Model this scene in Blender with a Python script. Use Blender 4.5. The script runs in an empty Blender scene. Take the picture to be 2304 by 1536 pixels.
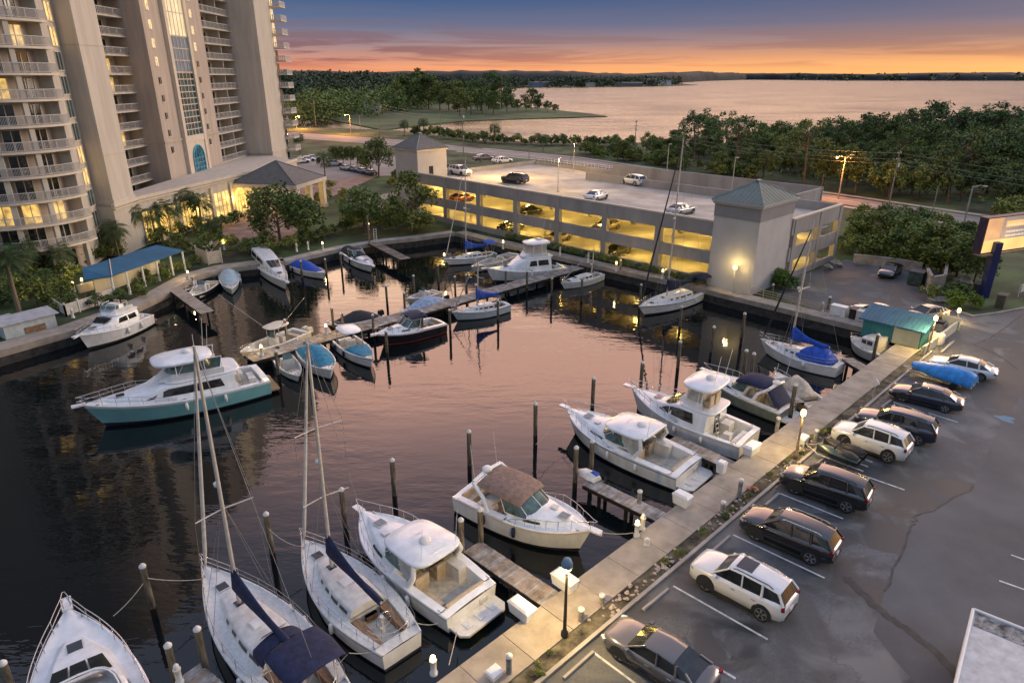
import bpy, bmesh, math, random
import numpy as np
from mathutils import Vector, Matrix
R = math.radians
random.seed(7)
scene = bpy.context.scene
COL = scene.collection
WATER_Z = -1.4

# ------------------------------------------------------------------ camera
CAM_H, PITCH, FPX = 23.0, R(21.7), 1504.0
cd = bpy.data.cameras.new('camera')
cam = bpy.data.objects.new('camera', cd); COL.objects.link(cam)
cam.location = (0, 0, CAM_H)
cam.rotation_euler = (R(90) - PITCH, 0, 0)
cd.sensor_width = 36.0
cd.lens = 36.0 * FPX / 2304.0
cd.clip_start = 0.5
cd.clip_end = 20000
scene.camera = cam

# ------------------------------------------------------------------ exposure
scene.render.engine = 'CYCLES'
scene.view_settings.view_transform = 'Standard'
scene.view_settings.look = 'None'
scene.view_settings.exposure = 0.35
scene.view_settings.gamma = 1.0
scene.view_settings.use_curve_mapping = False
cy = scene.cycles
cy.use_denoising = True
cy.max_bounces = 6
cy.diffuse_bounces = 2
cy.glossy_bounces = 3
cy.transmission_bounces = 4
cy.transparent_max_bounces = 6
cy.caustics_reflective = False
cy.caustics_refractive = False
cy.sample_clamp_indirect = 4.0
cy.use_light_tree = True

# ------------------------------------------------------------------ dusk sky
SUN_EL, SUN_AZ = 5.0, 70.0      # afterglow, to the right of the view (azimuth from +Y towards +X)
world = bpy.data.worlds.new('World'); scene.world = world
world.use_nodes = True
wn, wl = world.node_tree.nodes, world.node_tree.links
wn.clear()
w_out = wn.new('ShaderNodeOutputWorld'); w_bg = wn.new('ShaderNodeBackground')
wl.new(w_bg.outputs[0], w_out.inputs[0])
def wmath(op, a, b=None, c=None):
    n = wn.new('ShaderNodeMath'); n.operation = op
    for i, v in enumerate((a, b, c)):
        if v is None: continue
        if isinstance(v, (int, float)): n.inputs[i].default_value = v
        else: wl.new(v, n.inputs[i])
    return n.outputs[0]
def wramp(fac, stops, interp='EASE'):
    n = wn.new('ShaderNodeValToRGB'); n.color_ramp.interpolation = interp
    cr = n.color_ramp
    while len(cr.elements) < len(stops): cr.elements.new(0.5)
    for e, (p, c) in zip(cr.elements, stops):
        e.position = p; e.color = (c[0], c[1], c[2], 1)
    wl.new(fac, n.inputs[0]); return n.outputs[0]
def wmix(f, a, b, mode='MIX'):
    n = wn.new('ShaderNodeMix'); n.data_type = 'RGBA'; n.blend_type = mode; n.clamp_factor = True
    if isinstance(f, (int, float)): n.inputs[0].default_value = f
    else: wl.new(f, n.inputs[0])
    for i, v in ((6, a), (7, b)):
        if isinstance(v, tuple): n.inputs[i].default_value = (v[0], v[1], v[2], 1)
        else: wl.new(v, n.inputs[i])
    return n.outputs[2]
tc = wn.new('ShaderNodeTexCoord'); sx = wn.new('ShaderNodeSeparateXYZ')
wl.new(tc.outputs['Generated'], sx.inputs[0])
dx, dy, dz = sx.outputs
az = wmath('ARCTAN2', dx, dy)
elev = wmath('ARCSINE', wmath('MINIMUM', wmath('MAXIMUM', dz, -1.0), 1.0))
e_low = wmath('DIVIDE', elev, R(8.0))
low_l = wramp(e_low, [(0.0, (.68, .24, .12)), (.07, (.66, .25, .15)), (.17, (.44, .21, .18)), (.28, (.25, .18, .22)),
                      (.44, (.085, .12, .225)), (.66, (.024, .074, .20)), (1.0, (.012, .05, .17))], 'LINEAR')
low_r = wramp(e_low, [(0.0, (.88, .42, .13)), (.07, (.86, .40, .14)), (.17, (.58, .26, .13)), (.29, (.28, .155, .15)),
                      (.45, (.095, .085, .165)), (.66, (.034, .052, .15)), (1.0, (.02, .036, .12))], 'LINEAR')
azf = wmath('ADD', wmath('MULTIPLY', az, 1.1), 0.42)
low = wmix(azf, low_l, low_r)
# thin stretched clouds lying over the horizon
cv = wn.new('ShaderNodeCombineXYZ')
wl.new(wmath('MULTIPLY', az, 3.2), cv.inputs[0]); wl.new(wmath('MULTIPLY', elev, 62.0), cv.inputs[1])
cn = wn.new('ShaderNodeTexNoise'); cn.inputs['Scale'].default_value = 1.0; cn.inputs['Detail'].default_value = 7; cn.inputs['Roughness'].default_value = .58
cn.inputs['Distortion'].default_value = .5
wl.new(cv.outputs[0], cn.inputs['Vector'])
cmask = wramp(cn.outputs[0], [(.44, (0, 0, 0)), (.56, (1, 1, 1))])
band = wramp(e_low, [(.03, (.15, .15, .15)), (.14, (1, 1, 1)), (.34, (.9, .9, .9)), (.52, (.22, .22, .22)), (.68, (.09, .09, .09)), (.95, (.05, .05, .05))])
cleft = wmath('SUBTRACT', 0.55, wmath('MULTIPLY', az, 1.0))
cfac = wmath('MULTIPLY', wmath('MULTIPLY', cmask, band), wmath('MINIMUM', wmath('MAXIMUM', cleft, .42), .95))
cloudcol = wramp(e_low, [(.05, (.36, .085, .075)), (.20, (.17, .065, .085)), (.45, (.15, .095, .13)), (.8, (.10, .10, .17))])
low = wmix(cfac, low, cloudcol)
# sky above the frame: pink veil ahead, pale blue-grey dome overhead and behind
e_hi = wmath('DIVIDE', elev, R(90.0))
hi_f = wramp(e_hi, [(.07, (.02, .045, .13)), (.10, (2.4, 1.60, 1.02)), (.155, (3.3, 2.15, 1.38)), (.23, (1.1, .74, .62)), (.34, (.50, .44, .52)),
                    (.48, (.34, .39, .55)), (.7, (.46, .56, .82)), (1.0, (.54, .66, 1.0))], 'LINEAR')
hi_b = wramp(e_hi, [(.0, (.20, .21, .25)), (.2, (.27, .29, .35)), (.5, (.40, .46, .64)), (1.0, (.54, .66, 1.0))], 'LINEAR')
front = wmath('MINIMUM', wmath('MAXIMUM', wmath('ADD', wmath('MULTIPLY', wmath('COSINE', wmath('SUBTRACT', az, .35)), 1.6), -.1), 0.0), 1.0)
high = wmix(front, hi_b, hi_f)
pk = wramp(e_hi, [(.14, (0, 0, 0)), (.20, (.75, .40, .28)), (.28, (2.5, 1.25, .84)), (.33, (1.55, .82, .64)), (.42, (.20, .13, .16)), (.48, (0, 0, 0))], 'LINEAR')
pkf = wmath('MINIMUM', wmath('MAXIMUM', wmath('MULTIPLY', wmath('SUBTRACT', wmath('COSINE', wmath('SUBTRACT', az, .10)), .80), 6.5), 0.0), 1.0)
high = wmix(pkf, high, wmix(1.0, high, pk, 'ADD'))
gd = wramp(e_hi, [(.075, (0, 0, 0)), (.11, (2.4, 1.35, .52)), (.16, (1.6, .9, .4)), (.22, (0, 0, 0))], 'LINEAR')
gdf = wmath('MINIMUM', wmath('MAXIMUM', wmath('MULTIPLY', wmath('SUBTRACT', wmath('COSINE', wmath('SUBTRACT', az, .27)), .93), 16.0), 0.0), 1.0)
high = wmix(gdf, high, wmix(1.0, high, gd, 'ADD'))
blend = wmath('MINIMUM', wmath('MAXIMUM', wmath('SUBTRACT', e_low, .9), 0.0), 1.0)
vis_front = wmath('MINIMUM', wmath('MAXIMUM', wmath('MULTIPLY', wmath('ADD', wmath('COSINE', az), .15), 4.0), 0.0), 1.0)
lowb = wmix(vis_front, hi_b, low)
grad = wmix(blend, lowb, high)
nish = wn.new('ShaderNodeTexSky'); nish.sky_type = 'NISHITA'; nish.sun_disc = False
nish.sun_elevation = R(SUN_EL); nish.sun_rotation = R(SUN_AZ)
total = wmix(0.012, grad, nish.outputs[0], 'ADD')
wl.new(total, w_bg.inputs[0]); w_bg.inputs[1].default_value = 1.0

sd = bpy.data.lights.new('sun', 'SUN'); sun = bpy.data.objects.new('sun', sd); COL.objects.link(sun)
sd.energy = 1.25; sd.angle = R(26); sd.color = (1.0, .84, .70)
a_, e_ = R(SUN_AZ), R(16)
sdir = Vector((math.sin(a_) * math.cos(e_), math.cos(a_) * math.cos(e_), math.sin(e_)))
sun.rotation_euler = (-sdir).to_track_quat('-Z', 'Y').to_euler()
sun.location = (60, 20, 60)

# ------------------------------------------------------------------ helpers
_s, _c = math.sin(PITCH), math.cos(PITCH)
def G(x, y, z=0.0):
    """ground point at height z that stands at this place of the photograph"""
    v = (y - 768) / FPX; u = (x - 1152) / FPX
    t = (CAM_H - z) / (_s + v * _c)
    return Vector((t * u, t * (_c - v * _s), z))
EP = Vector((.7206, .6934)); NW = Vector((-.6934, .7206)); QA = math.atan2(.6934, .7206)
def ST(s, t, z=0.0):
    """quay frame: s runs along the right-hand quay, t from the parking lot towards the basin"""
    p = EP * s + NW * t
    return Vector((p.x, p.y, z))
def toST(p): return (p[0] * EP.x + p[1] * EP.y, p[0] * NW.x + p[1] * NW.y)

class MB:
    def __init__(s): s.v, s.f, s.m, s.sm = [], [], [], []
    def add(s, vs, fs, m=0, smooth=False):
        o = len(s.v); s.v += [tuple(p) for p in vs]
        for f in fs: s.f.append(tuple(i + o for i in f)); s.m.append(m); s.sm.append(smooth)
    def box(s, x0, x1, y0, y1, z0, z1, m=0):
        v = [(x, y, z) for z in (z0, z1) for (x, y) in ((x0, y0), (x1, y0), (x1, y1), (x0, y1))]
        s.add(v, [(3, 2, 1, 0), (4, 5, 6, 7), (0, 1, 5, 4), (1, 2, 6, 5), (2, 3, 7, 6), (3, 0, 4, 7)], m)
    def obox(s, c, sz, rz=0, m=0, M=None):
        hx, hy, hz = sz[0] / 2, sz[1] / 2, sz[2] / 2
        ca, sa = math.cos(rz), math.sin(rz)
        v = []
        for z in (-hz, hz):
            for (x, y) in ((-hx, -hy), (hx, -hy), (hx, hy), (-hx, hy)):
                v.append((c[0] + x * ca - y * sa, c[1] + x * sa + y * ca, c[2] + z))
        s.add(v, [(3, 2, 1, 0), (4, 5, 6, 7), (0, 1, 5, 4), (1, 2, 6, 5), (2, 3, 7, 6), (3, 0, 4, 7)], m)
    def prism(s, poly, z0, z1, m=0, mt=None):
        n = len(poly)
        a = sum(poly[i][0] * poly[(i + 1) % n][1] - poly[(i + 1) % n][0] * poly[i][1] for i in range(n))
        if a < 0: poly = list(reversed(poly))
        v = [(p[0], p[1], z0) for p in poly] + [(p[0], p[1], z1) for p in poly]
        s.add(v, [tuple(reversed(range(n)))] + [(i, (i + 1) % n, n + (i + 1) % n, n + i) for i in range(n)], m)
        s.add([(p[0], p[1], z1) for p in poly], [tuple(range(n))], m if mt is None else mt)
    def tube(s, pts, r, n=8, m=0, caps=True, smooth=True):
        pts = [Vector(p) for p in pts]; k = len(pts)
        rs = r if isinstance(r, (list, tuple)) else [r] * k
        rings = []; up = None
        for i, p in enumerate(pts):
            d = (pts[min(i + 1, k - 1)] - pts[max(i - 1, 0)])
            if d.length < 1e-9: d = Vector((0, 0, 1))
            d.normalize()
            if up is None:
                up = Vector((0, 0, 1)) if abs(d.z) < .9 else Vector((1, 0, 0))
            a = d.cross(up)
            if a.length < 1e-6: a = d.cross(Vector((1, 0, 0)) if abs(d.x) < .9 else Vector((0, 1, 0)))
            a.normalize(); b = a.cross(d); up = b.copy()
            rings.append([p + (a * math.cos(2 * math.pi * j / n) + b * math.sin(2 * math.pi * j / n)) * rs[i] for j in range(n)])
        v = [q for rg in rings for q in rg]; f = []
        for i in range(k - 1):
            for j in range(n):
                j2 = (j + 1) % n
                f.append((i * n + j, (i + 1) * n + j, (i + 1) * n + j2, i * n + j2))
        s.add(v, f, m, smooth)
        if caps:
            s.add(rings[0], [tuple(range(n))], m); s.add(rings[-1], [tuple(reversed(range(n)))], m)
    def loft(s, rings, m=0, closed=False, cap0=False, cap1=False, smooth=True, rowm=None):
        n = len(rings[0]); v = [q for r_ in rings for q in r_]; k = len(rings)
        o = len(s.v); s.v += [tuple(p) for p in v]
        for i in range(k - 1):
            for j in range(n if closed else n - 1):
                j2 = (j + 1) % n
                s.f.append((o + i * n + j, o + (i + 1) * n + j, o + (i + 1) * n + j2, o + i * n + j2))
                s.m.append(rowm[j] if rowm else m); s.sm.append(smooth)
        if cap0: s.add(rings[0], [tuple(range(n))], m)
        if cap1: s.add(rings[-1], [tuple(reversed(range(n)))], m)
    def lathe(s, prof, c=(0, 0, 0), n=16, m=0, axis='z', smooth=True):
        rings = []
        for (r_, h) in prof:
            ring = []
            for j in range(n):
                a = 2 * math.pi * j / n
                if axis == 'z': ring.append((c[0] + r_ * math.cos(a), c[1] + r_ * math.sin(a), c[2] + h))
                else: ring.append((c[0] + r_ * math.cos(a), c[1] + h, c[2] + r_ * math.sin(a)))
            rings.append(ring)
        s.loft(rings, m, closed=True, cap0=True, cap1=True, smooth=smooth)
    def quad(s, a, b, c, d, m=0): s.add([a, b, c, d], [(0, 1, 2, 3)], m)
    def slab(s, poly3, th, m=0):
        """thick sheet from a 3D polygon, thickness downwards"""
        n = len(poly3)
        v = [tuple(p) for p in poly3] + [(p[0], p[1], p[2] - th) for p in poly3]
        s.add(v, [tuple(range(n)), tuple(reversed(range(n, 2 * n)))] + [(i, n + i, n + (i + 1) % n, (i + 1) % n) for i in range(n)], m)
    def build(s, name, mats, parent=None, recalc=True):
        me = bpy.data.meshes.new(name)
        me.from_pydata(s.v, [], s.f)
        if not isinstance(mats, (list, tuple)): mats = [mats]
        for mm in mats: me.materials.append(mm)
        me.polygons.foreach_set('material_index', s.m)
        me.polygons.foreach_set('use_smooth', s.sm)
        if recalc:
            bm = bmesh.new(); bm.from_mesh(me)
            bmesh.ops.recalc_face_normals(bm, faces=bm.faces)
            bm.to_mesh(me); bm.free()
        me.update()
        o = bpy.data.objects.new(name, me); COL.objects.link(o)
        if parent: o.parent = parent
        return o

def tag(o, label=None, cat=None, group=None, kind=None):
    if label: o['label'] = label
    if cat: o['category'] = cat
    if group: o['group'] = group
    if kind: o['kind'] = kind
    return o
def thing(name, label, cat, loc=(0, 0, 0), rz=0, group=None):
    o = bpy.data.objects.new(name, None); COL.objects.link(o)
    o.location = loc; o.rotation_euler = (0, 0, rz)
    o.empty_display_size = .3
    return tag(o, label, cat, group)
def struct(name, mb, m, **k):
    o = mb.build(name, m, **k); o['kind'] = 'structure'; return o
def dup(root, loc=None, rz=None, label=None, group=None, scale=None):
    r = root.copy(); COL.objects.link(r)
    if loc is not None: r.location = loc
    if rz is not None: r.rotation_euler = (0, 0, rz)
    if label: r['label'] = label
    if group: r['group'] = group
    if scale is not None: r.scale = (scale, scale, scale) if isinstance(scale, (int, float)) else scale
    for ch in list(root.children):
        c = ch.copy(); COL.objects.link(c); c.parent = r
        for g in list(ch.children):
            d = g.copy(); COL.objects.link(d); d.parent = c
    return r
def light(name, loc, power, col=(1, .72, .30), rad=.15, parent=None, kind='POINT', spot=None):
    d = bpy.data.lights.new(name, kind); d.energy = power; d.color = col
    if kind == 'POINT': d.shadow_soft_size = rad
    if kind == 'SPOT':
        d.shadow_soft_size = rad; d.spot_size = R(spot or 140); d.spot_blend = .6
    o = bpy.data.objects.new(name, d); COL.objects.link(o); o.location = loc
    if parent: o.parent = parent
    return o

# ------------------------------------------------------------------ materials
MATS = {}
def mat(name, col, rough=.6, metal=0.0, noise=.12, scale=2.0, bump=0.0, bscale=None, spec=.5, detail=5, coat=0.0, stretch=None, col2=None, nlo=.35, nhi=.65):
    if name in MATS: return MATS[name]
    m = bpy.data.materials.new(name); m.use_nodes = True
    nt = m.node_tree; b = nt.nodes['Principled BSDF']
    b.inputs['Roughness'].default_value = rough; b.inputs['Metallic'].default_value = metal
    b.inputs['Specular IOR Level'].default_value = spec
    if coat: b.inputs['Coat Weight'].default_value = coat
    t = nt.nodes.new('ShaderNodeTexCoord'); vec = t.outputs['Object']
    if stretch:
        mp = nt.nodes.new('ShaderNodeMapping'); mp.inputs['Scale'].default_value = stretch
        nt.links.new(vec, mp.inputs[0]); vec = mp.outputs[0]
    n = nt.nodes.new('ShaderNodeTexNoise'); n.inputs['Scale'].default_value = scale; n.inputs['Detail'].default_value = detail
    n.inputs['Roughness'].default_value = .62
    nt.links.new(vec, n.inputs['Vector'])
    rmp = nt.nodes.new('ShaderNodeValToRGB')
    c2 = col2 or tuple(max(0, c * (1 - 2 * noise)) for c in col)
    c1 = col if col2 else tuple(min(1, c * (1 + noise)) for c in col)
    rmp.color_ramp.elements[0].position = nlo; rmp.color_ramp.elements[1].position = nhi
    rmp.color_ramp.elements[0].color = (*c2, 1); rmp.color_ramp.elements[1].color = (*c1, 1)
    nt.links.new(n.outputs[0], rmp.inputs[0]); nt.links.new(rmp.outputs[0], b.inputs['Base Color'])
    if bump:
        n2 = nt.nodes.new('ShaderNodeTexNoise'); n2.inputs['Scale'].default_value = bscale or scale * 6; n2.inputs['Detail'].default_value = 4
        nt.links.new(vec, n2.inputs['Vector'])
        bp = nt.nodes.new('ShaderNodeBump'); bp.inputs['Strength'].default_value = bump; bp.inputs['Distance'].default_value = .03
        nt.links.new(n2.outputs[0], bp.inputs['Height']); nt.links.new(bp.outputs[0], b.inputs['Normal'])
    MATS[name] = m; return m
def emis(name, col, strength, noise=.35, scale=1.5, base=(.5, .45, .35)):
    if name in MATS: return MATS[name]
    m = bpy.data.materials.new(name); m.use_nodes = True
    nt = m.node_tree; b = nt.nodes['Principled BSDF']
    b.inputs['Base Color'].default_value = (*base, 1); b.inputs['Roughness'].default_value = .3
    t = nt.nodes.new('ShaderNodeTexCoord')
    n = nt.nodes.new('ShaderNodeTexNoise'); n.inputs['Scale'].default_value = scale; n.inputs['Detail'].default_value = 4
    nt.links.new(t.outputs['Object'], n.inputs['Vector'])
    rmp = nt.nodes.new('ShaderNodeValToRGB')
    rmp.color_ramp.elements[0].position = .38; rmp.color_ramp.elements[1].position = .62
    rmp.color_ramp.elements[0].color = (*[c * (1 - noise * 1.6) if noise < .6 else c * .1 for c in col], 1)
    rmp.color_ramp.elements[1].color = (*col, 1)
    nt.links.new(n.outputs[0], rmp.inputs[0]); nt.links.new(rmp.outputs[0], b.inputs['Emission Color'])
    b.inputs['Emission Strength'].default_value = strength
    MATS[name] = m; return m
def leafmat(name, ca, cb, rough=.75):
    if name in MATS: return MATS[name]
    m = bpy.data.materials.new(name); m.use_nodes = True
    nt = m.node_tree; b = nt.nodes['Principled BSDF']
    b.inputs['Roughness'].default_value = rough; b.inputs['Specular IOR Level'].default_value = .25
    g = nt.nodes.new('ShaderNodeNewGeometry'); t = nt.nodes.new('ShaderNodeTexCoord')
    n = nt.nodes.new('ShaderNodeTexNoise'); n.inputs['Scale'].default_value = .55; n.inputs['Detail'].default_value = 3
    nt.links.new(t.outputs['Object'], n.inputs['Vector'])
    oi = nt.nodes.new('ShaderNodeObjectInfo')
    ad = nt.nodes.new('ShaderNodeMath'); ad.operation = 'MULTIPLY_ADD'; ad.inputs[1].default_value = .45
    nt.links.new(g.outputs['Random Per Island'], ad.inputs[0]); 
    sb = nt.nodes.new('ShaderNodeMath'); sb.operation = 'MULTIPLY_ADD'; sb.inputs[1].default_value = .35; sb.inputs[2].default_value = -.12
    nt.links.new(oi.outputs['Random'], sb.inputs[0])
    a2 = nt.nodes.new('ShaderNodeMath'); a2.operation = 'ADD'
    nt.links.new(n.outputs[0], a2.inputs[0]); nt.links.new(sb.outputs[0], a2.inputs[1])
    a3 = nt.nodes.new('ShaderNodeMath'); a3.operation = 'SUBTRACT'; a3.inputs[1].default_value = .22
    nt.links.new(a2.outputs[0], a3.inputs[0]); nt.links.new(a3.outputs[0], ad.inputs[2])
    rmp = nt.nodes.new('ShaderNodeValToRGB')
    rmp.color_ramp.elements[0].position = .2; rmp.color_ramp.elements[1].position = .8
    rmp.color_ramp.elements[0].color = (*ca, 1); rmp.color_ramp.elements[1].color = (*cb, 1)
    nt.links.new(ad.outputs[0], rmp.inputs[0]); nt.links.new(rmp.outputs[0], b.inputs['Base Color'])
    MATS[name] = m; return m

M_wall = mat('stucco_beige', (.53, .475, .40), .85, noise=.07, scale=1.1, bump=.15, bscale=12, stretch=(1, 1, .10))
M_pink = mat('stucco_rose', (.46, .38, .31), .85, noise=.07, scale=1.1, stretch=(1, 1, .10), bump=.15, bscale=12)
M_trim = mat('painted_trim', (.62, .53, .42), .7, noise=.05, scale=1)
M_white = mat('white_paint', (.72, .70, .67), .5, noise=.05, scale=2)
M_rail = mat('rail_white', (.54, .52, .49), .5, noise=.04, scale=2)
M_conc = mat('concrete', (.34, .305, .275), .9, noise=.14, scale=.6, bump=.2, bscale=9)
M_conc2 = mat('garage_concrete', (.32, .295, .275), .9, noise=.12, scale=.35, bump=.2, bscale=8, stretch=(1, 1, .35))
M_deckroof = mat('roof_deck_concrete', (.47, .41, .34), .9, noise=.18, scale=.22, detail=8)
M_seawall = mat('wet_seawall', (.05, .045, .04), .8, noise=.3, scale=1.5)
M_prom = mat('promenade_concrete', (.32, .27, .215), .88, noise=.14, scale=.9, bump=.25, bscale=10, detail=8)
M_asph = mat('asphalt', (.185, .175, .165), .88, noise=.2, scale=.18, bump=.3, bscale=40, detail=10)
M_glass = mat('dark_glass', (.015, .02, .022), .08, noise=.3, scale=2, spec=.8)
M_teal = mat('teal_glass', (.03, .085, .10), .10, noise=.35, scale=.9, spec=.8)
M_tint = mat('tinted_glass', (.06, .11, .10), .06, noise=.3, scale=2, spec=.9)
M_gel = mat('gelcoat_white', (.75, .75, .74), .28, noise=.07, scale=1.6, stretch=(1, 1, .4), spec=.5, coat=.3)
M_gelw = mat('gelcoat_worn', (.66, .63, .58), .42, noise=.10, scale=2.2, spec=.5)
M_cream = mat('gelcoat_cream', (.68, .60, .46), .35, noise=.08, scale=1.6)
M_nonskid = mat('nonskid_deck', (.60, .60, .58), .7, noise=.08, scale=5)
M_sole = mat('cockpit_sole', (.52, .48, .40), .7, noise=.14, scale=3)
M_navy = mat('navy_canvas', (.012, .017, .055), .85, noise=.25, scale=4, bump=.4, bscale=7)
M_blue = mat('royal_blue_canvas', (.015, .075, .42), .8, noise=.2, scale=3, bump=.4, bscale=6)
M_tealc = mat('teal_canvas', (.02, .19, .30), .8, noise=.2, scale=3, bump=.4, bscale=6)
M_tanc = mat('brown_canvas', (.23, .15, .115), .85, noise=.15, scale=4, bump=.3, bscale=6)
M_blackc = mat('black_canvas', (.018, .02, .028), .85, noise=.3, scale=4, bump=.4, bscale=6)
M_beigec = mat('beige_canvas', (.50, .42, .32), .85, noise=.15, scale=3, bump=.3, bscale=6)
M_steel = mat('stainless', (.62, .60, .58), .25, 1.0, noise=.05, scale=4)
M_alu = mat('anodised_spar', (.58, .53, .46), .45, .3, noise=.08, scale=2)
M_rig = mat('rigging_wire', (.30, .29, .28), .4, .6, noise=.05)
M_black = mat('black_rubber', (.015, .015, .016), .6, noise=.2, scale=5)
M_seat = mat('tan_vinyl', (.48, .38, .26), .6, noise=.1, scale=3)
M_greyseat = mat('grey_vinyl', (.20, .22, .24), .6, noise=.1, scale=3)
M_teak = mat('weathered_teak', (.26, .15, .08), .7, noise=.2, scale=4, stretch=(1, 5, 1))
M_bottom = mat('bottom_paint', (.015, .018, .025), .7, noise=.25, scale=2)
M_rope = mat('rope', (.42, .38, .32), .9, noise=.2, scale=20)
M_pile = mat('piling_wood', (.15, .125, .085), .9, noise=.4, scale=2.5, stretch=(4, 4, .5), bump=.6, bscale=9)
M_pilew = mat('wet_piling', (.014, .012, .010), .55, noise=.35, scale=3)
M_pcap = mat('piling_cap', (.60, .58, .55), .6, noise=.1, scale=6)
M_plank = mat('dock_planks', (.27, .215, .17), .88, noise=.28, scale=1.6, stretch=(1, 1, 1), bump=.3, bscale=14)
M_plankg = mat('dock_planks_grey', (.30, .285, .265), .88, noise=.28, scale=1.6, bump=.3, bscale=14)
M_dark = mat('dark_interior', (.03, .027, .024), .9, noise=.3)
M_lit = emis('lit_room', (1.0, .60, .13), .85, .45, 1.1)
M_lit2 = emis('lit_curtain', (1.0, .68, .28), .8, .4, 2.2)
M_bulb = emis('lamp_glow', (1.0, .66, .20), 7.0, .05, 1.0)
M_bulbo = emis('sodium_glow', (1.0, .38, .05), 16.0, .05, 1.0)
# ================================================================== SETTING
# ------------------------------------------------------------------ water
def water_mat(name, rough, dist, ior, cs, lo):
    m = bpy.data.materials.new(name); m.use_nodes = True
    nt = m.node_tree; nd = nt.nodes; b = nd['Principled BSDF']
    b.inputs['Base Color'].default_value = (.004, .006, .007, 1); b.inputs['Roughness'].default_value = rough
    b.inputs['IOR'].default_value = ior
    t = nd.new('ShaderNodeTexCoord')
    def noise(sc, rot, st, det):
        mp = nd.new('ShaderNodeMapping'); mp.inputs['Rotation'].default_value = (0, 0, rot); mp.inputs['Scale'].default_value = st
        nt.links.new(t.outputs['Object'], mp.inputs[0])
        n = nd.new('ShaderNodeTexNoise'); n.inputs['Scale'].default_value = sc; n.inputs['Detail'].default_value = det; n.inputs['Roughness'].default_value = .55
        nt.links.new(mp.outputs[0], n.inputs['Vector']); return n.outputs[0]
    n1 = noise(.9, R(12), (.45, 1.3, 1), 3); n2 = noise(2.6, R(-20), (.5, 1.2, 1), 2); n3 = noise(.16, R(5), (.6, 1.2, 1), 2)
    def mth(op, a, bb):
        n = nd.new('ShaderNodeMath'); n.operation = op
        for i, v in enumerate((a, bb)):
            if isinstance(v, (int, float)): n.inputs[i].default_value = v
            else: nt.links.new(v, n.inputs[i])
        return n.outputs[0]
    h = mth('ADD', mth('ADD', mth('MULTIPLY', n1, .16), mth('MULTIPLY', n2, .035)), mth('MULTIPLY', n3, .25))
    # calmer and livelier patches
    calm = nd.new('ShaderNodeMapRange'); calm.inputs[1].default_value = .35; calm.inputs[2].default_value = .65; calm.inputs[3].default_value = lo; calm.inputs[4].default_value = 1.0
    nt.links.new(noise(cs, 0, (1, 2.2, 1), 4), calm.inputs[0])
    bp = nd.new('ShaderNodeBump'); bp.inputs['Distance'].default_value = dist
    nt.links.new(calm.outputs[0], bp.inputs['Strength'])
    nt.links.new(h, bp.inputs['Height']); nt.links.new(bp.outputs[0], b.inputs['Normal'])
    return m
M_water = water_mat('harbour_water', .02, .19, 1.52, .06, .22)
M_bay = water_mat('bay_water', .18, 1.2, 1.6, .012, .25)
mb = MB(); mb.add([(-400, -200, WATER_Z), (300, -200, WATER_Z), (300, 140, WATER_Z), (-400, 140, WATER_Z)], [(0, 1, 2, 3)])
struct('harbour_water', mb, M_water)
mb = MB(); mb.add([(-9000, 200, WATER_Z), (9000, 200, WATER_Z), (9000, 15000, WATER_Z), (-9000, 15000, WATER_Z)], [(0, 1, 2, 3)])
struct('bay_water', mb, M_bay)

# ------------------------------------------------------------------ land round the basin
M_soil = mat('lawn_ground', (.045, .075, .022), .95, noise=.5, scale=.12, detail=9, bump=.5, bscale=6)
QUAY_T = 16.5
basin = [ST(-14, QUAY_T), ST(67.3, QUAY_T), ST(67.3, 40), ST(66.0, 62), ST(65.6, 81)]
c_back = [G(935, 536), G(867, 543), G(769, 559), G(700, 575), G(640, 590), G(560, 598), G(500, 606), G(440, 622), G(395, 648), G(375, 660), G(290, 700), G(160, 745), G(0, 790)]
SHORE = [(-54.7, 316), (-30, 288), (-12, 266), (10, 257), (57, 255), (110, 252), (200, 246), (420, 235)]
poly = [(p.x, p.y) for p in basin + c_back] + [(-58, 38), (-75, 10), (-330, 10), (-330, 330), (-120, 345)] + SHORE + [(420, -60), (-20, -60)]
mb = MB(); mb.prism(poly, -3.5, 0.0, 0, 1)
def build_tri(mb, name, mats, kind='structure'):
    o = mb.build(name, mats)
    bm = bmesh.new(); bm.from_mesh(o.data); bmesh.ops.triangulate(bm, faces=[f for f in bm.faces if len(f.verts) > 4]); bm.to_mesh(o.data); bm.free()
    o['kind'] = kind; return o
build_tri(mb, 'ground', [M_seawall, M_soil])

def sheet(name, pts, z, m, kind='structure'):
    mb = MB(); n = len(pts)
    a = sum(pts[i][0] * pts[(i + 1) % n][1] - pts[(i + 1) % n][0] * pts[i][1] for i in range(n))
    if a < 0: pts = list(reversed(pts))
    mb.add([(p[0], p[1], z) for p in pts], [tuple(range(n))])
    return build_tri(mb, name, m, kind)

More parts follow.
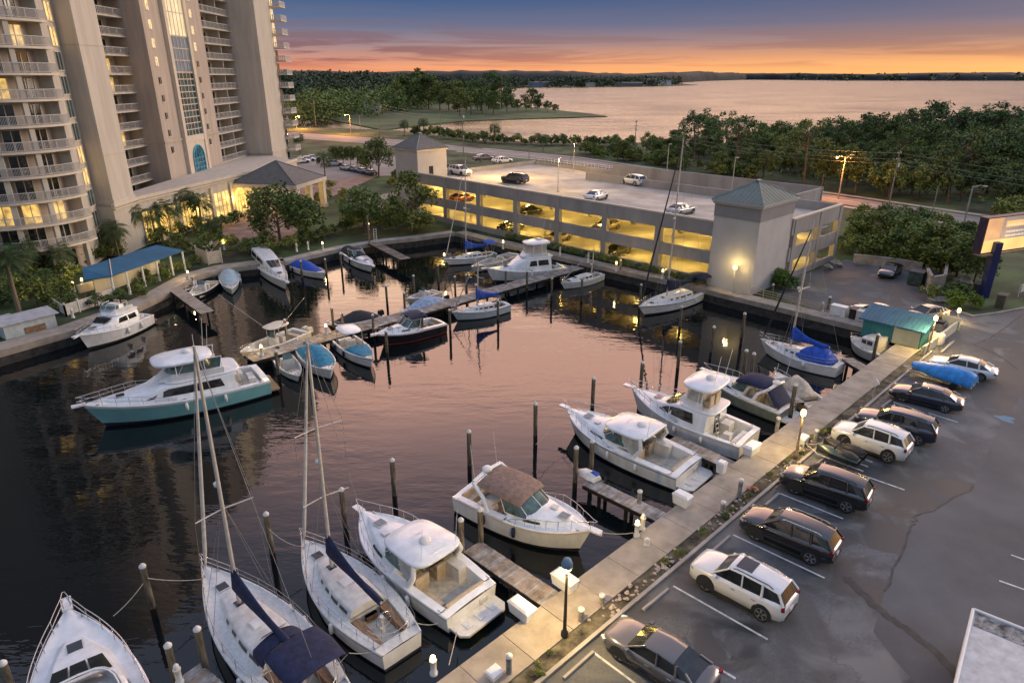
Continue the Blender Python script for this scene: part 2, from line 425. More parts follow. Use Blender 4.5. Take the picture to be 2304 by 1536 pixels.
# parking lot, with worn and patched asphalt
def asphalt_mat():
    m = mat('parking_asphalt', (.108, .108, .110), .86, noise=.25, scale=.2, detail=10, bump=.35, bscale=45)
    nt = m.node_tree; nd = nt.nodes; b = nd['Principled BSDF']
    src = b.inputs['Base Color'].links[0].from_socket
    t = nd.new('ShaderNodeTexCoord')
    def layer(src, scale, lo, hi, colr, seed, st=(1, 1, 1)):
        mp = nd.new('ShaderNodeMapping'); mp.inputs['Location'].default_value = (seed, seed * .7, 0); mp.inputs['Scale'].default_value = st; mp.inputs['Rotation'].default_value = (0, 0, R(-42))
        nt.links.new(t.outputs['Object'], mp.inputs[0])
        n = nd.new('ShaderNodeTexNoise'); n.inputs['Scale'].default_value = scale; n.inputs['Detail'].default_value = 5; n.inputs['Distortion'].default_value = .8
        nt.links.new(mp.outputs[0], n.inputs['Vector'])
        r_ = nd.new('ShaderNodeMapRange'); r_.inputs[1].default_value = lo; r_.inputs[2].default_value = hi; r_.clamp = True
        nt.links.new(n.outputs[0], r_.inputs[0])
        mx = nd.new('ShaderNodeMix'); mx.data_type = 'RGBA'
        nt.links.new(r_.outputs[0], mx.inputs[0]); nt.links.new(src, mx.inputs[6]); mx.inputs[7].default_value = (*colr, 1)
        return mx.outputs[2]
    sp = nd.new('ShaderNodeTexNoise'); sp.inputs['Scale'].default_value = 7.0; sp.inputs['Detail'].default_value = 9; sp.inputs['Roughness'].default_value = .75
    nt.links.new(t.outputs['Object'], sp.inputs['Vector'])
    sr = nd.new('ShaderNodeMapRange'); sr.inputs[1].default_value = .3; sr.inputs[2].default_value = .7; sr.inputs[3].default_value = .62; sr.inputs[4].default_value = 1.4
    nt.links.new(sp.outputs[0], sr.inputs[0])
    sm = nd.new('ShaderNodeMix'); sm.data_type = 'RGBA'; sm.blend_type = 'MULTIPLY'; sm.inputs[0].default_value = 1.0
    nt.links.new(src, sm.inputs[6]); nt.links.new(sr.outputs[0], sm.inputs[7]); src = sm.outputs[2]
    c = layer(src, .13, .48, .60, (.046, .045, .045), 3.0, (1, 1, 1))
    # broad damp area behind the parked cars
    for (qx, qy, rad, seed_) in ((1990, 1190, 4.2, 31.0), (1940, 1330, 2.6, 37.0), (2100, 1080, 3.0, 41.0), (1600, 1450, 2.0, 43.0)):
        q = G(qx, qy); vd = nd.new('ShaderNodeVectorMath'); vd.operation = 'DISTANCE'; vd.inputs[1].default_value = (q.x, q.y, 0)
        nt.links.new(t.outputs['Object'], vd.inputs[0])
        nz = nd.new('ShaderNodeTexNoise'); nz.inputs['Scale'].default_value = .55; nz.inputs['Detail'].default_value = 7; nz.inputs['Distortion'].default_value = 1.2
        mp = nd.new('ShaderNodeMapping'); mp.inputs['Location'].default_value = (seed_, 0, 0); nt.links.new(t.outputs['Object'], mp.inputs[0]); nt.links.new(mp.outputs[0], nz.inputs['Vector'])
        ma = nd.new('ShaderNodeMath'); ma.operation = 'MULTIPLY_ADD'; ma.inputs[1].default_value = -.32 / rad; nt.links.new(vd.outputs['Value'], ma.inputs[0]); nt.links.new(nz.outputs[0], ma.inputs[2])
        r_ = nd.new('ShaderNodeMapRange'); r_.inputs[1].default_value = .24; r_.inputs[2].default_value = .36; r_.inputs[4].default_value = .85; nt.links.new(ma.outputs[0], r_.inputs[0])
        mx = nd.new('ShaderNodeMix'); mx.data_type = 'RGBA'; nt.links.new(r_.outputs[0], mx.inputs[0]); nt.links.new(c, mx.inputs[6]); mx.inputs[7].default_value = (.034, .034, .035, 1); c = mx.outputs[2]
    c = layer(c, .24, .54, .68, (.165, .16, .152), 11.0)
    c = layer(c, .45, .60, .70, (.028, .028, .028), 23.0, (.6, 1.2, 1))
    # cracks
    v = nd.new('ShaderNodeTexVoronoi'); v.feature = 'DISTANCE_TO_EDGE'; v.inputs['Scale'].default_value = .11
    ds = nd.new('ShaderNodeTexNoise'); ds.inputs['Scale'].default_value = .6; ds.inputs['Detail'].default_value = 5
    nt.links.new(t.outputs['Object'], ds.inputs['Vector'])
    av = nd.new('ShaderNodeMix'); av.data_type = 'RGBA'; av.inputs[0].default_value = .06
    nt.links.new(t.outputs['Object'], av.inputs[6]); nt.links.new(ds.outputs['Color'], av.inputs[7])
    sc = nd.new('ShaderNodeVectorMath'); sc.operation = 'MULTIPLY_ADD'; sc.inputs[1].default_value = (3, 3, 3)
    nt.links.new(ds.outputs['Color'], sc.inputs[0]); nt.links.new(t.outputs['Object'], sc.inputs[2])
    nt.links.new(sc.outputs[0], v.inputs['Vector'])
    r_ = nd.new('ShaderNodeMapRange'); r_.inputs[1].default_value = .001; r_.inputs[2].default_value = .005; r_.inputs[3].default_value = .45; r_.inputs[4].default_value = 0
    nt.links.new(v.outputs['Distance'], r_.inputs[0])
    mx = nd.new('ShaderNodeMix'); mx.data_type = 'RGBA'; nt.links.new(r_.outputs[0], mx.inputs[0]); nt.links.new(c, mx.inputs[6]); mx.inputs[7].default_value = (.05, .048, .045, 1)
    nt.links.new(mx.outputs[2], b.inputs['Base Color'])
    bw = nd.new('ShaderNodeRGBToBW'); nt.links.new(mx.outputs[2], bw.inputs[0])
    wr = nd.new('ShaderNodeMapRange'); wr.inputs[1].default_value = .03; wr.inputs[2].default_value = .09; wr.inputs[3].default_value = .52; wr.inputs[4].default_value = .88
    nt.links.new(bw.outputs[0], wr.inputs[0]); nt.links.new(wr.outputs[0], b.inputs['Roughness'])
    return m
M_park = asphalt_mat()
CURB_T = 13.75
lot = [ST(-14, CURB_T), ST(65.5, CURB_T), ST(71.5, 13.0)] + [G(*p) for p in ((2110, 742), (2085, 722), (2130, 700), (2060, 650), (2105, 640), (2110, 612), (1895, 572), (1800, 640))] + [ST(70, 20), ST(66, 19)]
lot = [ST(-14, CURB_T), ST(66.5, CURB_T), ST(67.5, 19.5), ST(71, 31), ST(79, 33), ST(93, 32)] + [G(2115, 612), G(2090, 655), G(2150, 700), G(2200, 710), G(2304, 692)] + [(120, 62), (120, -55), (0, -55)]
sheet('parking_lot', [(p[0], p[1]) for p in lot], .004, M_park)
# lighter overlay of newer asphalt on the drive lane
lane = [G(2304, 880), G(2235, 985), G(2190, 1100), G(2060, 1165), G(2045, 1200), G(1990, 1330), G(1965, 1420), G(2010, 1480), G(2080, 1560), G(2120, 1600)]
M_lane = mat('drive_lane_asphalt', (.118, .118, .120), .85, noise=.2, scale=.17, bump=.35, bscale=45, detail=10, col2=(.056, .056, .058), nlo=.3, nhi=.7)
sheet('drive_lane_road', [(p[0], p[1]) for p in lane] + [(90, 12), (110, 40)], .008, M_lane)
# dark seams where the asphalt was patched
M_tar = mat('tar_seam', (.035, .034, .034), .7, noise=.3, scale=2)
def ribbon(name, pts, w, z, m, kind='structure'):
    mb = MB(); L, Rr = [], []
    pts = [Vector((p[0], p[1])) for p in pts]
    for i, p in enumerate(pts):
        d = (pts[min(i + 1, len(pts) - 1)] - pts[max(i - 1, 0)]).normalized(); nrm = Vector((-d.y, d.x))
        ww = w[i] if isinstance(w, (list, tuple)) else w
        L.append((p.x + nrm.x * ww / 2, p.y + nrm.y * ww / 2, z)); Rr.append((p.x - nrm.x * ww / 2, p.y - nrm.y * ww / 2, z))
    n = len(pts)
    mb.add(L + Rr, [(i, n + i, n + i + 1, i + 1) for i in range(n - 1)])
    o = mb.build(name, m); o['kind'] = kind; return o
def smooth_line(pts, jit=.06, n=6, seed=1):
    rnd = random.Random(seed); out = []
    for a, b in zip(pts, pts[1:]):
        for k in range(n):
            f = k / n; p = Vector(a).lerp(Vector(b), f); out.append((p[0] + rnd.uniform(-jit, jit), p[1] + rnd.uniform(-jit, jit)))
    out.append((pts[-1][0], pts[-1][1])); return out
ribbon('asphalt_seam', smooth_line([G(2195, 1095), G(2060, 1165), G(2045, 1200), G(1990, 1330)], .12, 8), .12, .013, M_tar)
ribbon('asphalt_seam', smooth_line([G(1905, 1300), G(1950, 1345), G(2010, 1395), G(2110, 1470), G(2160, 1530)], .10, 8, 2), .38, .014, M_tar)
ribbon('asphalt_seam', smooth_line([G(2304, 705), G(2230, 760), G(2190, 775), G(2240, 795), G(2290, 830)], .08, 8, 4), .10, .014, M_tar)
M_patch = mat('asphalt_patch', (.105, .10, .096), .85, noise=.2, scale=.6, bump=.3, bscale=40)
def blob(cx, cy, rx, ry, seed, n=22):
    rnd = random.Random(seed); c = G(cx, cy); out = []
    ph = rnd.uniform(0, 6)
    for i in range(n):
        a = 2 * math.pi * i / n; k = 1 + .22 * math.sin(3 * a + ph) + .14 * math.sin(5 * a + ph * 2) + rnd.uniform(-.08, .08)
        out.append((c.x + rx * k * math.cos(a) * EP.x + ry * k * math.sin(a) * NW.x, c.y + rx * k * math.cos(a) * EP.y + ry * k * math.sin(a) * NW.y))
    return out
M_stain = mat('oil_stain', (.05, .048, .046), .6, noise=.3, scale=1.5)
for i, (px, py, rx, ry) in enumerate([(1650, 1480, .16, .12), (1520, 1365, .18, .10), (1646, 1238, .13, .16), (1875, 1522, .15, .13)]):
    sheet('asphalt_stain', blob(px, py, rx, ry, i), .0165, M_stain)
M_bluep = mat('blue_road_paint', (.05, .22, .36), .7, noise=.3, scale=3, col2=(.12, .17, .20))
sheet('road_marking_disabled_bay', blob(2262, 942, .55, .55, 9, 30), .0165, M_bluep)

# white stall lines
M_line = mat('road_paint', (.62, .60, .57), .8, noise=.25, scale=3, col2=(.33, .32, .30), nlo=.3, nhi=.55)
for a, b in [((1515, 1318), (1727, 1438)), ((1650, 1203), (1855, 1300)), ((1755, 1110), (1897, 1167)), ((1858, 1040), (2035, 1102)), ((1930, 975), (2030, 1008)), ((2010, 905), (2155, 950)),
             ((1335, 1467), (1440, 1545)), ((1560, 1470), (1655, 1526)), ((2248, 1306), (2330, 1335)), ((2275, 1248), (2330, 1268)), ((2055, 862), (2130, 885))]:
    ribbon('road_marking', [G(*a), G(*b)], .11, .019, M_line)

# kerb between planting strip and lot
mb = MB()
def st_box(mb, s0, s1, t0, t1, z0, z1, m=0):
    mb.prism([ST(s0, t0), ST(s1, t0), ST(s1, t1), ST(s0, t1)], z0, z1, m)
st_box(mb, -14, 65.5, CURB_T - .08, CURB_T + .10, -.2, .15)
st_box(mb, 65.6, 69.5, CURB_T - .75, CURB_T - .55, -.2, .15)
struct('kerb', mb, M_conc)
mb = MB()
pts = [G(2070, 762), G(2160, 735), G(2185, 722), G(2110, 712), G(2095, 705)]
kp = [G(2150, 700), G(2190, 712), G(2240, 706), G(2304, 694), G(2420, 672)]
for a, b in zip(kp, kp[1:]):
    d = (b - a); mb.obox((a + b) / 2 + Vector((0, 0, .02)), (d.length + .1, .18, .26), math.atan2(d.y, d.x))
struct('kerb_grass_edge', mb, M_conc)
# planting strip soil and pale rock mulch
M_bed = mat('planting_bed', (.10, .085, .055), .95, noise=.5, scale=1.2, bump=.8, bscale=10, detail=8)
sheet('planting_bed_ground', [ST(-14, CURB_T + .1), ST(65.5, CURB_T + .1), ST(65.5, 14.6), ST(-14, 14.6)], .03, M_bed)
# promenade along the right quay : slabs with joints
mb = MB(); s0 = -14.0; k = 0
while s0 < 67:
    s1 = min(s0 + 2.45, 67.2); st_box(mb, s0 + .015, s1 - .015, 14.62, QUAY_T + .12, -.25, .10); s0 = s1
struct('promenade_pavement', mb, M_prom)
# promenade along the garage
mb = MB(); t0 = QUAY_T + .14
def edge_s(t): 
    if t < 40: return 67.3
    if t < 62: return 67.3 - 1.3 * (t - 40) / 22
    return 66.0 - .4 * (t - 62) / 19
while t0 < 81:
    t1 = min(t0 + 2.6, 81.0)
    mb.prism([ST(edge_s(t0 + .015) - .12, t0 + .015), ST(edge_s(t0) + 1.75, t0 + .015), ST(edge_s(t1) + 1.75, t1 - .015), ST(edge_s(t1 - .015) - .12, t1 - .015)], -.45, .10); t0 = t1
struct('garage_side_pavement', mb, M_prom)
# walk behind the back seawall and the left quay
def walk(name, pts, w, m, z=.10, dz=-.25, sgn=1):
    mb = MB(); pts = [Vector((p[0], p[1])) for p in pts]
    n = len(pts); L, I = [], []
    for i, p in enumerate(pts):
        d = (pts[min(i + 1, n - 1)] - pts[max(i - 1, 0)]).normalized(); nr = Vector((-d.y, d.x)) * sgn
        L.append(p - nr * .1); I.append(p + nr * w)
    for i in range(n - 1): mb.prism([L[i], L[i + 1], I[i + 1], I[i]], dz, z)
    return struct(name, mb, m)
def dens(pts, step=2.5):
    out = []
    for a, b in zip(pts, pts[1:]):
        a, b = Vector((a[0], a[1])), Vector((b[0], b[1])); k = max(1, round((b - a).length / step))
        for i in range(k): out.append(a.lerp(b, i / k))
    out.append(Vector((pts[-1][0], pts[-1][1]))); return out
walk('back_quay_pavement', dens([ST(65.6, 81)] + c_back[:5]), 1.5, M_conc, sgn=-1, dz=-.45)
walk('left_quay_pavement', dens(c_back[4:] + [Vector((-58, 38, 0))]), 2.2, M_prom, sgn=-1, dz=-.55)
# hotel forecourt, drives and roads
M_paver = mat('brick_pavers', (.30, .19, .15), .88, noise=.2, scale=.5, bump=.3, bscale=15, detail=7)
sheet('forecourt_pavement', [G(*p) for p in ((500, 500), (560, 470), (640, 430), (735, 410), (790, 392), (850, 395), (800, 420), (740, 445), (690, 470), (690, 500), (640, 545), (560, 560), (500, 545))], .004, M_paver)
M_road = mat('main_road_asphalt', (.25, .215, .19), .85, noise=.12, scale=.1, bump=.2, bscale=20)
rd_c = [(-260, 330), (-150, 318), (-97, 296), (-46, 262), (-18, 232), (18, 199), (45, 163), (66, 135), (74, 108), (74, 84), (72, 55), (68, 20), (66, -50)]
rd_c = [(-260, 318), (-150, 312), (-97, 293), (-46, 258), (-14, 230), (16, 203), (42, 166), (66, 133), (84, 106), (102, 80), (120, 50), (150, 0)]
ribbon('main_road', rd_c, [15, 15, 18, 18, 10, 9, 8, 8, 8, 8, 8, 8], .005, M_road)
M_ltconc = mat('pale_concrete_walk', (.42, .36, .29), .88, noise=.1, scale=.4)
off = lambda pts, d: [(Vector(p) + Vector((-(Vector(pts[min(i + 1, len(pts) - 1)]) - Vector(pts[max(i - 1, 0)])).normalized().y, (Vector(pts[min(i + 1, len(pts) - 1)]) - Vector(pts[max(i - 1, 0)])).normalized().x)) * d) for i, p in enumerate(pts)]
ribbon('roadside_pavement', off(rd_c[4:], 6.2), 1.6, .009, M_ltconc)
ribbon('roadside_pavement', off(rd_c[4:], -6.2), 1.6, .009, M_ltconc)
ribbon('road_centre_marking', rd_c[2:], .22, .012, M_line)
sheet('hotel_lot_pavement', [G(*p) for p in ((660, 372), (700, 350), (760, 355), (900, 350), (885, 395), (800, 398), (735, 408), (690, 395))], .0045, M_road)
sheet('garage_entry_pavement', [ST(69.4, 96), ST(69.4, 120), ST(92, 120), ST(92, 96)], .004, M_road)

# ------------------------------------------------------------------ far shores
M_far = mat('far_shore_ground', (.05, .06, .03), .95, noise=.3, scale=.02)
M_lawnfar = mat('point_lawn', (.055, .095, .028), .95, noise=.35, scale=.03, detail=8)
pen = [G(*p, -1.0) for p in ((640, 250), (860, 292), (960, 281), (1050, 272), (1150, 268), (1260, 265), (1367, 262), (1330, 256), (1270, 250), (1220, 243), (1150, 238), (1060, 222), (990, 207), (800, 207), (640, 207))]
mb = MB(); mb.prism([(p.x, p.y) for p in pen], -3, -.9); build_tri(mb, 'peninsula_ground', M_lawnfar)
farp = [G(*p, -1.0) for p in ((300, 208), (990, 207), (1000, 199), (1400, 196), (1490, 194.5), (1570, 191.5), (1490, 186), (1560, 180))]
mb = MB(); mb.prism([(p.x, p.y) for p in farp] + [(2500, 5200), (-4500, 5200), (-4500, 900)], -3, -.8); build_tri(mb, 'far_shore_land', M_far)
mb = MB(); mb.prism([(1500, 3300), (2600, 3250), (8800, 3600), (8800, 5200), (1400, 5200)], -3, -.8); build_tri(mb, 'far_bank_land', M_far)

# low ridge closing the horizon beyond the bay
M_hill = mat('far_hills', (.022, .027, .026), .95, noise=.4, scale=.006, detail=8)
def ridge(name, pts, h0, h1, seed, deep=600):
    rg = np.random.default_rng(seed); mb = MB(); n = 260; rings = []
    pts = [Vector(p) for p in pts]; tot = [0]
    for a, b in zip(pts, pts[1:]): tot.append(tot[-1] + (b - a).length)
    w1, w2, w3 = rg.uniform(0, 6, 3)
    for i in range(n + 1):
        d = tot[-1] * i / n; k = max(j for j in range(len(pts) - 1) if tot[j] <= d + 1e-6); p = pts[k].lerp(pts[k + 1], (d - tot[k]) / (tot[k + 1] - tot[k]))
        f = i / n; h = h0 + (h1 - h0) * f; h *= 1 + .10 * math.sin(f * 21 + w1) + .07 * math.sin(f * 57 + w2) + rg.uniform(-.07, .07)
        rings.append([(p.x, p.y, -1.2), (p.x, p.y + 10, h * .45), (p.x, p.y + 40, h * .8), (p.x, p.y + 120, h), (p.x, p.y + deep, h * .9)])
    mb.loft(rings, 0); return struct(name, mb, M_hill)
ridge('hills', [(-4500, 1350), (-700, 1750), (150, 1900), (520, 2350), (900, 3300), (1600, 4600)], 26, 36, 1)
ridge('hills', [(1000, 4600), (2000, 3420), (4200, 3380), (8800, 3700)], 32, 40, 2)
# ================================================================== VEGETATION
M_leaf_d = leafmat('leaf_dark', (.024, .048, .014), (.17, .225, .065))
M_leaf_m = leafmat('leaf_mid', (.040, .066, .014), (.27, .30, .075))
M_leaf_p = leafmat('leaf_pine', (.020, .048, .018), (.125, .19, .06))
M_leaf_y = leafmat('leaf_bright', (.05, .10, .012), (.17, .24, .04))
M_leaf_far = leafmat('leaf_far', (.026, .044, .026), (.085, .115, .06))
M_palm = leafmat('palm_leaf', (.020, .042, .014), (.075, .115, .035))
M_bark = mat('bark', (.16, .115, .08), .95, noise=.35, scale=4, stretch=(3, 3, .6), bump=.5, bscale=10)
M_palmbark = mat('palm_bark', (.25, .19, .13), .95, noise=.3, scale=6, stretch=(1, 1, 3), bump=.6, bscale=10)

def leaf_mesh(name, P, N_unused, size, m, rng, up=.25, aspect=1.6, droop=0.0):
    """many small leaf-sized diamond faces, one per point in P (n,3); size scalar or array"""
    n = len(P); size = np.broadcast_to(np.asarray(size, float), (n,)) * rng.uniform(.6, 1.3, n)
    a = rng.normal(size=(n, 3)); a[:, 2] = a[:, 2] * .6 - droop; a /= np.linalg.norm(a, axis=1)[:, None]
    b = rng.normal(size=(n, 3)); b[:, 2] *= (1 - up); b -= (b * a).sum(1)[:, None] * a; b /= np.linalg.norm(b, axis=1)[:, None] + 1e-9
    a *= (size * aspect * .5)[:, None]; b *= (size * .5)[:, None]
    V = np.empty((n, 4, 3)); V[:, 0] = P - a; V[:, 1] = P - b * .9 + a * .1; V[:, 2] = P + a; V[:, 3] = P + b * .9 + a * .1
    me = bpy.data.meshes.new(name)
    me.vertices.add(n * 4); me.vertices.foreach_set('co', V.reshape(-1).astype(np.float32))
    me.loops.add(n * 4); me.loops.foreach_set('vertex_index', np.arange(n * 4, dtype=np.int32))
    me.polygons.add(n); me.polygons.foreach_set('loop_start', np.arange(0, n * 4, 4, dtype=np.int32))
    try: me.polygons.foreach_set('loop_total', np.full(n, 4, dtype=np.int32))
    except Exception: pass
    me.materials.append(m); me.update(calc_edges=True); me.validate(); return me
def clump_points(C, Rd, per, rng, shell=.55, flat=.8):
    out = []
    for c, r in zip(C, Rd):
        k = max(3, int(per * r * r))
        d = rng.normal(size=(k, 3)); d /= np.linalg.norm(d, axis=1)[:, None]
        rad = r * (shell + (1 - shell) * rng.random(k)) * rng.uniform(.8, 1.15, k)
        d *= rad[:, None]; d[:, 2] *= flat
        out.append(np.asarray(c)[None] + d)
    return np.concatenate(out)
def crown_clumps(kind, h, w, rng):
    """cluster centres of an uneven crown; trunk base at the origin, total height h, width w"""
    C, Rd = [], []
    if kind == 'round':
        for i in range(34):
            a = rng.uniform(0, 6.283); u = rng.uniform(-.75, 1.0); k = math.sqrt(max(0, 1 - u * u)) * rng.uniform(.45, 1.05)
            C.append((w / 2 * k * math.cos(a), w / 2 * k * math.sin(a), h * .60 + u * h * .36)); Rd.append(rng.uniform(.11, .20) * w)
    elif kind == 'bush':
        for i in range(20):
            a = rng.uniform(0, 6.283); u = rng.uniform(-.6, .95); k = math.sqrt(max(0, 1 - u * u)) * rng.uniform(.4, 1.05)
            C.append((w / 2 * k * math.cos(a), w / 2 * k * math.sin(a), h * .5 + u * h * .42)); Rd.append(rng.uniform(.14, .24) * w)
    elif kind == 'pine':
        for i in range(13):
            a = rng.uniform(0, 6.283); k = math.sqrt(rng.random()) * w / 2
            C.append((k * math.cos(a), k * math.sin(a), h * (.93 - .30 * (k / (w / 2)) ** 2 * rng.uniform(.4, 1.3)) - rng.uniform(0, .12) * h)); Rd.append(rng.uniform(.13, .2) * w)
    elif kind == 'willow':
        for i in range(40):
            a = rng.uniform(0, 6.283); u = rng.uniform(-1, 1.0); k = math.sqrt(max(0, 1 - u * u)) * rng.uniform(.5, 1.05)
            C.append((w / 2 * k * math.cos(a), w / 2 * k * math.sin(a), h * .56 + u * h * .38 - .1 * h * k)); Rd.append(rng.uniform(.09, .16) * w)
    return C, Rd
def tree_proto(name, kind, h, w, m, per, leaf, seed, droop=0.0, trunk_r=.16):
    rng = np.random.default_rng(seed)
    C, Rd = crown_clumps(kind, h, w, rng)
    root = bpy.data.objects.new(name, None); COL.objects.link(root); root.empty_display_size = .3
    mb = MB(); rnd = random.Random(seed)
    lean = (rnd.uniform(-.06, .06) * h, rnd.uniform(-.06, .06) * h)
    top = (lean[0], lean[1], h * (.78 if kind == 'pine' else .55))
    mb.tube([(0, 0, -.2), (lean[0] * .3, lean[1] * .3, top[2] * .4), top], [trunk_r * 1.25, trunk_r, trunk_r * .5], 7)
    idx = list(range(len(C))); rnd.shuffle(idx)
    for i in idx[:9 if kind != 'pine' else 12]:
        f = rnd.uniform(.45, .95) if kind != 'pine' else rnd.uniform(.7, 1.0); st = (top[0] * f, top[1] * f, top[2] * f)
        c = C[i]; md = ((st[0] + c[0]) / 2, (st[1] + c[1]) / 2, (st[2] + c[2]) / 2 + (-.03 if kind == 'pine' else .05) * h)
        mb.tube([st, md, c], [trunk_r * .42, trunk_r * .25, trunk_r * .08], 5)
    mb.build('trunk', M_bark, root)
    P = clump_points(C, Rd, per, rng, .45, .62 if kind == 'pine' else .85)
    if droop:
        k = rng.random(len(P)); P[:, 2] -= (k ** 2) * droop * 1.2
    P = P[P[:, 2] > .12 * h] if kind != 'bush' else P[P[:, 2] > .02]
    me = leaf_mesh('crown', P, None, leaf, m, rng, droop=droop * .6, aspect=2.2 if droop else 1.6)
    o = bpy.data.objects.new('crown', me); COL.objects.link(o); o.parent = root
    return root
def place_tree(proto, p, label, cat='tree', group=None, sc=1.0, rz=None, used=set()):
    rz = random.uniform(0, 6.28) if rz is None else rz
    if proto.name not in used:
        used.add(proto.name); o = proto
        o.location = p; o.rotation_euler = (0, 0, rz); o.scale = (sc, sc, sc) if isinstance(sc, (int, float)) else sc
    else: o = dup(proto, p, rz, scale=sc)
    return tag(o, label, cat, group)

P_oak = [tree_proto('broadleaf_tree', 'round', 8, 7.5, M_leaf_m if i in (1, 4) else M_leaf_d, 62, .34, 10 + i) for i in range(6)]
P_pine = [tree_proto('pine_tree', 'pine', 12, 8.5, M_leaf_p, 44, .34, 30 + i, trunk_r=.2) for i in range(3)]
P_bush = [tree_proto('shrub', 'bush', 2.0, 2.4, M_leaf_m if i else M_leaf_d, 150, .22, 50 + i, trunk_r=.04) for i in range(3)]
P_bushy = [tree_proto('bright_shrub', 'bush', 2.0, 2.6, M_leaf_y, 150, .22, 60 + i, trunk_r=.04) for i in range(2)]

# ---- the wood between the road and the bay
def inpoly(x, y, poly):
    c = False; n = len(poly)
    for i in range(n):
        x1, y1 = poly[i]; x2, y2 = poly[i - 1]
        if (y1 > y) != (y2 > y) and x < (x2 - x1) * (y - y1) / (y2 - y1) + x1: c = not c
    return c
wood = [(24, 208), (44, 184), (58, 160), (76, 135), (94, 110), (114, 84), (260, 60), (330, 120), (300, 225), (120, 236), (60, 240)]
rnd = random.Random(3); spots = []; tries = 0
while len(spots) < 205 and tries < 30000:
    tries += 1
    x, y = rnd.uniform(30, 190), rnd.uniform(84, 238)
    if not inpoly(x, y, wood): continue
    if abs(x) / max(y, 1) > .90: continue
    if all((x - a) ** 2 + (y - b) ** 2 > 4.9 ** 2 for a, b in spots): spots.append((x, y))
for x, y in spots:
    dd = min(1, max(0, (x - 40) / 70))
    if rnd.random() < .14 and x > 50 and y > 125:
        place_tree(rnd.choice(P_pine), (x, y, 0), 'tall flat-topped pine rising out of the dark wood beside the bay', group='pines in the wood by the bay', sc=rnd.uniform(1.1, 1.3))
    else:
        s = rnd.uniform(.72, 1.02) * (.70 + .42 * dd)
        place_tree(rnd.choice(P_oak), (x, y, 0), 'dense dark green tree in the wood between the road and the bay', group='trees in the wood by the bay', sc=(s * rnd.uniform(.85, 1.3), s * rnd.uniform(.85, 1.3), s * rnd.uniform(.8, 1.2)))
for px, py, s in ((1958, 290, .92), (2030, 298, .9), (2065, 300, 1.0), (2108, 292, 1.12), (2135, 300, .98), (2175, 295, 1.05), (2205, 300, 1.0), (2250, 298, 1.1), (2290, 300, 1.05), (1905, 300, .8)):
    p = G(px, py + 62); p.z = 0
    place_tree(rnd.choice(P_pine), p, 'tall flat-topped pine rising out of the dark wood beside the bay', group='pines in the wood by the bay', sc=(s * 1.45, s * 1.45, s * 1.28))
# ---- low bushes along the bay bank and by the roadside
for i in range(46):
    f = i / 45; x = -40 + f * 82; y0 = np.interp(x, [-54.7, -30, -12, 10, 42], [308, 281, 259, 249, 247])
    place_tree(rnd.choice(P_bush), (x + rnd.uniform(-1, 1), y0 - rnd.uniform(0, 4), 0), 'low green bush on the bank where the road meets the bay', 'shrub', 'bushes along the bay bank', sc=rnd.uniform(1.0, 2.1))
for i in range(40):
    x = rnd.uniform(22, 60); y = np.interp(x, [22, 40, 60], [213, 182, 154]) + rnd.uniform(2, 16)
    place_tree(rnd.choice(P_bush + P_bushy[:1]), (x, y, 0), 'scrubby bush on the verge behind the parking garage', 'shrub', 'bushes on the verge behind the garage', sc=rnd.uniform(1.0, 1.9))
# ---- trees between the back lot and the road
for i, (px, py, s) in enumerate([(1925, 555, .50), (1960, 560, .56), (2000, 575, .62), (2040, 585, .62), (2080, 600, .62), (2115, 615, .62), (2150, 628, .58), (1985, 530, .5), (2050, 548, .55), (2105, 565, .55), (2150, 585, .55), (2020, 540, .52), (2190, 640, .42), (1935, 520, .45)]):
    s *= 1.14
    place_tree(P_oak[i % 4], G(px, py), 'leafy tree in the thicket behind the walled back lot', group='trees behind the walled back lot', sc=(s * 1.15, s * 1.15, s))
# ---- trees beside the hotel
def single_tree(name, px, py, h, w, m, label, kind='round', per=60, leaf=.34, seed=1, droop=0, tr=.2):
    t = tree_proto(name, kind, h, w, m, per, leaf, seed, droop, tr); t.location = G(px, py); tag(t, label, 'tree'); return t
single_tree('oak_tree', 632, 552, 8.2, 10.0, M_leaf_d, 'broad dark oak in front of the hotel porch roof', seed=101, per=48)
single_tree('oak_tree', 690, 530, 6.0, 6.0, M_leaf_d, 'smaller oak crowding the right side of the broad oak by the porch', seed=107, per=55)
single_tree('garden_tree', 822, 522, 7.0, 6.8, M_leaf_d, 'dark round tree beside the forecourt between the broad oak and the weeping tree', seed=102)
single_tree('weeping_tree', 925, 520, 9.4, 8.8, M_leaf_m, 'tall weeping green tree at the near left corner of the parking garage', 'willow', 70, .30, 103, .9)
single_tree('dark_tree', 852, 398, 8.8, 9.6, M_leaf_d, 'large dark tree behind the row of parked cars left of the garage tower', seed=104, per=40)
single_tree('round_tree', 2270, 500, 4.2, 5.6, M_leaf_m, 'round bright-edged tree on the roadside grass behind the billboard', seed=105)
single_tree('round_tree', 1800, 392, 6, 7, M_leaf_m, 'lone yellow-green tree at the edge of the wood above the right end of the garage', seed=106)
# ---- clipped trees in a row, left of the dark tree
for k in range(4):
    t = dup(P_oak[0], G(757 + k * 16, 372), k, 'small clipped tree in the row beside the hotel parking lot', 'clipped trees by the hotel lot', (.50, .50, .62)); t['category'] = 'tree'; t.name = 'clipped_tree'
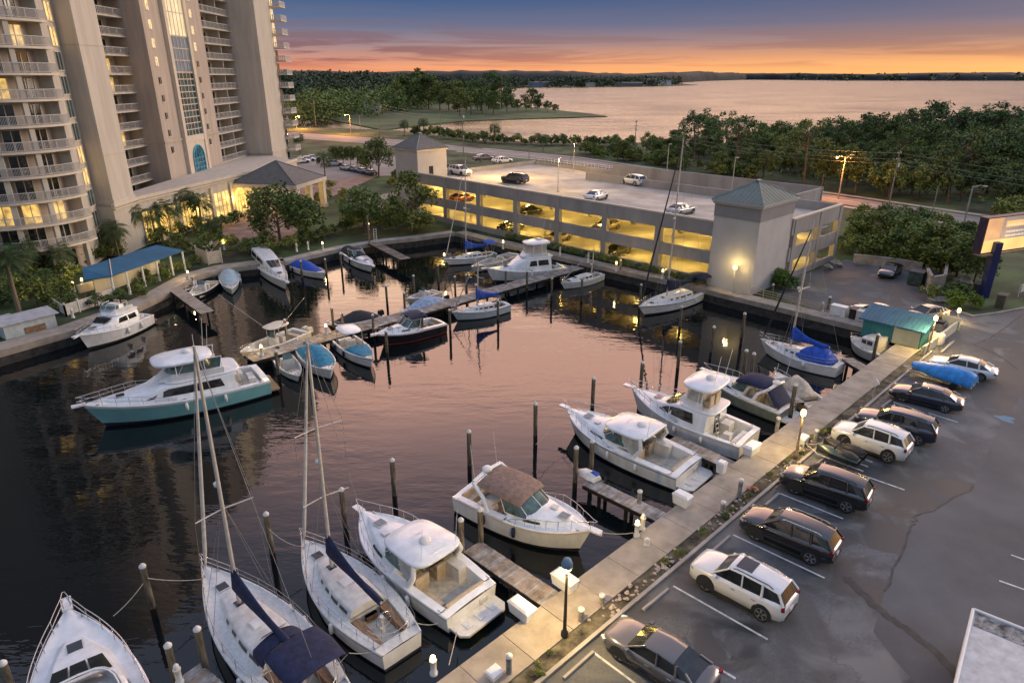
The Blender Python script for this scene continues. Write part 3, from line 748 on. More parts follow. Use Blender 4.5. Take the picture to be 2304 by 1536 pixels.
# ---- garden shrubs along the quays
def shrubs(pts, label, group, protos, lo=.5, hi=.9):
    for p in pts: place_tree(random.choice(protos), p if not isinstance(p, tuple) else G(*p), label, 'shrub', group, random.uniform(lo, hi))
hedge = [(1032 + 17.5 * i, 515 + 4.5 * i) for i in range(27)]
shrubs([ST(68.6 - .0 * i, 72 - 1.25 * i) for i in range(27)], 'low clipped bush at the foot of the garage wall along the quay', 'bushes along the garage quay', P_bush, .42, .6)
shrubs([(735 + 18 * i, 530 - 5 * i) for i in range(12)], 'dark bush in the bed behind the back seawall', 'bushes behind the back seawall', P_bush, .6, 1.0)
shrubs([(440, 595), (418, 605), (400, 612), (375, 628), (345, 640), (330, 628), (310, 650), (362, 612)], 'bush in the bed below the long blue awning', 'bushes below the blue awning', P_bush, .5, .85)
shrubs([(195, 590), (215, 588), (240, 582), (262, 575), (178, 600)], 'dark leafy bush at the foot of the tower between two wall bays', 'bushes at the foot of the tower', P_bush, 1.1, 1.7)
shrubs([(1745, 640), (1760, 645), (1775, 652), (1735, 632)], 'bright green bush lit by the lamp beside the garage stair tower', 'lit bushes by the garage stair tower', P_bushy, .75, 1.05)
shrubs([(2140, 690), (2165, 682), (2185, 692), (2150, 672)], 'yellow-green bush on the island by the lot entrance', 'bushes on the lot entrance island', P_bushy + P_bush[:1], .7, 1.05)
shrubs([(1915 + 16 * i, 570 + 3.2 * i) for i in range(16)], 'dark bush in the thicket right behind the back lot wall', 'bushes behind the back lot wall', P_bush, .9, 1.5)
shrubs([(2090, 672), (1905, 545), (1925, 540), (1890, 560)], 'green bush by the block wall of the back lot', 'bushes by the back lot wall', P_bush, .7, 1.0)
shrubs([(470, 555), (490, 545), (400, 545), (520, 560), (478, 520)], 'garden bush in front of the lit hotel windows', 'bushes in front of the hotel windows', P_bush, .7, 1.2)
shrubs([(130, 700), (115, 690), (160, 690), (215, 690), (250, 680), (270, 672), (320, 668), (80, 640), (55, 655)], 'garden bush beside the white fence on the left quay', 'bushes by the white quay fence', P_bush + P_bushy[:1], .45, .8)
shrubs([(765, 465), (720, 460), (735, 448), (770, 445), (890, 405), (880, 420), (745, 425)], 'low bush in the islands of the forecourt', 'bushes in the forecourt islands', P_bush, .7, 1.2)
rnd = random.Random(12)
for i in range(24):
    s = rnd.uniform(3, 62)
    place_tree(rnd.choice(P_bush), ST(s, rnd.uniform(13.95, 14.5), .03), 'tuft of low plants in the strip between promenade and kerb', 'plant', 'tufts in the kerbside planting strip', rnd.uniform(.10, .22))

shrubs([(20, 640), (38, 628), (60, 618), (84, 622), (100, 630), (28, 660), (70, 640), (95, 655), (140, 668), (160, 640), (10, 690), (85, 690)], 'leafy garden shrub on the lawn between the tower and the left quay', 'shrubs on the lawn below the tower', P_bush, .9, 1.5)
shrubs([(285, 560), (330, 552), (365, 545), (405, 530), (438, 520), (455, 530), (500, 518), (530, 505), (455, 575), (410, 572)], 'planting in front of the lobby wing', 'planting along the lobby wing', P_bush, .8, 1.3)
shrubs([(560, 570), (585, 566), (608, 572), (655, 562), (690, 552), (715, 545), (600, 556), (790, 515), (850, 505), (868, 520), (905, 505), (960, 510)], 'dark garden shrub below the trees behind the back seawall', 'shrubs below the hotel trees', P_bush, .9, 1.5)
# ---- palms
def palm_proto(name, h, nfr, flen, seed, fan=True, tr=.16):
    rnd = random.Random(seed); root = bpy.data.objects.new(name, None); COL.objects.link(root)
    mb = MB(); lx, ly = rnd.uniform(-.25, .25), rnd.uniform(-.25, .25)
    mb.tube([(0, 0, -.2), (lx * .3, ly * .3, h * .4), (lx, ly, h)], [tr * 1.25, tr, tr * .9], 9)
    for k in range(10):
        a = rnd.uniform(0, 6.28); z = h - rnd.uniform(.05, .8)
        mb.tube([(lx + tr * math.cos(a), ly + tr * math.sin(a), z), (lx + (tr + .22) * math.cos(a), ly + (tr + .22) * math.sin(a), z + .22)], [.05, .03], 4)
    mb.build('trunk', M_palmbark, root)
    mb = MB()
    for i in range(nfr):
        a = 2.4 * i + rnd.uniform(-.2, .2); up = 1.15 - 1.9 * (i / nfr) + rnd.uniform(-.15, .15)
        d = Vector((math.cos(a), math.sin(a), 0)); side = Vector((-d.y, d.x, 0))
        L = flen * rnd.uniform(.8, 1.1); base = Vector((lx, ly, h))
        pts = []
        for k in range(7):
            f = k / 6; x = L * f * math.cos(up) ; z = L * f * math.sin(up) - .55 * L * f * f
            pts.append(base + d * x + Vector((0, 0, z)))
        mb.tube(pts[:5], [.025, .02, .018, .015, .01], 4, caps=False)
        if fan:
            c = pts[3]; dirv = (pts[5] - pts[3]).normalized(); nl = 13
            for j in range(nl):
                b = -1.5 + 3.0 * j / (nl - 1); v = dirv * math.cos(b) + side * math.sin(b); ll = L * .52 * (1 - .18 * abs(b)) * rnd.uniform(.85, 1.1)
                w = v.cross(Vector((0, 0, 1))); w = (w.normalized() if w.length > .01 else side) * .055
                tip = c + v * ll + Vector((0, 0, -.28 * ll)); mid = c + v * ll * .55
                mb.add([c, mid + w, tip, mid - w], [(0, 1, 2, 3)])
        else:
            for k in range(1, 26):
                f = k / 26 * 5.99; i0 = int(f); q = pts[i0].lerp(pts[min(6, i0 + 1)], f - i0)
                tang = (pts[min(6, i0 + 1)] - pts[i0]).normalized()
                for sg in (-1, 1):
                    ll = L * .27 * math.sin(math.pi * (.12 + .8 * k / 26)); v = (side * sg * .85 + tang * .5 + Vector((0, 0, -.35))).normalized()
                    w = tang * .035
                    mb.add([q - w, q + v * ll * .5 + w, q + v * ll, q + v * ll * .5 - w], [(0, 1, 2, 3)])
    mb.build('crown', M_palm, root, recalc=False)
    return root
P_palm = [palm_proto('fan_palm', 4.6, 40, 2.6, 71), palm_proto('fan_palm', 5.2, 44, 2.6, 72), palm_proto('fan_palm', 6.0, 44, 2.7, 73)]
for k, (px, py, v, s, lab) in enumerate([(312, 556, 2, .88, 'tall fan palm against the pale wing wall, leftmost by the lit hotel windows'),
        (352, 545, 0, 1.0, 'fan palm standing in the bright light of the first hotel window'), (388, 538, 0, 1.05, 'fan palm between the two lit hotel windows'),
        (412, 522, 1, 1.1, 'tallest fan palm before the third lit hotel window'), (432, 515, 1, 1.0, 'fan palm just right of the tallest one by the hotel windows'),
        (478, 548, 0, .75, 'short bushy palm at the edge of the hotel forecourt'), (676, 345, 1, 1.0, 'fan palm on the grass beyond the right end of the tower'),
        (733, 412, 2, 1.0, 'shaggy palm beside the hotel porch roof, by the forecourt'),
        (1113, 325, 1, 1.15, 'lone fan palm on the bank with the bay behind it'), (910, 305, 0, 1.1, 'small palm left of the utility pole on the bay bank'), (954, 305, 0, 1.25, 'dry-looking palm beside the utility pole on the bay bank'), (1222, 340, 0, .9, 'short bushy palm on the bank behind the garage roof')]):
    p = P_palm[v]
    t = dup(p, G(px, py), k * 1.3, lab, scale=s); t['category'] = 'palm tree'
P_fe = palm_proto('feather_palm', 6.0, 34, 3.2, 77, fan=False, tr=.2)
P_fe.location = G(45, 706); tag(P_fe, 'big feathery palm with pale trunk at the left edge by the quay', 'palm tree')
t = dup(P_fe, G(-8, 690), 2.0, 'second feathery palm half outside the left edge of the photo', scale=.9); t['category'] = 'palm tree'
t = dup(P_fe, G(112, 662), 2.0, 'small palm leaning behind the white fence on the left quay', scale=.42); t['category'] = 'palm tree'
for k, (px, py, v, s, lab) in enumerate([(68, 640, 0, 1.0, 'palm on the lawn right of the big feathery palm'), (150, 630, 0, .8, 'short palm between the lawn lamps and the tower'), (268, 580, 0, .9, 'palm at the corner of the pale pier beside the blue awning'), (455, 520, 1, .95, 'rightmost fan palm before the lobby windows')]):
    t = dup(P_palm[v], G(px, py), k + .5, lab, scale=s); t['category'] = 'palm tree'
for p in P_palm: bpy.data.objects.remove(p.children[0]); bpy.data.objects.remove(p.children[0]); bpy.data.objects.remove(p)

# ---- peninsula trees
rnd = random.Random(21); n = 0
for px, py, s in [(1140, 240, .9), (1115, 244, 1.0), (1095, 240, 1.1), (1075, 246, 1.15), (1050, 248, 1.25), (1030, 252, 1.25), (1010, 250, 1.2), (1085, 255, 1.0), (1060, 258, 1.0), (1035, 262, 1.0), (1110, 258, .9), (1140, 254, .75), (1165, 250, .5), (1185, 250, .45), (1210, 250, .5), (1232, 252, .45), (1250, 254, .35), (990, 248, 1.2), (965, 246, 1.5), (940, 242, 1.7), (918, 244, 1.5), (895, 246, 1.2)]:
    p = G(px, py, -.9)
    place_tree(P_oak[n % 4], p, 'dark bushy tree in the grove on the point in the bay', group='grove on the point in the bay', sc=s * 1.95); n += 1
for px, py, s in [(1100, 246, 1.9), (1130, 244, 1.7), (1082, 250, 1.6)]:
    place_tree(P_pine[n % 3], G(px, py, -.9), 'tall pine standing above the grove on the point', group='pines on the point in the bay', sc=s * 1.25); n += 1
place_tree(P_oak[1], G(1195, 247, -.9), 'lone round tree on the low spit with water behind it', sc=(2.0, 2.0, 1.8))

# ---- far woods as masses
def mass(name, pts, wid, hlo, hhi, cnt, leafs, per, m, label, seed, z0=-.9):
    rng = np.random.default_rng(seed); C, Rd = [], []
    pts = np.array(pts, float); seg = np.linalg.norm(np.diff(pts, axis=0), axis=1); cum = np.concatenate([[0], np.cumsum(seg)])
    for i in range(cnt):
        f = rng.random() * cum[-1]; k = min(len(seg) - 1, np.searchsorted(cum, f) - 1 if f > 0 else 0); k = max(k, 0)
        t = (f - cum[k]) / seg[k]; p = pts[k] * (1 - t) + pts[k + 1] * t
        d = (pts[k + 1] - pts[k]) / seg[k]; nrm = np.array([-d[1], d[0]]); nrm = nrm if nrm[1] > 0 else -nrm; p = p + nrm * rng.random() * wid
        h = rng.uniform(hlo, hhi); r = h * rng.uniform(.28, .5)
        for zz in (0.25, .55, .82):
            C.append((p[0] + rng.normal() * r * .3, p[1] + rng.normal() * r * .3, z0 + h * zz)); Rd.append(r * (1.1 - .45 * zz))
    P = clump_points(C, Rd, per, rng, .6, .9)
    me = leaf_mesh(name, P, None, leafs, m, rng)
    o = bpy.data.objects.new(name, me); COL.objects.link(o)
    return tag(o, label, 'woods', kind='stuff')
gp = lambda l, z=-.9: [tuple(G(*p, z)[:2]) for p in l]
mass('woodland', gp([(1005, 232), (880, 262), (800, 266), (715, 284), (610, 290)]), 60, 10, 16, 170, 1.2, 2.2, M_leaf_d, 'dark woodland behind the lawn on the left shore of the bay', 1)
mass('woodland', gp([(985, 214), (850, 232), (600, 240)]), 260, 12, 20, 360, 2.2, .8, M_leaf_far, 'deep band of woodland running back from the left shore', 2)
mass('woodland', gp([(985, 203), (700, 206), (450, 208)]), 1200, 20, 32, 480, 4.0, .22, M_leaf_far, 'distant woodland stretching to the horizon on the left', 3)
mass('woodland', gp([(1545, 190.5), (1490, 193.5), (1400, 195), (1200, 197), (1000, 198.5), (700, 200)]), 160, 14, 22, 420, 3.5, .3, M_leaf_far, 'dark wooded shoreline across the bay', 4, -.8)
mass('woodland', [(420, 2300), (-300, 2300), (-1200, 2000), (-2400, 1900)], 2200, 18, 30, 650, 9.0, .05, M_leaf_far, 'wooded land along the far horizon', 5, -.8)
mass('woodland', [(1500, 3340), (2600, 3300), (5200, 3500)], 900, 20, 34, 420, 14.0, .025, M_leaf_far, 'thin dark bank of trees on the far right horizon', 6, -.8)
mass('undergrowth', [(44, 196), (60, 168), (78, 144), (98, 116), (120, 90)], 46, 1.0, 2.6, 420, .45, 5, M_leaf_m, 'low scrub filling the ground under the wood by the bay', 7, 0)
# ================================================================== APARTMENT TOWER
rnd = random.Random(5)
FH = 2.75
def zf(k): return 4.0 + FH * k
TW = thing('apartment_tower', 'tall beige apartment tower with stacked balconies and a curved left wing', 'building', (0, 0, 0))
mb = MB()
mb.prism([(-80, 90.2), (-63.6, 90.2), (-63.6, 161.6), (-80, 161.6)], 0, 58)                     # core
mb.prism([(-63.6, 138), (-60.7, 138), (-60.7, 152.1), (-63.6, 152.1)], 0, 57.5)                # back wall of the far balconies
B0, B1 = (-54.4, 84.6), (-55.6, 90.0)
mb.prism([(-80, 78), (-62, 78), B0, B1, (-80, 90.1)], 0, 57)
mb.build('wall', M_wall, TW)
def pier(x1, y0, y1, name='pier'):
    mb = MB(); mb.prism([(-70, y0), (x1, y0), (x1, y1), (-70, y1)], 0, 60)
    for z in (13.2, 26.5, 40):
        mb.prism([(-69, y0 - .06), (x1 + .06, y0 - .06), (x1 + .06, y1 + .02), (-69, y1 + .02)], z, z + .12)
    mb.prism([(-69, y0 - .14), (x1 + .14, y0 - .14), (x1 + .14, y1 + .1), (-69, y1 + .1)], 7.0, 7.5)
    mb.build(name, M_wall, TW)
pier(-53.3, 89.95, 95.2)
pier(-52.7, 152, 162)
# rose centre block with the tall stair window
mb = MB(); mb.prism([(-70, 116), (-58, 116), (-58, 138), (-70, 138)], 0, 59)
for z in (12.4,): mb.prism([(-69, 115.9), (-57.85, 115.9), (-57.85, 138.1), (-69, 138.1)], z, z + .35)
mb.build('centre_block', M_pink, TW)
mb = MB()
for y in (122.3, 130.0): mb.box(-58.1, -57.35, y, y + .95, 0, 59.2)
mb.box(-58.1, -57.4, 123.25, 130.0, 11.9, 12.9)
mb.build('window_frame', M_trim, TW)
M_cur1 = mat('stair_glass_low', (.02, .075, .085), .12, noise=.5, scale=.6, spec=.8)
M_cur2 = mat('stair_glass_painted_reflection', (.20, .25, .31), .3, noise=.15, scale=.5)  # pale lavender reflection painted into the colour of the middle panes
M_cur3 = emis('stair_glass_lit', (.95, .72, .36), .62, .25, .45)
def curtain(z0, z1, m, nr):
    mb = MB(); mb.box(-57.95, -57.7, 123.25, 130.0, z0, z1); o = mb.build('stair_window', m, TW)
    mb = MB()
    for k in range(1, 5): y = 123.25 + 6.75 * k / 5; mb.box(-57.75, -57.62, y - .06, y + .06, z0, z1)
    for k in range(nr + 1): z = z0 + (z1 - z0) * k / nr; mb.box(-57.76, -57.61, 123.25, 130.0, z - .07, z + .07)
    mb.build('mullion', M_trim, o)
curtain(12.9, 23.4, M_cur1, 10); curtain(23.5, 29.2, M_cur2, 3); curtain(29.3, 58.5, M_cur3, 8)
# arched teal window
def arch(y0, y1, z0, z1, x, m, fm, parent, name='arched_window', n=12, th=.12):
    mb = MB(); r = (y1 - y0) / 2; cyy = (y0 + y1) / 2; zs = z1 - r
    pts = [(y0, z0), (y1, z0)] + [(cyy + r * math.cos(math.pi * k / n), zs + r * math.sin(math.pi * k / n)) for k in range(n + 1)]
    mb.add([(x, p[0], p[1]) for p in pts], [tuple(range(len(pts)))]); mb.add([(x - .1, p[0], p[1]) for p in pts], [tuple(reversed(range(len(pts))))])
    o = mb.build(name, m, parent)
    mb = MB(); ring = [Vector((x + .06, p[0], p[1])) for p in pts[1:]] + [Vector((x + .06, y0, z0))]
    mb.tube([ring[0]] + ring[1:], th, 6)
    for k in range(1, 4):
        y = y0 + (y1 - y0) * k / 4; mb.box(x + .01, x + .08, y - .05, y + .05, z0, zs + math.sqrt(max(0, r * r - (y - cyy) ** 2)))
    for k in range(5): z = z0 + (zs - z0) * (k + .5) / 4.5; mb.box(x + .012, x + .075, y0, y1, z - .05, z + .05)
    mb.build('window_frame', fm, o); return o
M_arch = mat('arched_teal_glass', (.03, .16, .24), .15, noise=.4, scale=.8, spec=.8)
mb = MB(); mb.box(-58.1, -57.55, 123.3, 130.0, 0, 11.9); mb.build('arch_panel', M_trim, TW)
arch(124.4, 128.9, 5.1, 11.2, -57.5, M_arch, mat('teal_frame', (.10, .33, .42), .5), TW)
# little square windows on the rose wall
for col, y in ((0, 118.2), (1, 133.6)):
    for k in range(-1, 12):
        z = 9.7 + FH * (k + .35)
        if z < 8: continue
        lit = k >= (5 if col == 0 else 6)
        mb = MB(); mb.box(-58.05, -57.94, y - .42, y + .42, z, z + (1.35 if lit else 1.0)); o = mb.build('window', M_lit2 if lit else M_glass, TW)
        mb = MB(); mb.box(-58.04, -57.90, y - .55, y + .55, z - .14, z - .01); mb.box(-57.98, -57.90, y - .03, y + .03, z, z + 1.0); mb.build('sill', M_trim, o)
# straight balconies left and right of the centre block
def straight_bal(x, xb, y0, y1, k, side):
    z = zf(k); mb = MB(); mb.box(xb, x, y0, y1, z - .24, z + .0)
    b = mb.build('balcony', M_wall, TW)
    mb = MB(); mb.box(x - .09, x - .03, y0, y1, z + .98, z + 1.06); mb.box(x - .08, x - .04, y0, y1, z + .06, z + .12)
    n = int((y1 - y0) / .34)
    for i in range(n + 1):
        y = y0 + (y1 - y0) * i / n; w = .028 if i % 6 else .06
        mb.box(x - .08, x - .04, y - w, y + w, z + .06, z + 1.0)
    mb.build('railing', M_rail, b)
    mb = MB(); ya = y0 + (y1 - y0) * .42; yb = y0 + (y1 - y0) * .80
    mb.box(xb, xb + .05, ya, ya + 1.5, z, z + 2.1); mb.build('glass_door', M_glass, b)
    lit = rnd.random() < (.55 if side == 0 and (k < 4 or k > 10) else .15)
    mb = MB(); mb.box(xb, xb + .05, yb, min(yb + 2.1, y1 - .2), z, z + 2.15); mb.build('glass_door', M_lit if lit and side == 0 else (M_teak if rnd.random() < .35 else M_glass), b)
    mb = MB(); ym = y0 + (y1 - y0) * .62; mb.box(xb, x - .4, ym - .1, ym + .1, z, z + FH - .24); mb.build('divider_wall', M_wall, b)
for k in range(0, 14):
    straight_bal(-61.0, -63.6, 97, 116, k, 0)
    straight_bal(-58.1, -60.7, 138, 152, k, 1)
# window column on the flat wall beside the curved balconies
bd = Vector((B1[0] - B0[0], B1[1] - B0[1], 0)).normalized(); bn = Vector((bd.y, -bd.x, 0))
for k in range(0, 13):
    z = zf(k) - 2.4 + .0
    lit = k in (3, 4, 10, 9) 
    for j, (f0, f1) in enumerate(((2.9, 4.7),)):
        mb = MB(); a = Vector((*B0, 0)) + bd * f0 + bn * .02; b = Vector((*B0, 0)) + bd * f1 + bn * .02
        mb.add([(a.x, a.y, z), (b.x, b.y, z), (b.x, b.y, z + 2.0), (a.x, a.y, z + 2.0)], [(0, 1, 2, 3)])
        mb.add([(a.x - bn.x * .1, a.y - bn.y * .1, z), (b.x - bn.x * .1, b.y - bn.y * .1, z), (b.x - bn.x * .1, b.y - bn.y * .1, z + 2.0), (a.x - bn.x * .1, a.y - bn.y * .1, z + 2.0)], [(3, 2, 1, 0)])
        o = mb.build('window', M_lit if lit else M_teal, TW)
        mb = MB(); mid = (a + b) / 2
        for c, w, zz, hh in ((mid, 2.1, z - .14, .14), (mid, 2.1, z + 2.0, .1)): mb.obox((c.x + bn.x * .03, c.y + bn.y * .03, zz + hh / 2), (w, .14, hh), math.atan2(bd.y, bd.x))
        for c in (mid, a, b): mb.obox((c.x + bn.x * .03, c.y + bn.y * .03, z + 1.0), (.07, .09, 2.0), math.atan2(bd.y, bd.x))
        mb.build('window_frame', M_trim, o)
# curved balcony stack
CX, CY, CR = -60.6, 83.0, 8.1
def arc(r, a0, a1, n): return [(CX + r * math.cos(R(a0 + (a1 - a0) * i / n)), CY + r * math.sin(R(a0 + (a1 - a0) * i / n))) for i in range(n + 1)]
A0, A1 = 4, -120
mb = MB(); mb.prism(arc(CR - 1.9, A0 + 12, A1, 30) + [(-80, 76), (-80, 88)], 0, 56); mb.build('curved_wall', M_pink, TW)
LITC = {(1, 1), (1, 2), (1, 0), (6, 1), (8, 1), (8, 0), (8, 2), (5, 2)}
for k in range(0, 13):
    z = zf(k); mb = MB()
    mb.prism(arc(CR, A0, A1, 30) + list(reversed(arc(CR - 2.0, A0, A1, 30))), z - .26, z)
    b = mb.build('balcony', M_trim, TW)
    mb = MB()
    for zz, r_ in ((z + 1.02, .045), (z + .12, .03)): mb.tube([(p[0], p[1], zz) for p in arc(CR - .12, A0, A1, 40)], r_, 5)
    for i in range(0, 121):
        a = R(A0 + (A1 - A0) * i / 120); x, y = CX + (CR - .12) * math.cos(a), CY + (CR - .12) * math.sin(a)
        w = .032 if i % 10 else .07
        mb.obox((x, y, z + .55), (.035, w, .98), a)
    mb.build('railing', M_rail, b)
    for j, a in enumerate((-20, -47, -72, -97)):
        # sliding doors with curtains, and the columns between bays
        mb = MB(); pa = arc(CR - 1.86, a + 8, a - 8, 3)
        lit = (k, j) in LITC
        mb.prism(pa + list(reversed(arc(CR - 1.95, a + 8, a - 8, 3))), z + .02, z + 2.15)
        d = mb.build('glass_door', M_lit if lit else M_glass, b)
        mb = MB()
        for q in (a + 8, a, a - 8): 
            p = arc(CR - 1.83, q, q, 1)[0]; mb.obox((p[0], p[1], z + 1.08), (.06, .09, 2.15), R(q))
        mb.build('door_frame', M_trim, d)
    for a in (-33, -60, -85):
        mb = MB(); p = arc(CR - .55, a, a, 1)[0]; mb.obox((p[0], p[1], z + (FH - .26) / 2), (.5, .55, FH - .262), R(a)); mb.build('column', M_wall, b)
    mb = MB()
    for a in (-2,):
        p0, p1 = arc(CR - .3, a, a, 1)[0], arc(CR - 1.9, a, a, 1)[0]; m_ = ((p0[0] + p1[0]) / 2, (p0[1] + p1[1]) / 2)
        mb.obox((m_[0], m_[1], z + (FH - .26) / 2), (1.6, .3, FH - .262), R(a))
    mb.build('end_wall', M_wall, b)
for a in (-8, -33, -60, -85): mb = MB(); p = arc(CR - .55, a, a, 1)[0]; mb.obox((p[0], p[1], 1.87), (.55, .6, 3.74), R(a)); mb.build('column', M_wall, TW)
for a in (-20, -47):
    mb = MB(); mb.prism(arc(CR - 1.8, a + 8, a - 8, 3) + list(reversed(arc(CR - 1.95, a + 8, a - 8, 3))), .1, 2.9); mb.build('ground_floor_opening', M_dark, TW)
# small balconies on the far right flank
for k in range(0, 14):
    z = zf(k); mb = MB(); mb.box(-54, -50.6, 162.01, 166, z - .2, z); b = mb.build('balcony', M_trim, TW)
    mb = MB()
    for zz in (z + .95, z + .05): mb.box(-50.7, -50.62, 162.05, 166, zz, zz + .08); mb.box(-54, -50.7, 165.9, 165.98, zz, zz + .08); mb.box(-52.6, -50.7, 162.04, 162.12, zz, zz + .08)
    for i in range(11): mb.box(-50.68, -50.64, 162.1 + i * .38, 162.28 + i * .38, z + .1, z + .97)
    for i in range(5): mb.box(-52.5 + i * .38, -52.32 + i * .38, 162.06, 162.1, z + .1, z + .97)
    mb.build('railing', M_rail, b)
    mb = MB(); mb.box(-54.0, -52.75, 162.02, 163.9, z + .01, z + 2.2); mb.build('glass_door', M_lit2 if k in (9, 10, 11, 12) else M_glass, b)

# ------------------------------------------------------------------ lobby wing
LW = thing('lobby_wing', 'low beige lobby wing with tall windows lit yellow at the foot of the tower', 'building')
F0, F1, F2 = Vector((-53.2, 89.4, 0)), Vector((-53.2, 95.5, 0)), Vector((-45.0, 133.0, 0))
mb = MB(); mb.prism([(F0.x, F0.y), (F1.x, F1.y), (F2.x, F2.y), (-44.5, 142), (-52.5, 151.5), (-57.7, 151.5), (-57.7, 96), (-56, 95.3), (-56, 89.4)], 0, 6.6); mb.build('wall', M_wall, LW)
fd = (F2 - F1).normalized(); fn = Vector((fd.y, -fd.x, 0)); fa = math.atan2(fd.y, fd.x)
mb = MB()
L = (F2 - F1).length; c = F1 + fd * L / 2
mb.obox((c.x, c.y, 6.82), (L + .3, .5, .44), fa); mb.obox((c.x + fn.x * .1, c.y + fn.y * .1, 6.35), (L + .3, .36, .2), fa)
c = (F0 + F1) / 2; mb.obox((c.x, c.y, 6.82), (.5, (F1 - F0).length, .44), 0); mb.obox((c.x + .1, c.y, 6.35), (.36, (F1 - F0).length, .2), 0)
c = F2 + Vector((.25, 4.5, 0)); mb.obox((c.x, c.y, 6.82), (9.0, .5, .44), math.atan2(9, .5))
mb.build('cornice', M_trim, LW)
def wing_window(d, w, z0, z1, m, arched=False):
    a = F1 + fd * d + fn * .03; b = a + fd * w
    mb = MB(); n = 10
    pts = [(0, z0), (w, z0)]
    if arched: pts += [(w / 2 + w / 2 * math.cos(math.pi * i / n), z1 - w / 2 + w / 2 * math.sin(math.pi * i / n)) for i in range(n + 1)]
    else: pts += [(w, z1), (0, z1)]
    mb.add([tuple(a + fd * p[0] + Vector((0, 0, p[1]))) for p in pts], [tuple(range(len(pts)))])
    mb.add([tuple(a + fd * p[0] - fn * .08 + Vector((0, 0, p[1]))) for p in pts], [tuple(reversed(range(len(pts))))])
    o = mb.build('window', m, LW)
    mb = MB()
    for k in range(5): p = a + fd * (w * k / 4) + fn * .03; mb.obox((p.x, p.y, (z0 + z1 - (w / 2 if arched else 0)) / 2), (.09, .1, z1 - z0 - (w / 2 if arched else 0)), fa)
    for z in (z0, z0 + (z1 - z0) * .45, z0 + (z1 - z0) * .68): p = a + fd * w / 2 + fn * .035; mb.obox((p.x, p.y, z), (w, .1, .09), fa)
    mb.build('window_frame', M_trim, o)
M_lobby = emis('lobby_glow', (1.0, .62, .14), 1.1, .45, .9)
for i, (d, w) in enumerate([(.3, 2.6), (4.4, 3.0), (8.6, 3.0), (12.8, 3.0), (16.9, 4.2), (22.6, 3.2)]):
    wing_window(d, w, .5, 4.7, M_lobby if i != 1 else M_lit, arched=(i in (5,)))
mb = MB()
for d in (3.6, 7.9, 12.1, 16.3, 21.6): p = F1 + fd * d + fn * .18; mb.obox((p.x, p.y, 2.9), (.55, .36, 5.8), fa)
mb.build('pilaster', M_trim, LW)
for d in (3.75, 12.0, 21.7):
    p = F1 + fd * d + fn * .75
    light('wing_lamp_light', (p.x, p.y, 3.2), 170, (1, .66, .16), .2, LW)

# ------------------------------------------------------------------ porch with hipped roof
PC = thing('porch', 'hotel arrival porch with a grey hipped roof on square columns', 'porch')
e = [Vector((-49.0, 117.8, 5.6)), Vector((-36.8, 115.2, 5.6)), Vector((-34.6, 126.6, 5.6)), Vector((-47.0, 129.3, 5.6))]
ap = Vector((-42.0, 122.3, 8.9)); ap2 = Vector((-43.5, 122.7, 8.9))
M_shing = mat('roof_slate_grey', (.13, .125, .115), .8, noise=.14, scale=1.2, stretch=(1, 1, 6), bump=.3, bscale=5)
mb = MB(); up = Vector((0, 0, .02))
mb.add([tuple(v) for v in e] + [tuple(ap)], [(0, 1, 4), (1, 2, 4), (2, 3, 4), (3, 0, 4)]); mb.build('roof', M_shing, PC)
mb = MB()
for i in range(4): mb.tube([e[i] + up, ap + up], .09, 5)
mb.build('ridge_cap', mat('ridge_metal', (.09, .10, .10), .6), PC)
mb = MB()
for i in range(4):
    a, b = e[i], e[(i + 1) % 4]; m_ = (a + b) / 2; d = b - a; mb.obox((m_.x, m_.y, 5.25), (d.length - .02, .3, .62), math.atan2(d.y, d.x))
mb.build('fascia', M_trim, PC)
mb = MB(); ins = [v.lerp(Vector((-41.8, 122.2, 5.6)), .05) for v in e]
mb.slab([(v.x, v.y, 5.0) for v in ins], .08); mb.build('ceiling', M_trim, PC)
cen = sum(e, Vector()) / 4
for v in [e[1], e[2], e[0].lerp(e[1], .52), e[2].lerp(e[3], .5), e[1].lerp(e[2], .5)]:
    q = v.lerp(cen, .10); mb = MB(); mb.obox((q.x, q.y, 2.45), (.95, .95, 4.9), fa); mb.obox((q.x, q.y, .35), (1.2, 1.2, .7), fa); mb.obox((q.x, q.y, 4.6), (1.15, 1.15, .3), fa)
    for z in (1.3, 2.2, 3.1): mb.obox((q.x, q.y, z), (.99, .99, .06), fa)
    mb.build('column', M_trim, PC)
for p in ((-44.5, 121), (-39.5, 120.5), (-42, 125)):
    light('porch_light', (p[0], p[1], 4.6), 380, (1, .70, .20), .25, PC)
mb = MB()
for p in ((-44.5, 121), (-39.5, 120.5), (-42, 125)): mb.lathe([(.0, 0), (.28, .02), (.30, .10)], (p[0], p[1], 4.72), 12)
mb.build('ceiling_lamp', M_bulb, PC)

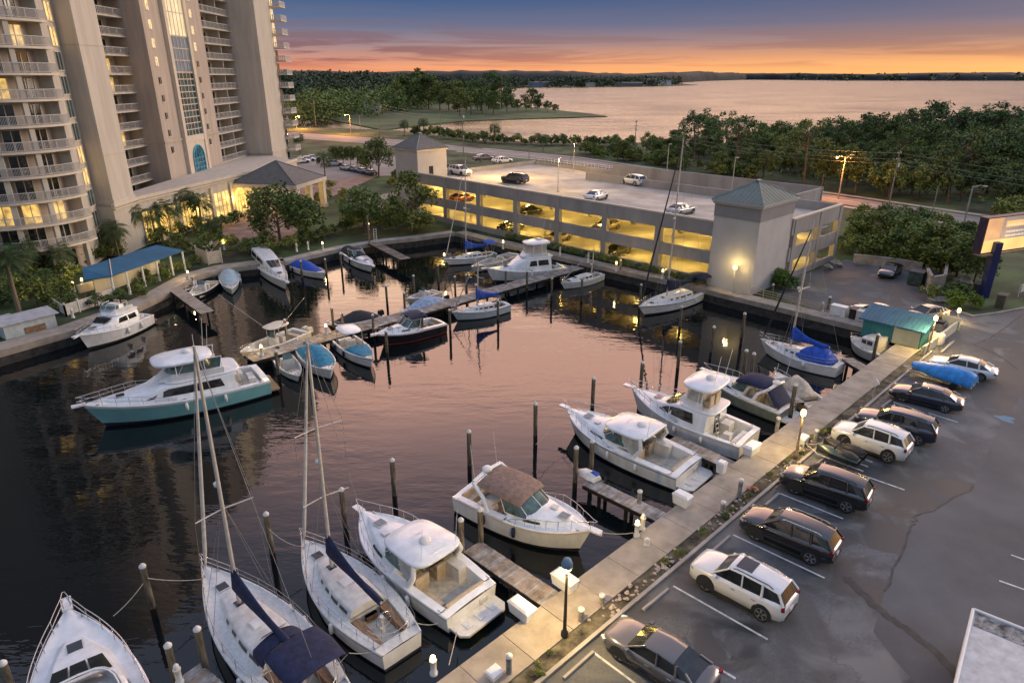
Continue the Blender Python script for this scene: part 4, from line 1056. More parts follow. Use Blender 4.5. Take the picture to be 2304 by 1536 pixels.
# ------------------------------------------------------------------ long blue awning
AW = thing('awning', 'long low blue canvas awning along the left quay in front of the tower', 'awning')
b0, b1, b2, b3 = G(190, 630, 2.6), G(248, 622, 2.6), G(414, 563, 2.6), G(352, 551, 3.3)
b4 = G(184, 603, 3.3)
M_awn = mat('awning_blue', (.012, .10, .19), .7, noise=.12, scale=.5, bump=.2, bscale=3)
mb = MB(); mid = b4.lerp(b3, .34); midf = b1.lerp(b2, .02)
mb.slab([b0, b1, midf, mid, b4], .10); mb.slab([midf + Vector((0, 0, .003)), b2, b3, mid + Vector((0, 0, .003))], .10); mb.build('canopy', M_awn, AW)
mb = MB(); mb.tube([midf + Vector((0, 0, .04)), mid + Vector((0, 0, .04))], .05, 5); mb.build('seam', M_trim, AW)
for f in (.02, .2, .4, .6, .8, .985):
    p = b1.lerp(b2, f) + (b4 - b1).normalized() * .18
    mb = MB(); mb.tube([(p.x, p.y, 0), (p.x, p.y, p.z - .06)], .12, 8); mb.build('post', M_white, AW)
mb = MB(); back = [b4.lerp(b3, .05), b4.lerp(b3, .95)]
d = back[1] - back[0]; m_ = (back[0] + back[1]) / 2 + (b1 - b4).normalized() * .5; mb.obox((m_.x, m_.y, 1.1), (d.length, .12, 2.1), math.atan2(d.y, d.x)); mb.build('back_wall', M_wall, AW)
for f in (.08, .45, .8):
    p = b1.lerp(b2, f) + (b4 - b1).normalized() * 1.2; light('awning_light', (p.x, p.y, 2.2), 45, (1, .68, .22), .15, AW)

# ================================================================== PARKING GARAGE
GA = thing('parking_garage', 'three level concrete parking garage lit yellow inside, with a parking roof', 'building')
S0, S1, S2 = 69.6, 91.0, 99.5      # front, rear of flat roof, rear of ramp strip
TA, TB = 33.2, 96.5                # right end, left end
DZ = [0.0, 3.15, 6.30]
def sbox(mb, s0, s1, t0, t1, z0, z1, m=0): st_box(mb, s0, s1, t0, t1, z0, z1, m)
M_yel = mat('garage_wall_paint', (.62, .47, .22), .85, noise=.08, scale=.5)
mb = MB()
sbox(mb, S0 + .1, S1, TA + .1, TB, 5.98, 6.30); mb.build('roof_deck', M_deckroof, GA)
mb = MB(); sbox(mb, S0 + .1, S1, TA + .1, TB, 2.85, 3.15); sbox(mb, S1, S2, 40, TB, 2.85, 3.15); mb.build('middle_deck', M_conc2, GA)
mb = MB(); sbox(mb, S0 + .3, S2 - .2, 40, TB, -.1, .05); sbox(mb, S0 + .3, S1 - .2, TA + .2, 40, -.1, .05); mb.build('ground_floor', M_conc2, GA)
# ramp strip along the rear, falling to the right
mb = MB()
a = [ST(S1 + .02, 88), ST(S2, 88), ST(S2, 39.5), ST(S1 + .02, 39.5)]
za = [6.30, 6.30, 4.6, 4.6]
mb.slab([Vector((p.x, p.y, z)) for p, z in zip(a, za)], .3); sbox(mb, S1 + .02, S2, 88, TB, 5.98, 6.30); mb.build('ramp', M_deckroof, GA)
# spandrels : front, right end, rear, left end
def spandrel(s0, s1, t0, t1, z0, z1, name='spandrel'):
    mb = MB(); sbox(mb, s0, s1, t0, t1, z0, z1); mb.build(name, M_conc2, GA)
FT = [TA + 4.6 + (TB - TA - 4.6) * i / 7 for i in range(8)]
for i in range(7):
    a, b = FT[i] + .02, FT[i + 1] - .02
    spandrel(S0 - .25, S0, a, b, 5.75, 7.42); spandrel(S0 - .25, S0, a, b, 2.5, 3.95); spandrel(S0 - .25, S0, a, b, 0, .85, 'base_wall')
mb = MB()
sbox(mb, S0 - .3, S0 + .1, FT[0], TB, 7.42, 7.60)
sbox(mb, 77.05, S1, TA - .32, TA + .05, 7.42, 7.60)
mb.build('coping', M_trim, GA)
for t in FT: mb = MB(); sbox(mb, S0 - .32, S0 + .35, t - .42, t + .42, 0, 7.415); mb.build('column', M_conc2, GA)
ET = [S0 + 8.2, S0 + 15.4, S1 + .3]
for a, b in ((77.05, ET[1]), (ET[1], ET[2])):
    spandrel(a + .02, b - .02, TA - .25, TA, 5.55, 7.42); spandrel(a + .02, b - .02, TA - .25, TA, 2.35, 4.05); spandrel(a + .02, b - .02, TA - .25, TA, 0, .85, 'base_wall')
for s in (S0 + 8.4, ET[1], S1): mb = MB(); sbox(mb, s - .4, s + .4, TA - .32, TA + .3, 0, 7.415); mb.build('column', M_conc2, GA)
spandrel(S1 - .22, S1 + .015, TA, 76, 5.55, 7.5, 'rear_parapet')
spandrel(S2 - .02, S2 + .22, 39.1, 77, 4.0, 8.1, 'rear_parapet')
spandrel(S2 - .02, S2 + .22, 39.1, TB, 0, 3.9, 'rear_wall')
spandrel(S1 + .02, S2 - .03, 39.2, 39.5, 0, 8.0, 'ramp_end_wall')
spandrel(S2 - .02, S2 + .2, 77.02, TB, 4.5, 6.9, 'rear_parapet')
spandrel(S0 + .1, S2 - .05, TB + .01, TB + .25, 5.5, 7.1, 'left_parapet')
spandrel(S0 + .1, S2 - .05, TB + .01, TB + .25, 2.3, 3.9, 'left_parapet')
mb = MB()
for k in range(23):
    t = 77 + k * .85; sbox(mb, S2 + .02, S2 + .08, t - .03, t + .03, 6.9, 7.7)
sbox(mb, S2 + .02, S2 + .08, 77, TB, 7.66, 7.72); sbox(mb, S2 + .02, S2 + .08, 77, TB, 7.3, 7.34); mb.build('roof_railing', M_alu, GA)
# inside : beams, columns, back wall, lamps
mb = MB()
for lev in (0, 1):
    zc = DZ[lev + 1] - .31
    for i in range(1, 15): t = TA + (TB - TA) * i / 15; sbox(mb, S0 + .4, S2 - .3, t - .16, t + .16, zc - .42, zc - .005)
    for i in range(1, 8):
        for s in (S0 + 9, S0 + 18): t = TA + (TB - TA) * i / 8; sbox(mb, s - .25, s + .25, t - .5, t - .02, DZ[lev] + .06, zc - .43)
mb.build('beam', M_conc2, GA)
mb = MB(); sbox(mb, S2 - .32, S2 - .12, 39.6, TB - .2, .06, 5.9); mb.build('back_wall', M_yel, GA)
mb = MB(); lamps = []
for lev in (0, 1):
    zc = DZ[lev + 1] - .32
    for i in range(9):
        for s in (S0 + 4.0, S0 + 11.5, S0 + 18.5):
            t = TA + 4 + (TB - TA - 6) * i / 8
            p = ST(s, t, zc - .16); mb.obox(p, (1.3, .2, .1), QA); 
            lamps.append((p, lev))
mb.build('ceiling_lamp', M_bulb, GA)
for p, lev in lamps: light('garage_light', (p.x, p.y, p.z - .25), 520, (1.0, .66, .14), .3, GA)
# rooftop light poles
for k, (px, py, yt) in enumerate([(1255, 432, 358), (1646, 430, 362), (1500, 388, 330), (1290, 385, 335)]):
    p = G(px, py, 6.3)
    if k > 1: p = p
    t = thing('roof_lamp_post', ['slim lamp post on the near edge of the garage roof, left of the white car', 'lamp post on the garage roof just left of the stair tower roof', 'lamp post at the rear of the garage roof behind the white pickup', 'lamp post at the back left rail of the garage roof'][k], 'lamp post', p)
    mb = MB(); mb.tube([(0, 0, 0), (0, 0, 5.0)], [.07, .05], 8); mb.lathe([(.16, 0), (.16, .3)], (0, 0, 0), 10); mb.build('pole', M_alu, t)
    mb = MB(); mb.obox((.25, 0, 5.02), (.6, .22, .1)); mb.build('lamp_head', M_alu, t)
    if k in (0, 3): light('roof_lamp_light', (.3, 0, 4.8), 700, (1.0, .62, .22), .2, t)
light('roof_lamp_glow', (ST(82, 86, 10.5).x, ST(82, 86, 10.5).y, 10.5), 4200, (1.0, .62, .20), .3, GA)

def stair_tower(s0, s1, t0, t1, h, rh, name, label, band=True, ov=.35):
    T = thing(name, label, 'stair tower')
    mb = MB(); sbox(mb, s0, s1, t0, t1, 0, h - 1.85 if band else h - .3); mb.build('wall', M_tow, T)
    if band:
        mb = MB(); sbox(mb, s0 - .05, s1 + .05, t0 - .05, t1 + .05, h - 1.85, h - .45); mb.build('upper_band', M_towb, T)
        mb = MB(); sbox(mb, s0 - .2, s1 + .2, t0 - .2, t1 + .2, h - .45, h - .2); sbox(mb, s0 - .35, s1 + .35, t0 - .35, t1 + .35, h - .2, h); mb.build('cornice', M_trim2, T)
    else:
        mb = MB(); sbox(mb, s0 - .2, s1 + .2, t0 - .2, t1 + .2, h - .3, h); mb.build('cornice', M_trim, T)
    c = [ST(s0 - ov, t0 - ov, h + .01), ST(s1 + ov, t0 - ov, h + .01), ST(s1 + ov, t1 + ov, h + .01), ST(s0 - ov, t1 + ov, h + .01)]
    apx = ST((s0 + s1) / 2, (t0 + t1) / 2, h + rh)
    mb = MB(); mb.add([tuple(v) for v in c] + [tuple(apx)], [(0, 1, 4), (1, 2, 4), (2, 3, 4), (3, 0, 4)])
    mb.build('roof', M_green if band else M_shing, T)
    mb = MB()
    for i in range(4): mb.tube([c[i], apx], .07, 5)
    if band:
        for i in range(4):
            a, b = c[i], c[(i + 1) % 4]
            for k in range(1, 12):
                f = k / 12; st = a.lerp(b, f); g = 1 - abs(2 * f - 1); en = st.lerp((a + b) / 2 + (apx - (a + b) / 2), 0)
                base_mid = (a + b) / 2; d_ap = apx - base_mid; en = st + d_ap * g
                mb.tube([st, en], .03, 4)
    mb.obox(apx, (.7, .4, .14), QA)
    mb.build('roof_seam', M_seam, T)
    return T
M_tow = mat('stair_tower_paint', (.47, .44, .42), .85, noise=.05, scale=.4, bump=.1, bscale=10)
M_towb = mat('stair_tower_band', (.26, .245, .24), .85, noise=.05, scale=.4)
M_trim2 = mat('grey_cornice', (.42, .40, .38), .8, noise=.05)
M_green = mat('green_metal_roof', (.08, .125, .10), .45, noise=.12, scale=.6)
M_seam = mat('roof_seam_metal', (.16, .19, .165), .5, noise=.1)
stair_tower(68.95, 77.0, 33.1, 38.6, 10.1, 1.95, 'stair_tower', 'pale stair tower with green hipped metal roof at the near right corner of the garage')
PV = stair_tower(69.2, 75.5, 95.0, 101.5, 11.3, 2.4, 'stair_tower', 'beige stair pavilion with grey hipped roof at the far left corner of the garage', band=False)
mb = MB()
q = ST(69.16, 98.0, 7.0); mb.obox((q.x, q.y, 6.6), (.1, .7, 1.7), QA); q = ST(72.0, 94.96, 7.6); mb.obox((q.x, q.y, 7.5), (.8, .1, 1.9), QA)
mb.build('window', M_dark, PV)
# lit wall lamp on the stair tower corner (stands on the promenade)
WL = thing('lamp_post', 'bright round lamp in front of the pale stair tower corner', 'lamp post', ST(68.2, 34.9, .1))
mb = MB(); mb.tube([(0, 0, 0), (0, 0, 2.7)], .06, 8); mb.build('pole', M_alu, WL)
mb = MB(); mb.lathe([(.0, -.24), (.17, -.17), (.24, 0), (.17, .17), (.0, .24)], (0, 0, 2.95), 14); mb.build('lamp_head', M_bulb, WL)
light('tower_lamp_light', (-.1, -.1, 3.0), 330, (1, .74, .28), .25, WL)

# ================================================================== BACK LOT : block wall, dumpster, hut
def wall_thing(name, label, pts, h, th, m, cat='wall'):
    mb = MB(); 
    for a, b in zip(pts, pts[1:]):
        d = (b - a); d.z = 0; c = (a + b) / 2; mb.obox((c.x, c.y, h / 2), (d.length + th * .9, th, h), math.atan2(d.y, d.x))
        mb.obox((c.x, c.y, h + .04), (d.length + th * .9 + .08, th + .08, .08), math.atan2(d.y, d.x))
    o = mb.build(name, m); return tag(o, label, cat)
M_block = mat('block_wall_paint', (.33, .29, .25), .9, noise=.18, scale=.8, bump=.3, bscale=8)
wall_thing('block_wall', 'long low painted block wall behind the back lot, ending in a taller bay', [G(1920, 592), G(2010, 602), G(2070, 612)], 1.15, .25, M_block)
wall_thing('block_wall', 'taller pale block enclosure at the right end of the back lot wall', [G(2080, 640), G(2090, 660), G(2118, 655), G(2125, 615)], 1.9, .25, M_block)
mb = MB(); p = G(2060, 640); mb.obox((p.x, p.y, .85), (1.8, 1.5, 1.5), QA); mb.obox((p.x, p.y, 1.66), (1.9, 1.6, .1), QA); mb.obox((p.x, p.y, .3), (1.95, .2, .12), QA)
tag(mb.build('dumpster', mat('dumpster_green', (.04, .06, .06), .6, noise=.3, scale=3)), 'dark dumpster between the parked truck and the pale block enclosure', 'dumpster')
def rock(px, py, s, label, seed):
    rg = np.random.default_rng(seed); bm = bmesh.new(); bmesh.ops.create_icosphere(bm, subdivisions=3, radius=1)
    for v in bm.verts:
        d = v.co.normalized(); k = 1 + .18 * math.sin(3 * d.x + seed) * math.cos(4 * d.y) + .12 * math.sin(7 * d.z + 2 * d.x) + rg.uniform(-.03, .03)
        v.co = Vector((d.x * s[0] * k, d.y * s[1] * k, max(d.z, -.5) * s[2] * k))
    me = bpy.data.meshes.new('boulder'); bm.to_mesh(me); bm.free(); me.materials.append(mat('boulder_stone', (.30, .26, .22), .9, noise=.25, scale=2, bump=.6, bscale=5))
    o = bpy.data.objects.new('boulder', me); COL.objects.link(o); o.location = G(px, py); o.location.z = s[2] * .35; return tag(o, label, 'boulder')
rock(2165, 640, (1.1, .8, .7), 'brown boulder under the thicket left of the billboard post', 1)
rock(2115, 678, (1.5, .7, .35), 'flat pale grey slab of rock at the corner of the back lot', 2)
rock(1880, 598, (.8, .6, .6), 'pale boulder in the bed at the right end of the garage', 3)
rock(1862, 605, (.6, .5, .5), 'smaller pale boulder left of the one at the garage end', 4)
# hut : teal shed with blue roof at the end of the promenade
HT_ = thing('dock_shed', 'small teal dock shed with a sloping blue roof at the promenade corner', 'shed')
hs0, hs1, ht0, ht1 = 63.8, 68.2, 14.2, 20.4
hs0, hs1, ht0, ht1 = 64.9, 67.3, 14.7, 19.7
M_tealp = mat('teal_shed_paint', (.035, .19, .18), .7, noise=.1, scale=1, stretch=(6, 6, 1))
mb = MB(); sbox(mb, hs0, hs1, ht0, ht1, .105, 1.75); mb.build('wall', M_tealp, HT_)
mb = MB(); rf = [ST(hs0 - .25, ht0 - .3, 1.82), ST(hs0 - .25, ht1 + .4, 1.82), ST(hs1 + .2, ht1 + .4, 2.65), ST(hs1 + .2, ht0 - .3, 2.65)]
mb.slab(rf, .12)
for k in range(1, 15): f = k / 15; mb.tube([rf[0].lerp(rf[1], f) + Vector((0, 0, .02)), rf[3].lerp(rf[2], f) + Vector((0, 0, .02))], .025, 4)
mb.build('roof', mat('blue_shed_roof', (.025, .11, .17), .5, noise=.12, scale=1), HT_)
mb = MB(); sbox(mb, hs0 - .04, hs0 - .005, ht0 + .1, ht0 + 2.3, .15, 1.7); mb.build('door', mat('cream_door', (.62, .58, .34), .7, noise=.06), HT_)
mb = MB(); sbox(mb, hs1 - .05, hs1 + .02, ht0 + .05, ht1 - .05, 1.75, 2.5); mb.build('rear_wall', M_tealp, HT_)
# tank, cart and bits beside the shed
t = thing('water_tank', 'round white tank beside the dock shed in the lamp light', 'tank', G(2105, 772))
mb = MB(); mb.lathe([(.0, 0), (.62, 0), (.66, .1), (.66, .85), (.58, 1.0), (.25, 1.1), (.0, 1.12)], (0, 0, 0), 20); mb.build('body', M_gelw, t)
mb = MB(); mb.lathe([(.0, 0), (.18, 0), (.18, .1), (0, .12)], (0, 0, 1.1), 12); mb.build('lid', M_black, t)
mb = MB(); a = G(2075, 800); b = G(2150, 742); mb.obox(((a.x + b.x) / 2, (a.y + b.y) / 2, .45), ((b - a).length, .2, .9), math.atan2(b.y - a.y, b.x - a.x)); mb.obox((b.x - .3, b.y + .5, .6), (.2, 1.6, 1.2), QA)
tag(mb.build('low_wall', mat('cream_low_wall', (.62, .57, .42), .8, noise=.08)), 'low cream wall around the equipment right of the dock shed', 'wall')
t = thing('equipment_rack', 'grey metal cooling unit behind the round white tank', 'machine', G(2112, 745))
mb = MB(); mb.obox((0, 0, .45), (1.2, .9, .8), QA); mb.build('body', mat('grey_metal', (.22, .23, .25), .5, .3), t)
mb = MB(); [mb.obox((0, 0, .90 + .05 * i), (1.0 - .1 * i, .7, .03), QA) for i in range(4)]; mb.build('grille', M_black, t)

# ------------------------------------------------------------------ billboard
BB = thing('billboard', 'lit digital billboard on a single dark blue post beside the road', 'billboard', G(2212, 668))
mb = MB(); mb.box(-.38, .38, -.38, .38, 0, 6.2); mb.build('post', mat('billboard_blue', (.012, .018, .10), .5, noise=.2), BB)
bx = (BB.location.x, BB.location.y)
def onray(px, py, Y):
    g = G(px, py); k = Y / g.y; return Vector((g.x * k, Y, CAM_H + (0 - CAM_H) * k))
Y0 = bx[1] - .6
PL, PR = onray(2206, 570, Y0 + .2), onray(2362, 524, Y0 + 4.6)
PL2, PR2 = onray(2226, 493, Y0 + .2), onray(2384, 440, Y0 + 4.6)
A_ = math.atan2(PR.y - PL.y, PR.x - PL.x); Lb = math.hypot(PR.x - PL.x, PR.y - PL.y)
org = Vector((PL.x - BB.location.x, PL.y - BB.location.y, PL.z)); Hb = PL2.z - PL.z
d2 = Vector((math.cos(A_), math.sin(A_), 0)); n2 = Vector((d2.y, -d2.x, 0))
def bpnl(u0, u1, v0, v1, off, th, m, name, parent=BB):
    mb = MB(); c = org + d2 * ((u0 + u1) / 2) + n2 * (off - th / 2); mb.obox((c.x, c.y, org.z + (v0 + v1) / 2), (u1 - u0, th, v1 - v0), A_); return mb.build(name, m, parent)
bpnl(-.12, Lb + .12, -.1, Hb + .1, 0, .9, mat('billboard_case', (.035, .02, .045), .5, noise=.2), 'casing')
bpnl(-.2, Lb + .2, -.28, -.12, .45, 1.0, mat('billboard_catwalk', (.23, .16, .13), .7), 'catwalk')
SC = bpnl(.0, Lb, .0, Hb, .03, .02, emis('screen_orange', (1.0, .42, .12), .62, .3, .25), 'screen')
bpnl(.0, Lb * .72, .0, Hb * .36, .045, .01, emis('screen_yellow', (1.0, .62, .14), .85, .12, .4), 'screen_band', SC)
bpnl(Lb * .22, Lb, Hb * .36, Hb, .05, .01, emis('screen_mauve', (.30, .20, .21), .5, .1, .4), 'screen_panel', SC)
bpnl(Lb * .72, Lb, .0, Hb * .36, .05, .01, emis('screen_mauve', (.30, .20, .21), .5, .1, .4), 'screen_panel', SC)
bpnl(Lb * .27, Lb * .78, Hb * .70, Hb * .88, .06, .01, emis('screen_amber', (1.0, .48, .08), .8, .1, .4), 'headline_bar', SC)
mb = MB(); rg = random.Random(4)
for row, (v, hh) in enumerate(((.56, .07), (.44, .07), (.76, .07))):
    u = .29
    while u < (.66 if row < 2 else .6):
        w = rg.uniform(.010, .022); c = org + d2 * (Lb * (u + w / 2)) + n2 * .066; mb.obox((c.x, c.y, org.z + Hb * v), (Lb * w, .008, Hb * hh * rg.uniform(.7, 1)), A_); u += w + rg.uniform(.004, .012)
mb.build('blurred_lettering', emis('screen_letters', (.95, .78, .55), .6, .1, .4), SC)
light('billboard_glow', (org.x + d2.x * 3 + n2.x * 1.5, org.y + d2.y * 3 + n2.y * 1.5, org.z + 1.5), 60, (1, .6, .25), .8, BB)
for k, (px, py, h, lab) in enumerate([(2250, 690, 1.5, 'dark square cabinet on the grass right of the billboard post'), (2200, 655, 1.0, 'low dark box in the bed at the foot of the billboard')]):
    t = thing('utility_cabinet', lab, 'cabinet', G(px, py)); mb = MB(); mb.obox((0, 0, h * .45), (1.3, .8, h * .9), QA); mb.obox((0, 0, h * .93), (1.4, .9, h * .06), QA); mb.build('body', mat('cabinet_dark', (.05, .05, .04), .7, noise=.2), t)
    mb = MB(); mb.obox((-.3, -.45, h * .45), (.5, .05, h * .7), QA); mb.build('door', mat('cabinet_door', (.08, .08, .07), .7), t)
t = thing('sign_board', 'small white sign on posts at the right edge of the grass', 'sign', G(2298, 668)); mb = MB(); mb.obox((0, 0, 1.1), (1.3, .06, .9), .6); mb.build('panel', M_white, t)
mb = MB(); [mb.tube([(x, 0, 0), (x, 0, 1.5)], .04, 6) for x in (-.4, .4)]; mb.build('post', M_white, t)

# ------------------------------------------------------------------ fences on the left quay
def panel_fence(name, label, pts, h, m, cat='fence', slat=.16):
    root = thing(name, label, cat)
    for a, b in zip(pts, pts[1:]):
        d = b - a; L = math.hypot(d.x, d.y); an = math.atan2(d.y, d.x); mb = MB(); n = max(2, int(L / slat))
        for i in range(n):
            p = a.lerp(b, (i + .5) / n); mb.obox((p.x, p.y, h * .5), (L / n - .015, .04, h * .86), an)
        for z in (h * .2, h * .9): c = (a + b) / 2; mb.obox((c.x, c.y, z), (L, .07, .09), an)
        mb.build('fence_panel', m, root)
    for p in pts: mb = MB(); mb.obox((p.x, p.y, h * .52), (.14, .14, h * 1.04)); mb.obox((p.x, p.y, h * 1.06), (.18, .18, .05)); mb.build('post', m, root)
    return root
M_fence = mat('white_fence', (.56, .52, .47), .7, noise=.1, scale=2)
panel_fence('picket_fence', 'white board fence running along the grass beside the left quay', [G(150, 712), G(180, 702), G(222, 688), G(258, 672)], 1.35, M_fence)
panel_fence('picket_fence', 'low white fence panel by the garden at the bow of the left cruiser', [G(118, 690), G(150, 712)], 1.2, M_fence)
panel_fence('wooden_fence', 'pale board fence with gate where the quay path turns toward the hotel', [G(444, 585), G(470, 597), G(500, 592)], 1.9, mat('pale_fence', (.52, .45, .36), .75, noise=.1))
wall_thing('garden_wall', 'low cream wall below the awning along the quay garden', [G(180, 660), G(235, 645), G(300, 628)], .9, .2, M_wall)
wall_thing('garden_wall', 'low stone planter wall in front of the hotel garden', [G(420, 560), G(468, 572), G(490, 545)], .9, .3, M_trim)
# shed and bench clutter at far left of the quay
t = thing('storage_shed', 'low white quayside shed with a pale flat roof at the left edge', 'shed', G(65, 745), R(55)); mb = MB(); mb.box(-2.2, 2.2, -.9, .9, 0, 1.35); mb.build('wall', mat('pale_blue_shed', (.45, .50, .50), .7, noise=.08), t)
mb = MB(); mb.slab([(-2.5, -1.2, 1.45), (2.5, -1.2, 1.45), (2.5, 1.2, 1.7), (-2.5, 1.2, 1.7)], .08); mb.build('roof', mat('pale_roof', (.36, .36, .37), .6), t)
mb = MB(); mb.box(-.6, 1.2, -.94, -.88, .1, .7); mb.build('panel', M_teak, t)
t = thing('storage_shed', 'low grey shed cut by the left edge of the photo', 'shed', G(-8, 752), R(55)); mb = MB(); mb.box(-1.6, 1.6, -.9, .9, 0, 1.3); mb.build('wall', M_block, t)
mb = MB(); mb.box(-1.8, 1.8, -1.1, 1.1, 1.3, 1.4); mb.build('roof', mat('pale_roof', (.36, .36, .37), .6), t)
# ------------------------------------------------------------------ back garden walls and rails by the promenade at the stair tower
def rail_fence(name, label, pts, h, m, step=1.6):
    root = thing(name, label, 'railing'); mb = MB()
    for a, b in zip(pts, pts[1:]):
        for z in (h * .35, h * .68, h): mb.tube([(a.x, a.y, a.z + z), (b.x, b.y, b.z + z)], .035, 6)
    mb.build('rail', m, root)
    for a, b in zip(pts, pts[1:]):
        n = max(1, round((b - a).length / step))
        for i in range(n + (1 if b is pts[-1] else 0)):
            p = a.lerp(b, i / n); mb = MB(); mb.tube([p, (p.x, p.y, p.z + h)], .05, 6); mb.build('post', m, root)
    return root
rail_fence('wooden_railing', 'low railing between the promenade and the bed right of the stair tower', [ST(69.0, 33.2, .1), ST(69.0, 23.6, .1)], .85, mat('rail_wood', (.36, .28, .17), .8, noise=.15))
# crates and boards along the quay toward the shed
for k, (s, t_, w, m, lab) in enumerate([(69.2, 22.3, 1.5, M_white, 'white storage cabinet on the quay left of the blue roofed shed'), (69.3, 20.9, .6, M_black, 'narrow dark cabinet between two white ones on the quay'), (69.2, 19.9, 1.2, M_fence, 'off-white cabinet nearest the blue roofed shed')]):
    o = thing('storage_cabinet', lab, 'cabinet', ST(s, t_ + 1.2)); mb = MB(); mb.obox((0, 0, .55), (.8, w, 1.05), QA); mb.obox((0, 0, 1.1), (.86, w + .06, .06), QA); mb.build('body', m, o)
    mb = MB(); mb.obox((-.3, -.3, .55), (.05, w * .4, .8), QA); mb.build('door', m, o)
# ================================================================== BOATS
class Hull:
    def __init__(s, L, B, fs, fm, fb, tw=.86, p=2.5, xm=.40, rake=None, depth=.45, flare=.42):
        s.L, s.B, s.fs, s.fm, s.fb, s.tw, s.p, s.xm = L, B, fs, fm, fb, tw, p, xm
        s.rake = L * .085 if rake is None else rake; s.depth = depth; s.flare = flare
    def b(s, t):
        if t < s.xm: return s.B / 2 * (s.tw + (1 - s.tw) * math.sin(math.pi / 2 * t / s.xm))
        return max(.03, s.B / 2 * (1 - ((t - s.xm) / (1 - s.xm)) ** s.p))
    def z(s, t):
        if t < .35: return s.fs + (s.fm - s.fs) * (t / .35)
        return s.fm + (s.fb - s.fm) * ((t - .35) / .65) ** 1.7
    def pt(s, t, h, sg):
        """h=1 sheer, 0 waterline, <0 below"""
        zz = s.z(t); hh = max(h, 0)
        m = 1 - (1 - hh) * (.07 + s.flare * t ** 2.5)
        if h < 0: m *= .55
        x = t * s.L - s.rake * (1 - hh) * t ** 3 - (.25 * s.rake if h < 0 else 0) * t ** 3
        return (x, sg * s.b(t) * m, zz * h if h >= 0 else -s.depth)
    def build(s, parent, mats, name='hull', n=28):
        """mats : topside, stripe, boot, bottom"""
        ts = [i / n for i in range(n + 1)]; ts = [1 - (1 - t) ** 1.25 for t in ts]
        hs = [1, .88, .80, .5, .16, .07, -1]
        rows = [1, 0, 0, 0, 2, 3]
        mb = MB()
        for sg in (1, -1): mb.loft([[s.pt(t, h, sg) for h in hs] for t in ts], rowm=rows)
        # transom, keel bottom and stem
        for i in range(len(hs) - 1):
            a, b_ = s.pt(0, hs[i], 1), s.pt(0, hs[i + 1], 1); a2, b2 = s.pt(0, hs[i], -1), s.pt(0, hs[i + 1], -1)
            mb.add([a, a2, b2, b_], [(0, 1, 2, 3)], rows[i] if rows[i] != 1 else 0)
            c, d = s.pt(1, hs[i], 1), s.pt(1, hs[i + 1], 1); c2, d2_ = s.pt(1, hs[i], -1), s.pt(1, hs[i + 1], -1)
            mb.add([c, d, d2_, c2], [(0, 1, 2, 3)], rows[i])
        for t0, t1 in zip(ts, ts[1:]): mb.add([s.pt(t0, -1, 1), s.pt(t0, -1, -1), s.pt(t1, -1, -1), s.pt(t1, -1, 1)], [(0, 1, 2, 3)], 3)
        return mb.build(name, mats, parent)
    def deck(s, parent, mats, regions, crown=.05, name='deck', cap=.05):
        """regions: (t0, t1, coaming fraction, floor z or None) ; mats : deck, sole"""
        mb = MB()
        for (t0, t1, cf, zf_) in regions:
            n = max(2, int((t1 - t0) * 26)); ts = [t0 + (t1 - t0) * i / n for i in range(n + 1)]
            if zf_ is None:
                rings = []
                for t in ts:
                    b, z = s.b(t), s.z(t); x = t * s.L
                    rings.append([(x, -b - .02, z - .03), (x, -b - .015, z + .05), (x, -b * .95, z + .055), (x, -b * .92, z + .02), (x, -b * .5, z + crown * .75), (x, 0, z + crown), (x, b * .5, z + crown * .75), (x, b * .92, z + .02), (x, b * .95, z + .055), (x, b + .015, z + .05), (x, b + .02, z - .03)])
                mb.loft(rings, 0)
            else:
                rings, inner = [], []
                for t in ts:
                    b, z = s.b(t), s.z(t); x = t * s.L; c = b * cf
                    rings.append([(x, -b - .02, z - .03), (x, -b - .015, z + cap), (x, -c, z + cap + .01), (x, -c + .02, z), (x, -c + .04, zf_)])
                    inner.append((x, c - .04, zf_))
                mb.loft(rings, 0, smooth=False); mb.loft([[(p[0], -p[1], p[2]) for p in reversed(r_)] for r_ in rings], 0, smooth=False)
                mb.loft([[(q[0], -q[1], q[2]), (q[0], q[1], q[2])] for q in inner], 1, smooth=False)
                for t, fwd in ((t0, 0), (t1, 1)):
                    b, z = s.b(t), s.z(t); c = b * cf; x = t * s.L; zt = z + cap + (0 if t == t0 else crown)
                    mb.add([(x, -c, zf_), (x, c, zf_), (x, c, zt), (x, -c, zt)], [(0, 1, 2, 3)], 0)
        return mb.build(name, mats, parent, recalc=False)
def rail_run(s, parent, t0, t1, h=.6, inset=.10, n=6, r=.022, mid=False, m=None, name='bow_rail', tip=.25, drop=True):
    mb = MB(); ts = [t0 + (t1 - t0) * i / 22 for i in range(23)]
    def P(t, sg, hh):
        b = max(.05, s.b(t) - inset); return Vector((t * s.L + (tip * max(0, (t - .9) / .1) if t > .9 else 0), sg * b, s.z(t) + .05 + hh))
    for hh in ([h, h * .5] if mid else [h]):
        left = [P(t, 1, hh * (min(1, .25 + 4 * (t - t0)) if drop else 1)) for t in ts]; right = [P(t, -1, hh * (min(1, .25 + 4 * (t - t0)) if drop else 1)) for t in ts]
        mb.tube(left + list(reversed(right)), r, 5)
    for i in range(n):
        t = t0 + (t1 - t0) * (i + .7) / n
        for sg in (1, -1):
            a = P(t, sg, 0); a.x -= .03; mb.tube([a, P(t, sg, h * (min(1, .25 + 4 * (t - t0)) if drop else 1))], r * .8, 4)
    return mb.build(name, m or M_steel, parent)
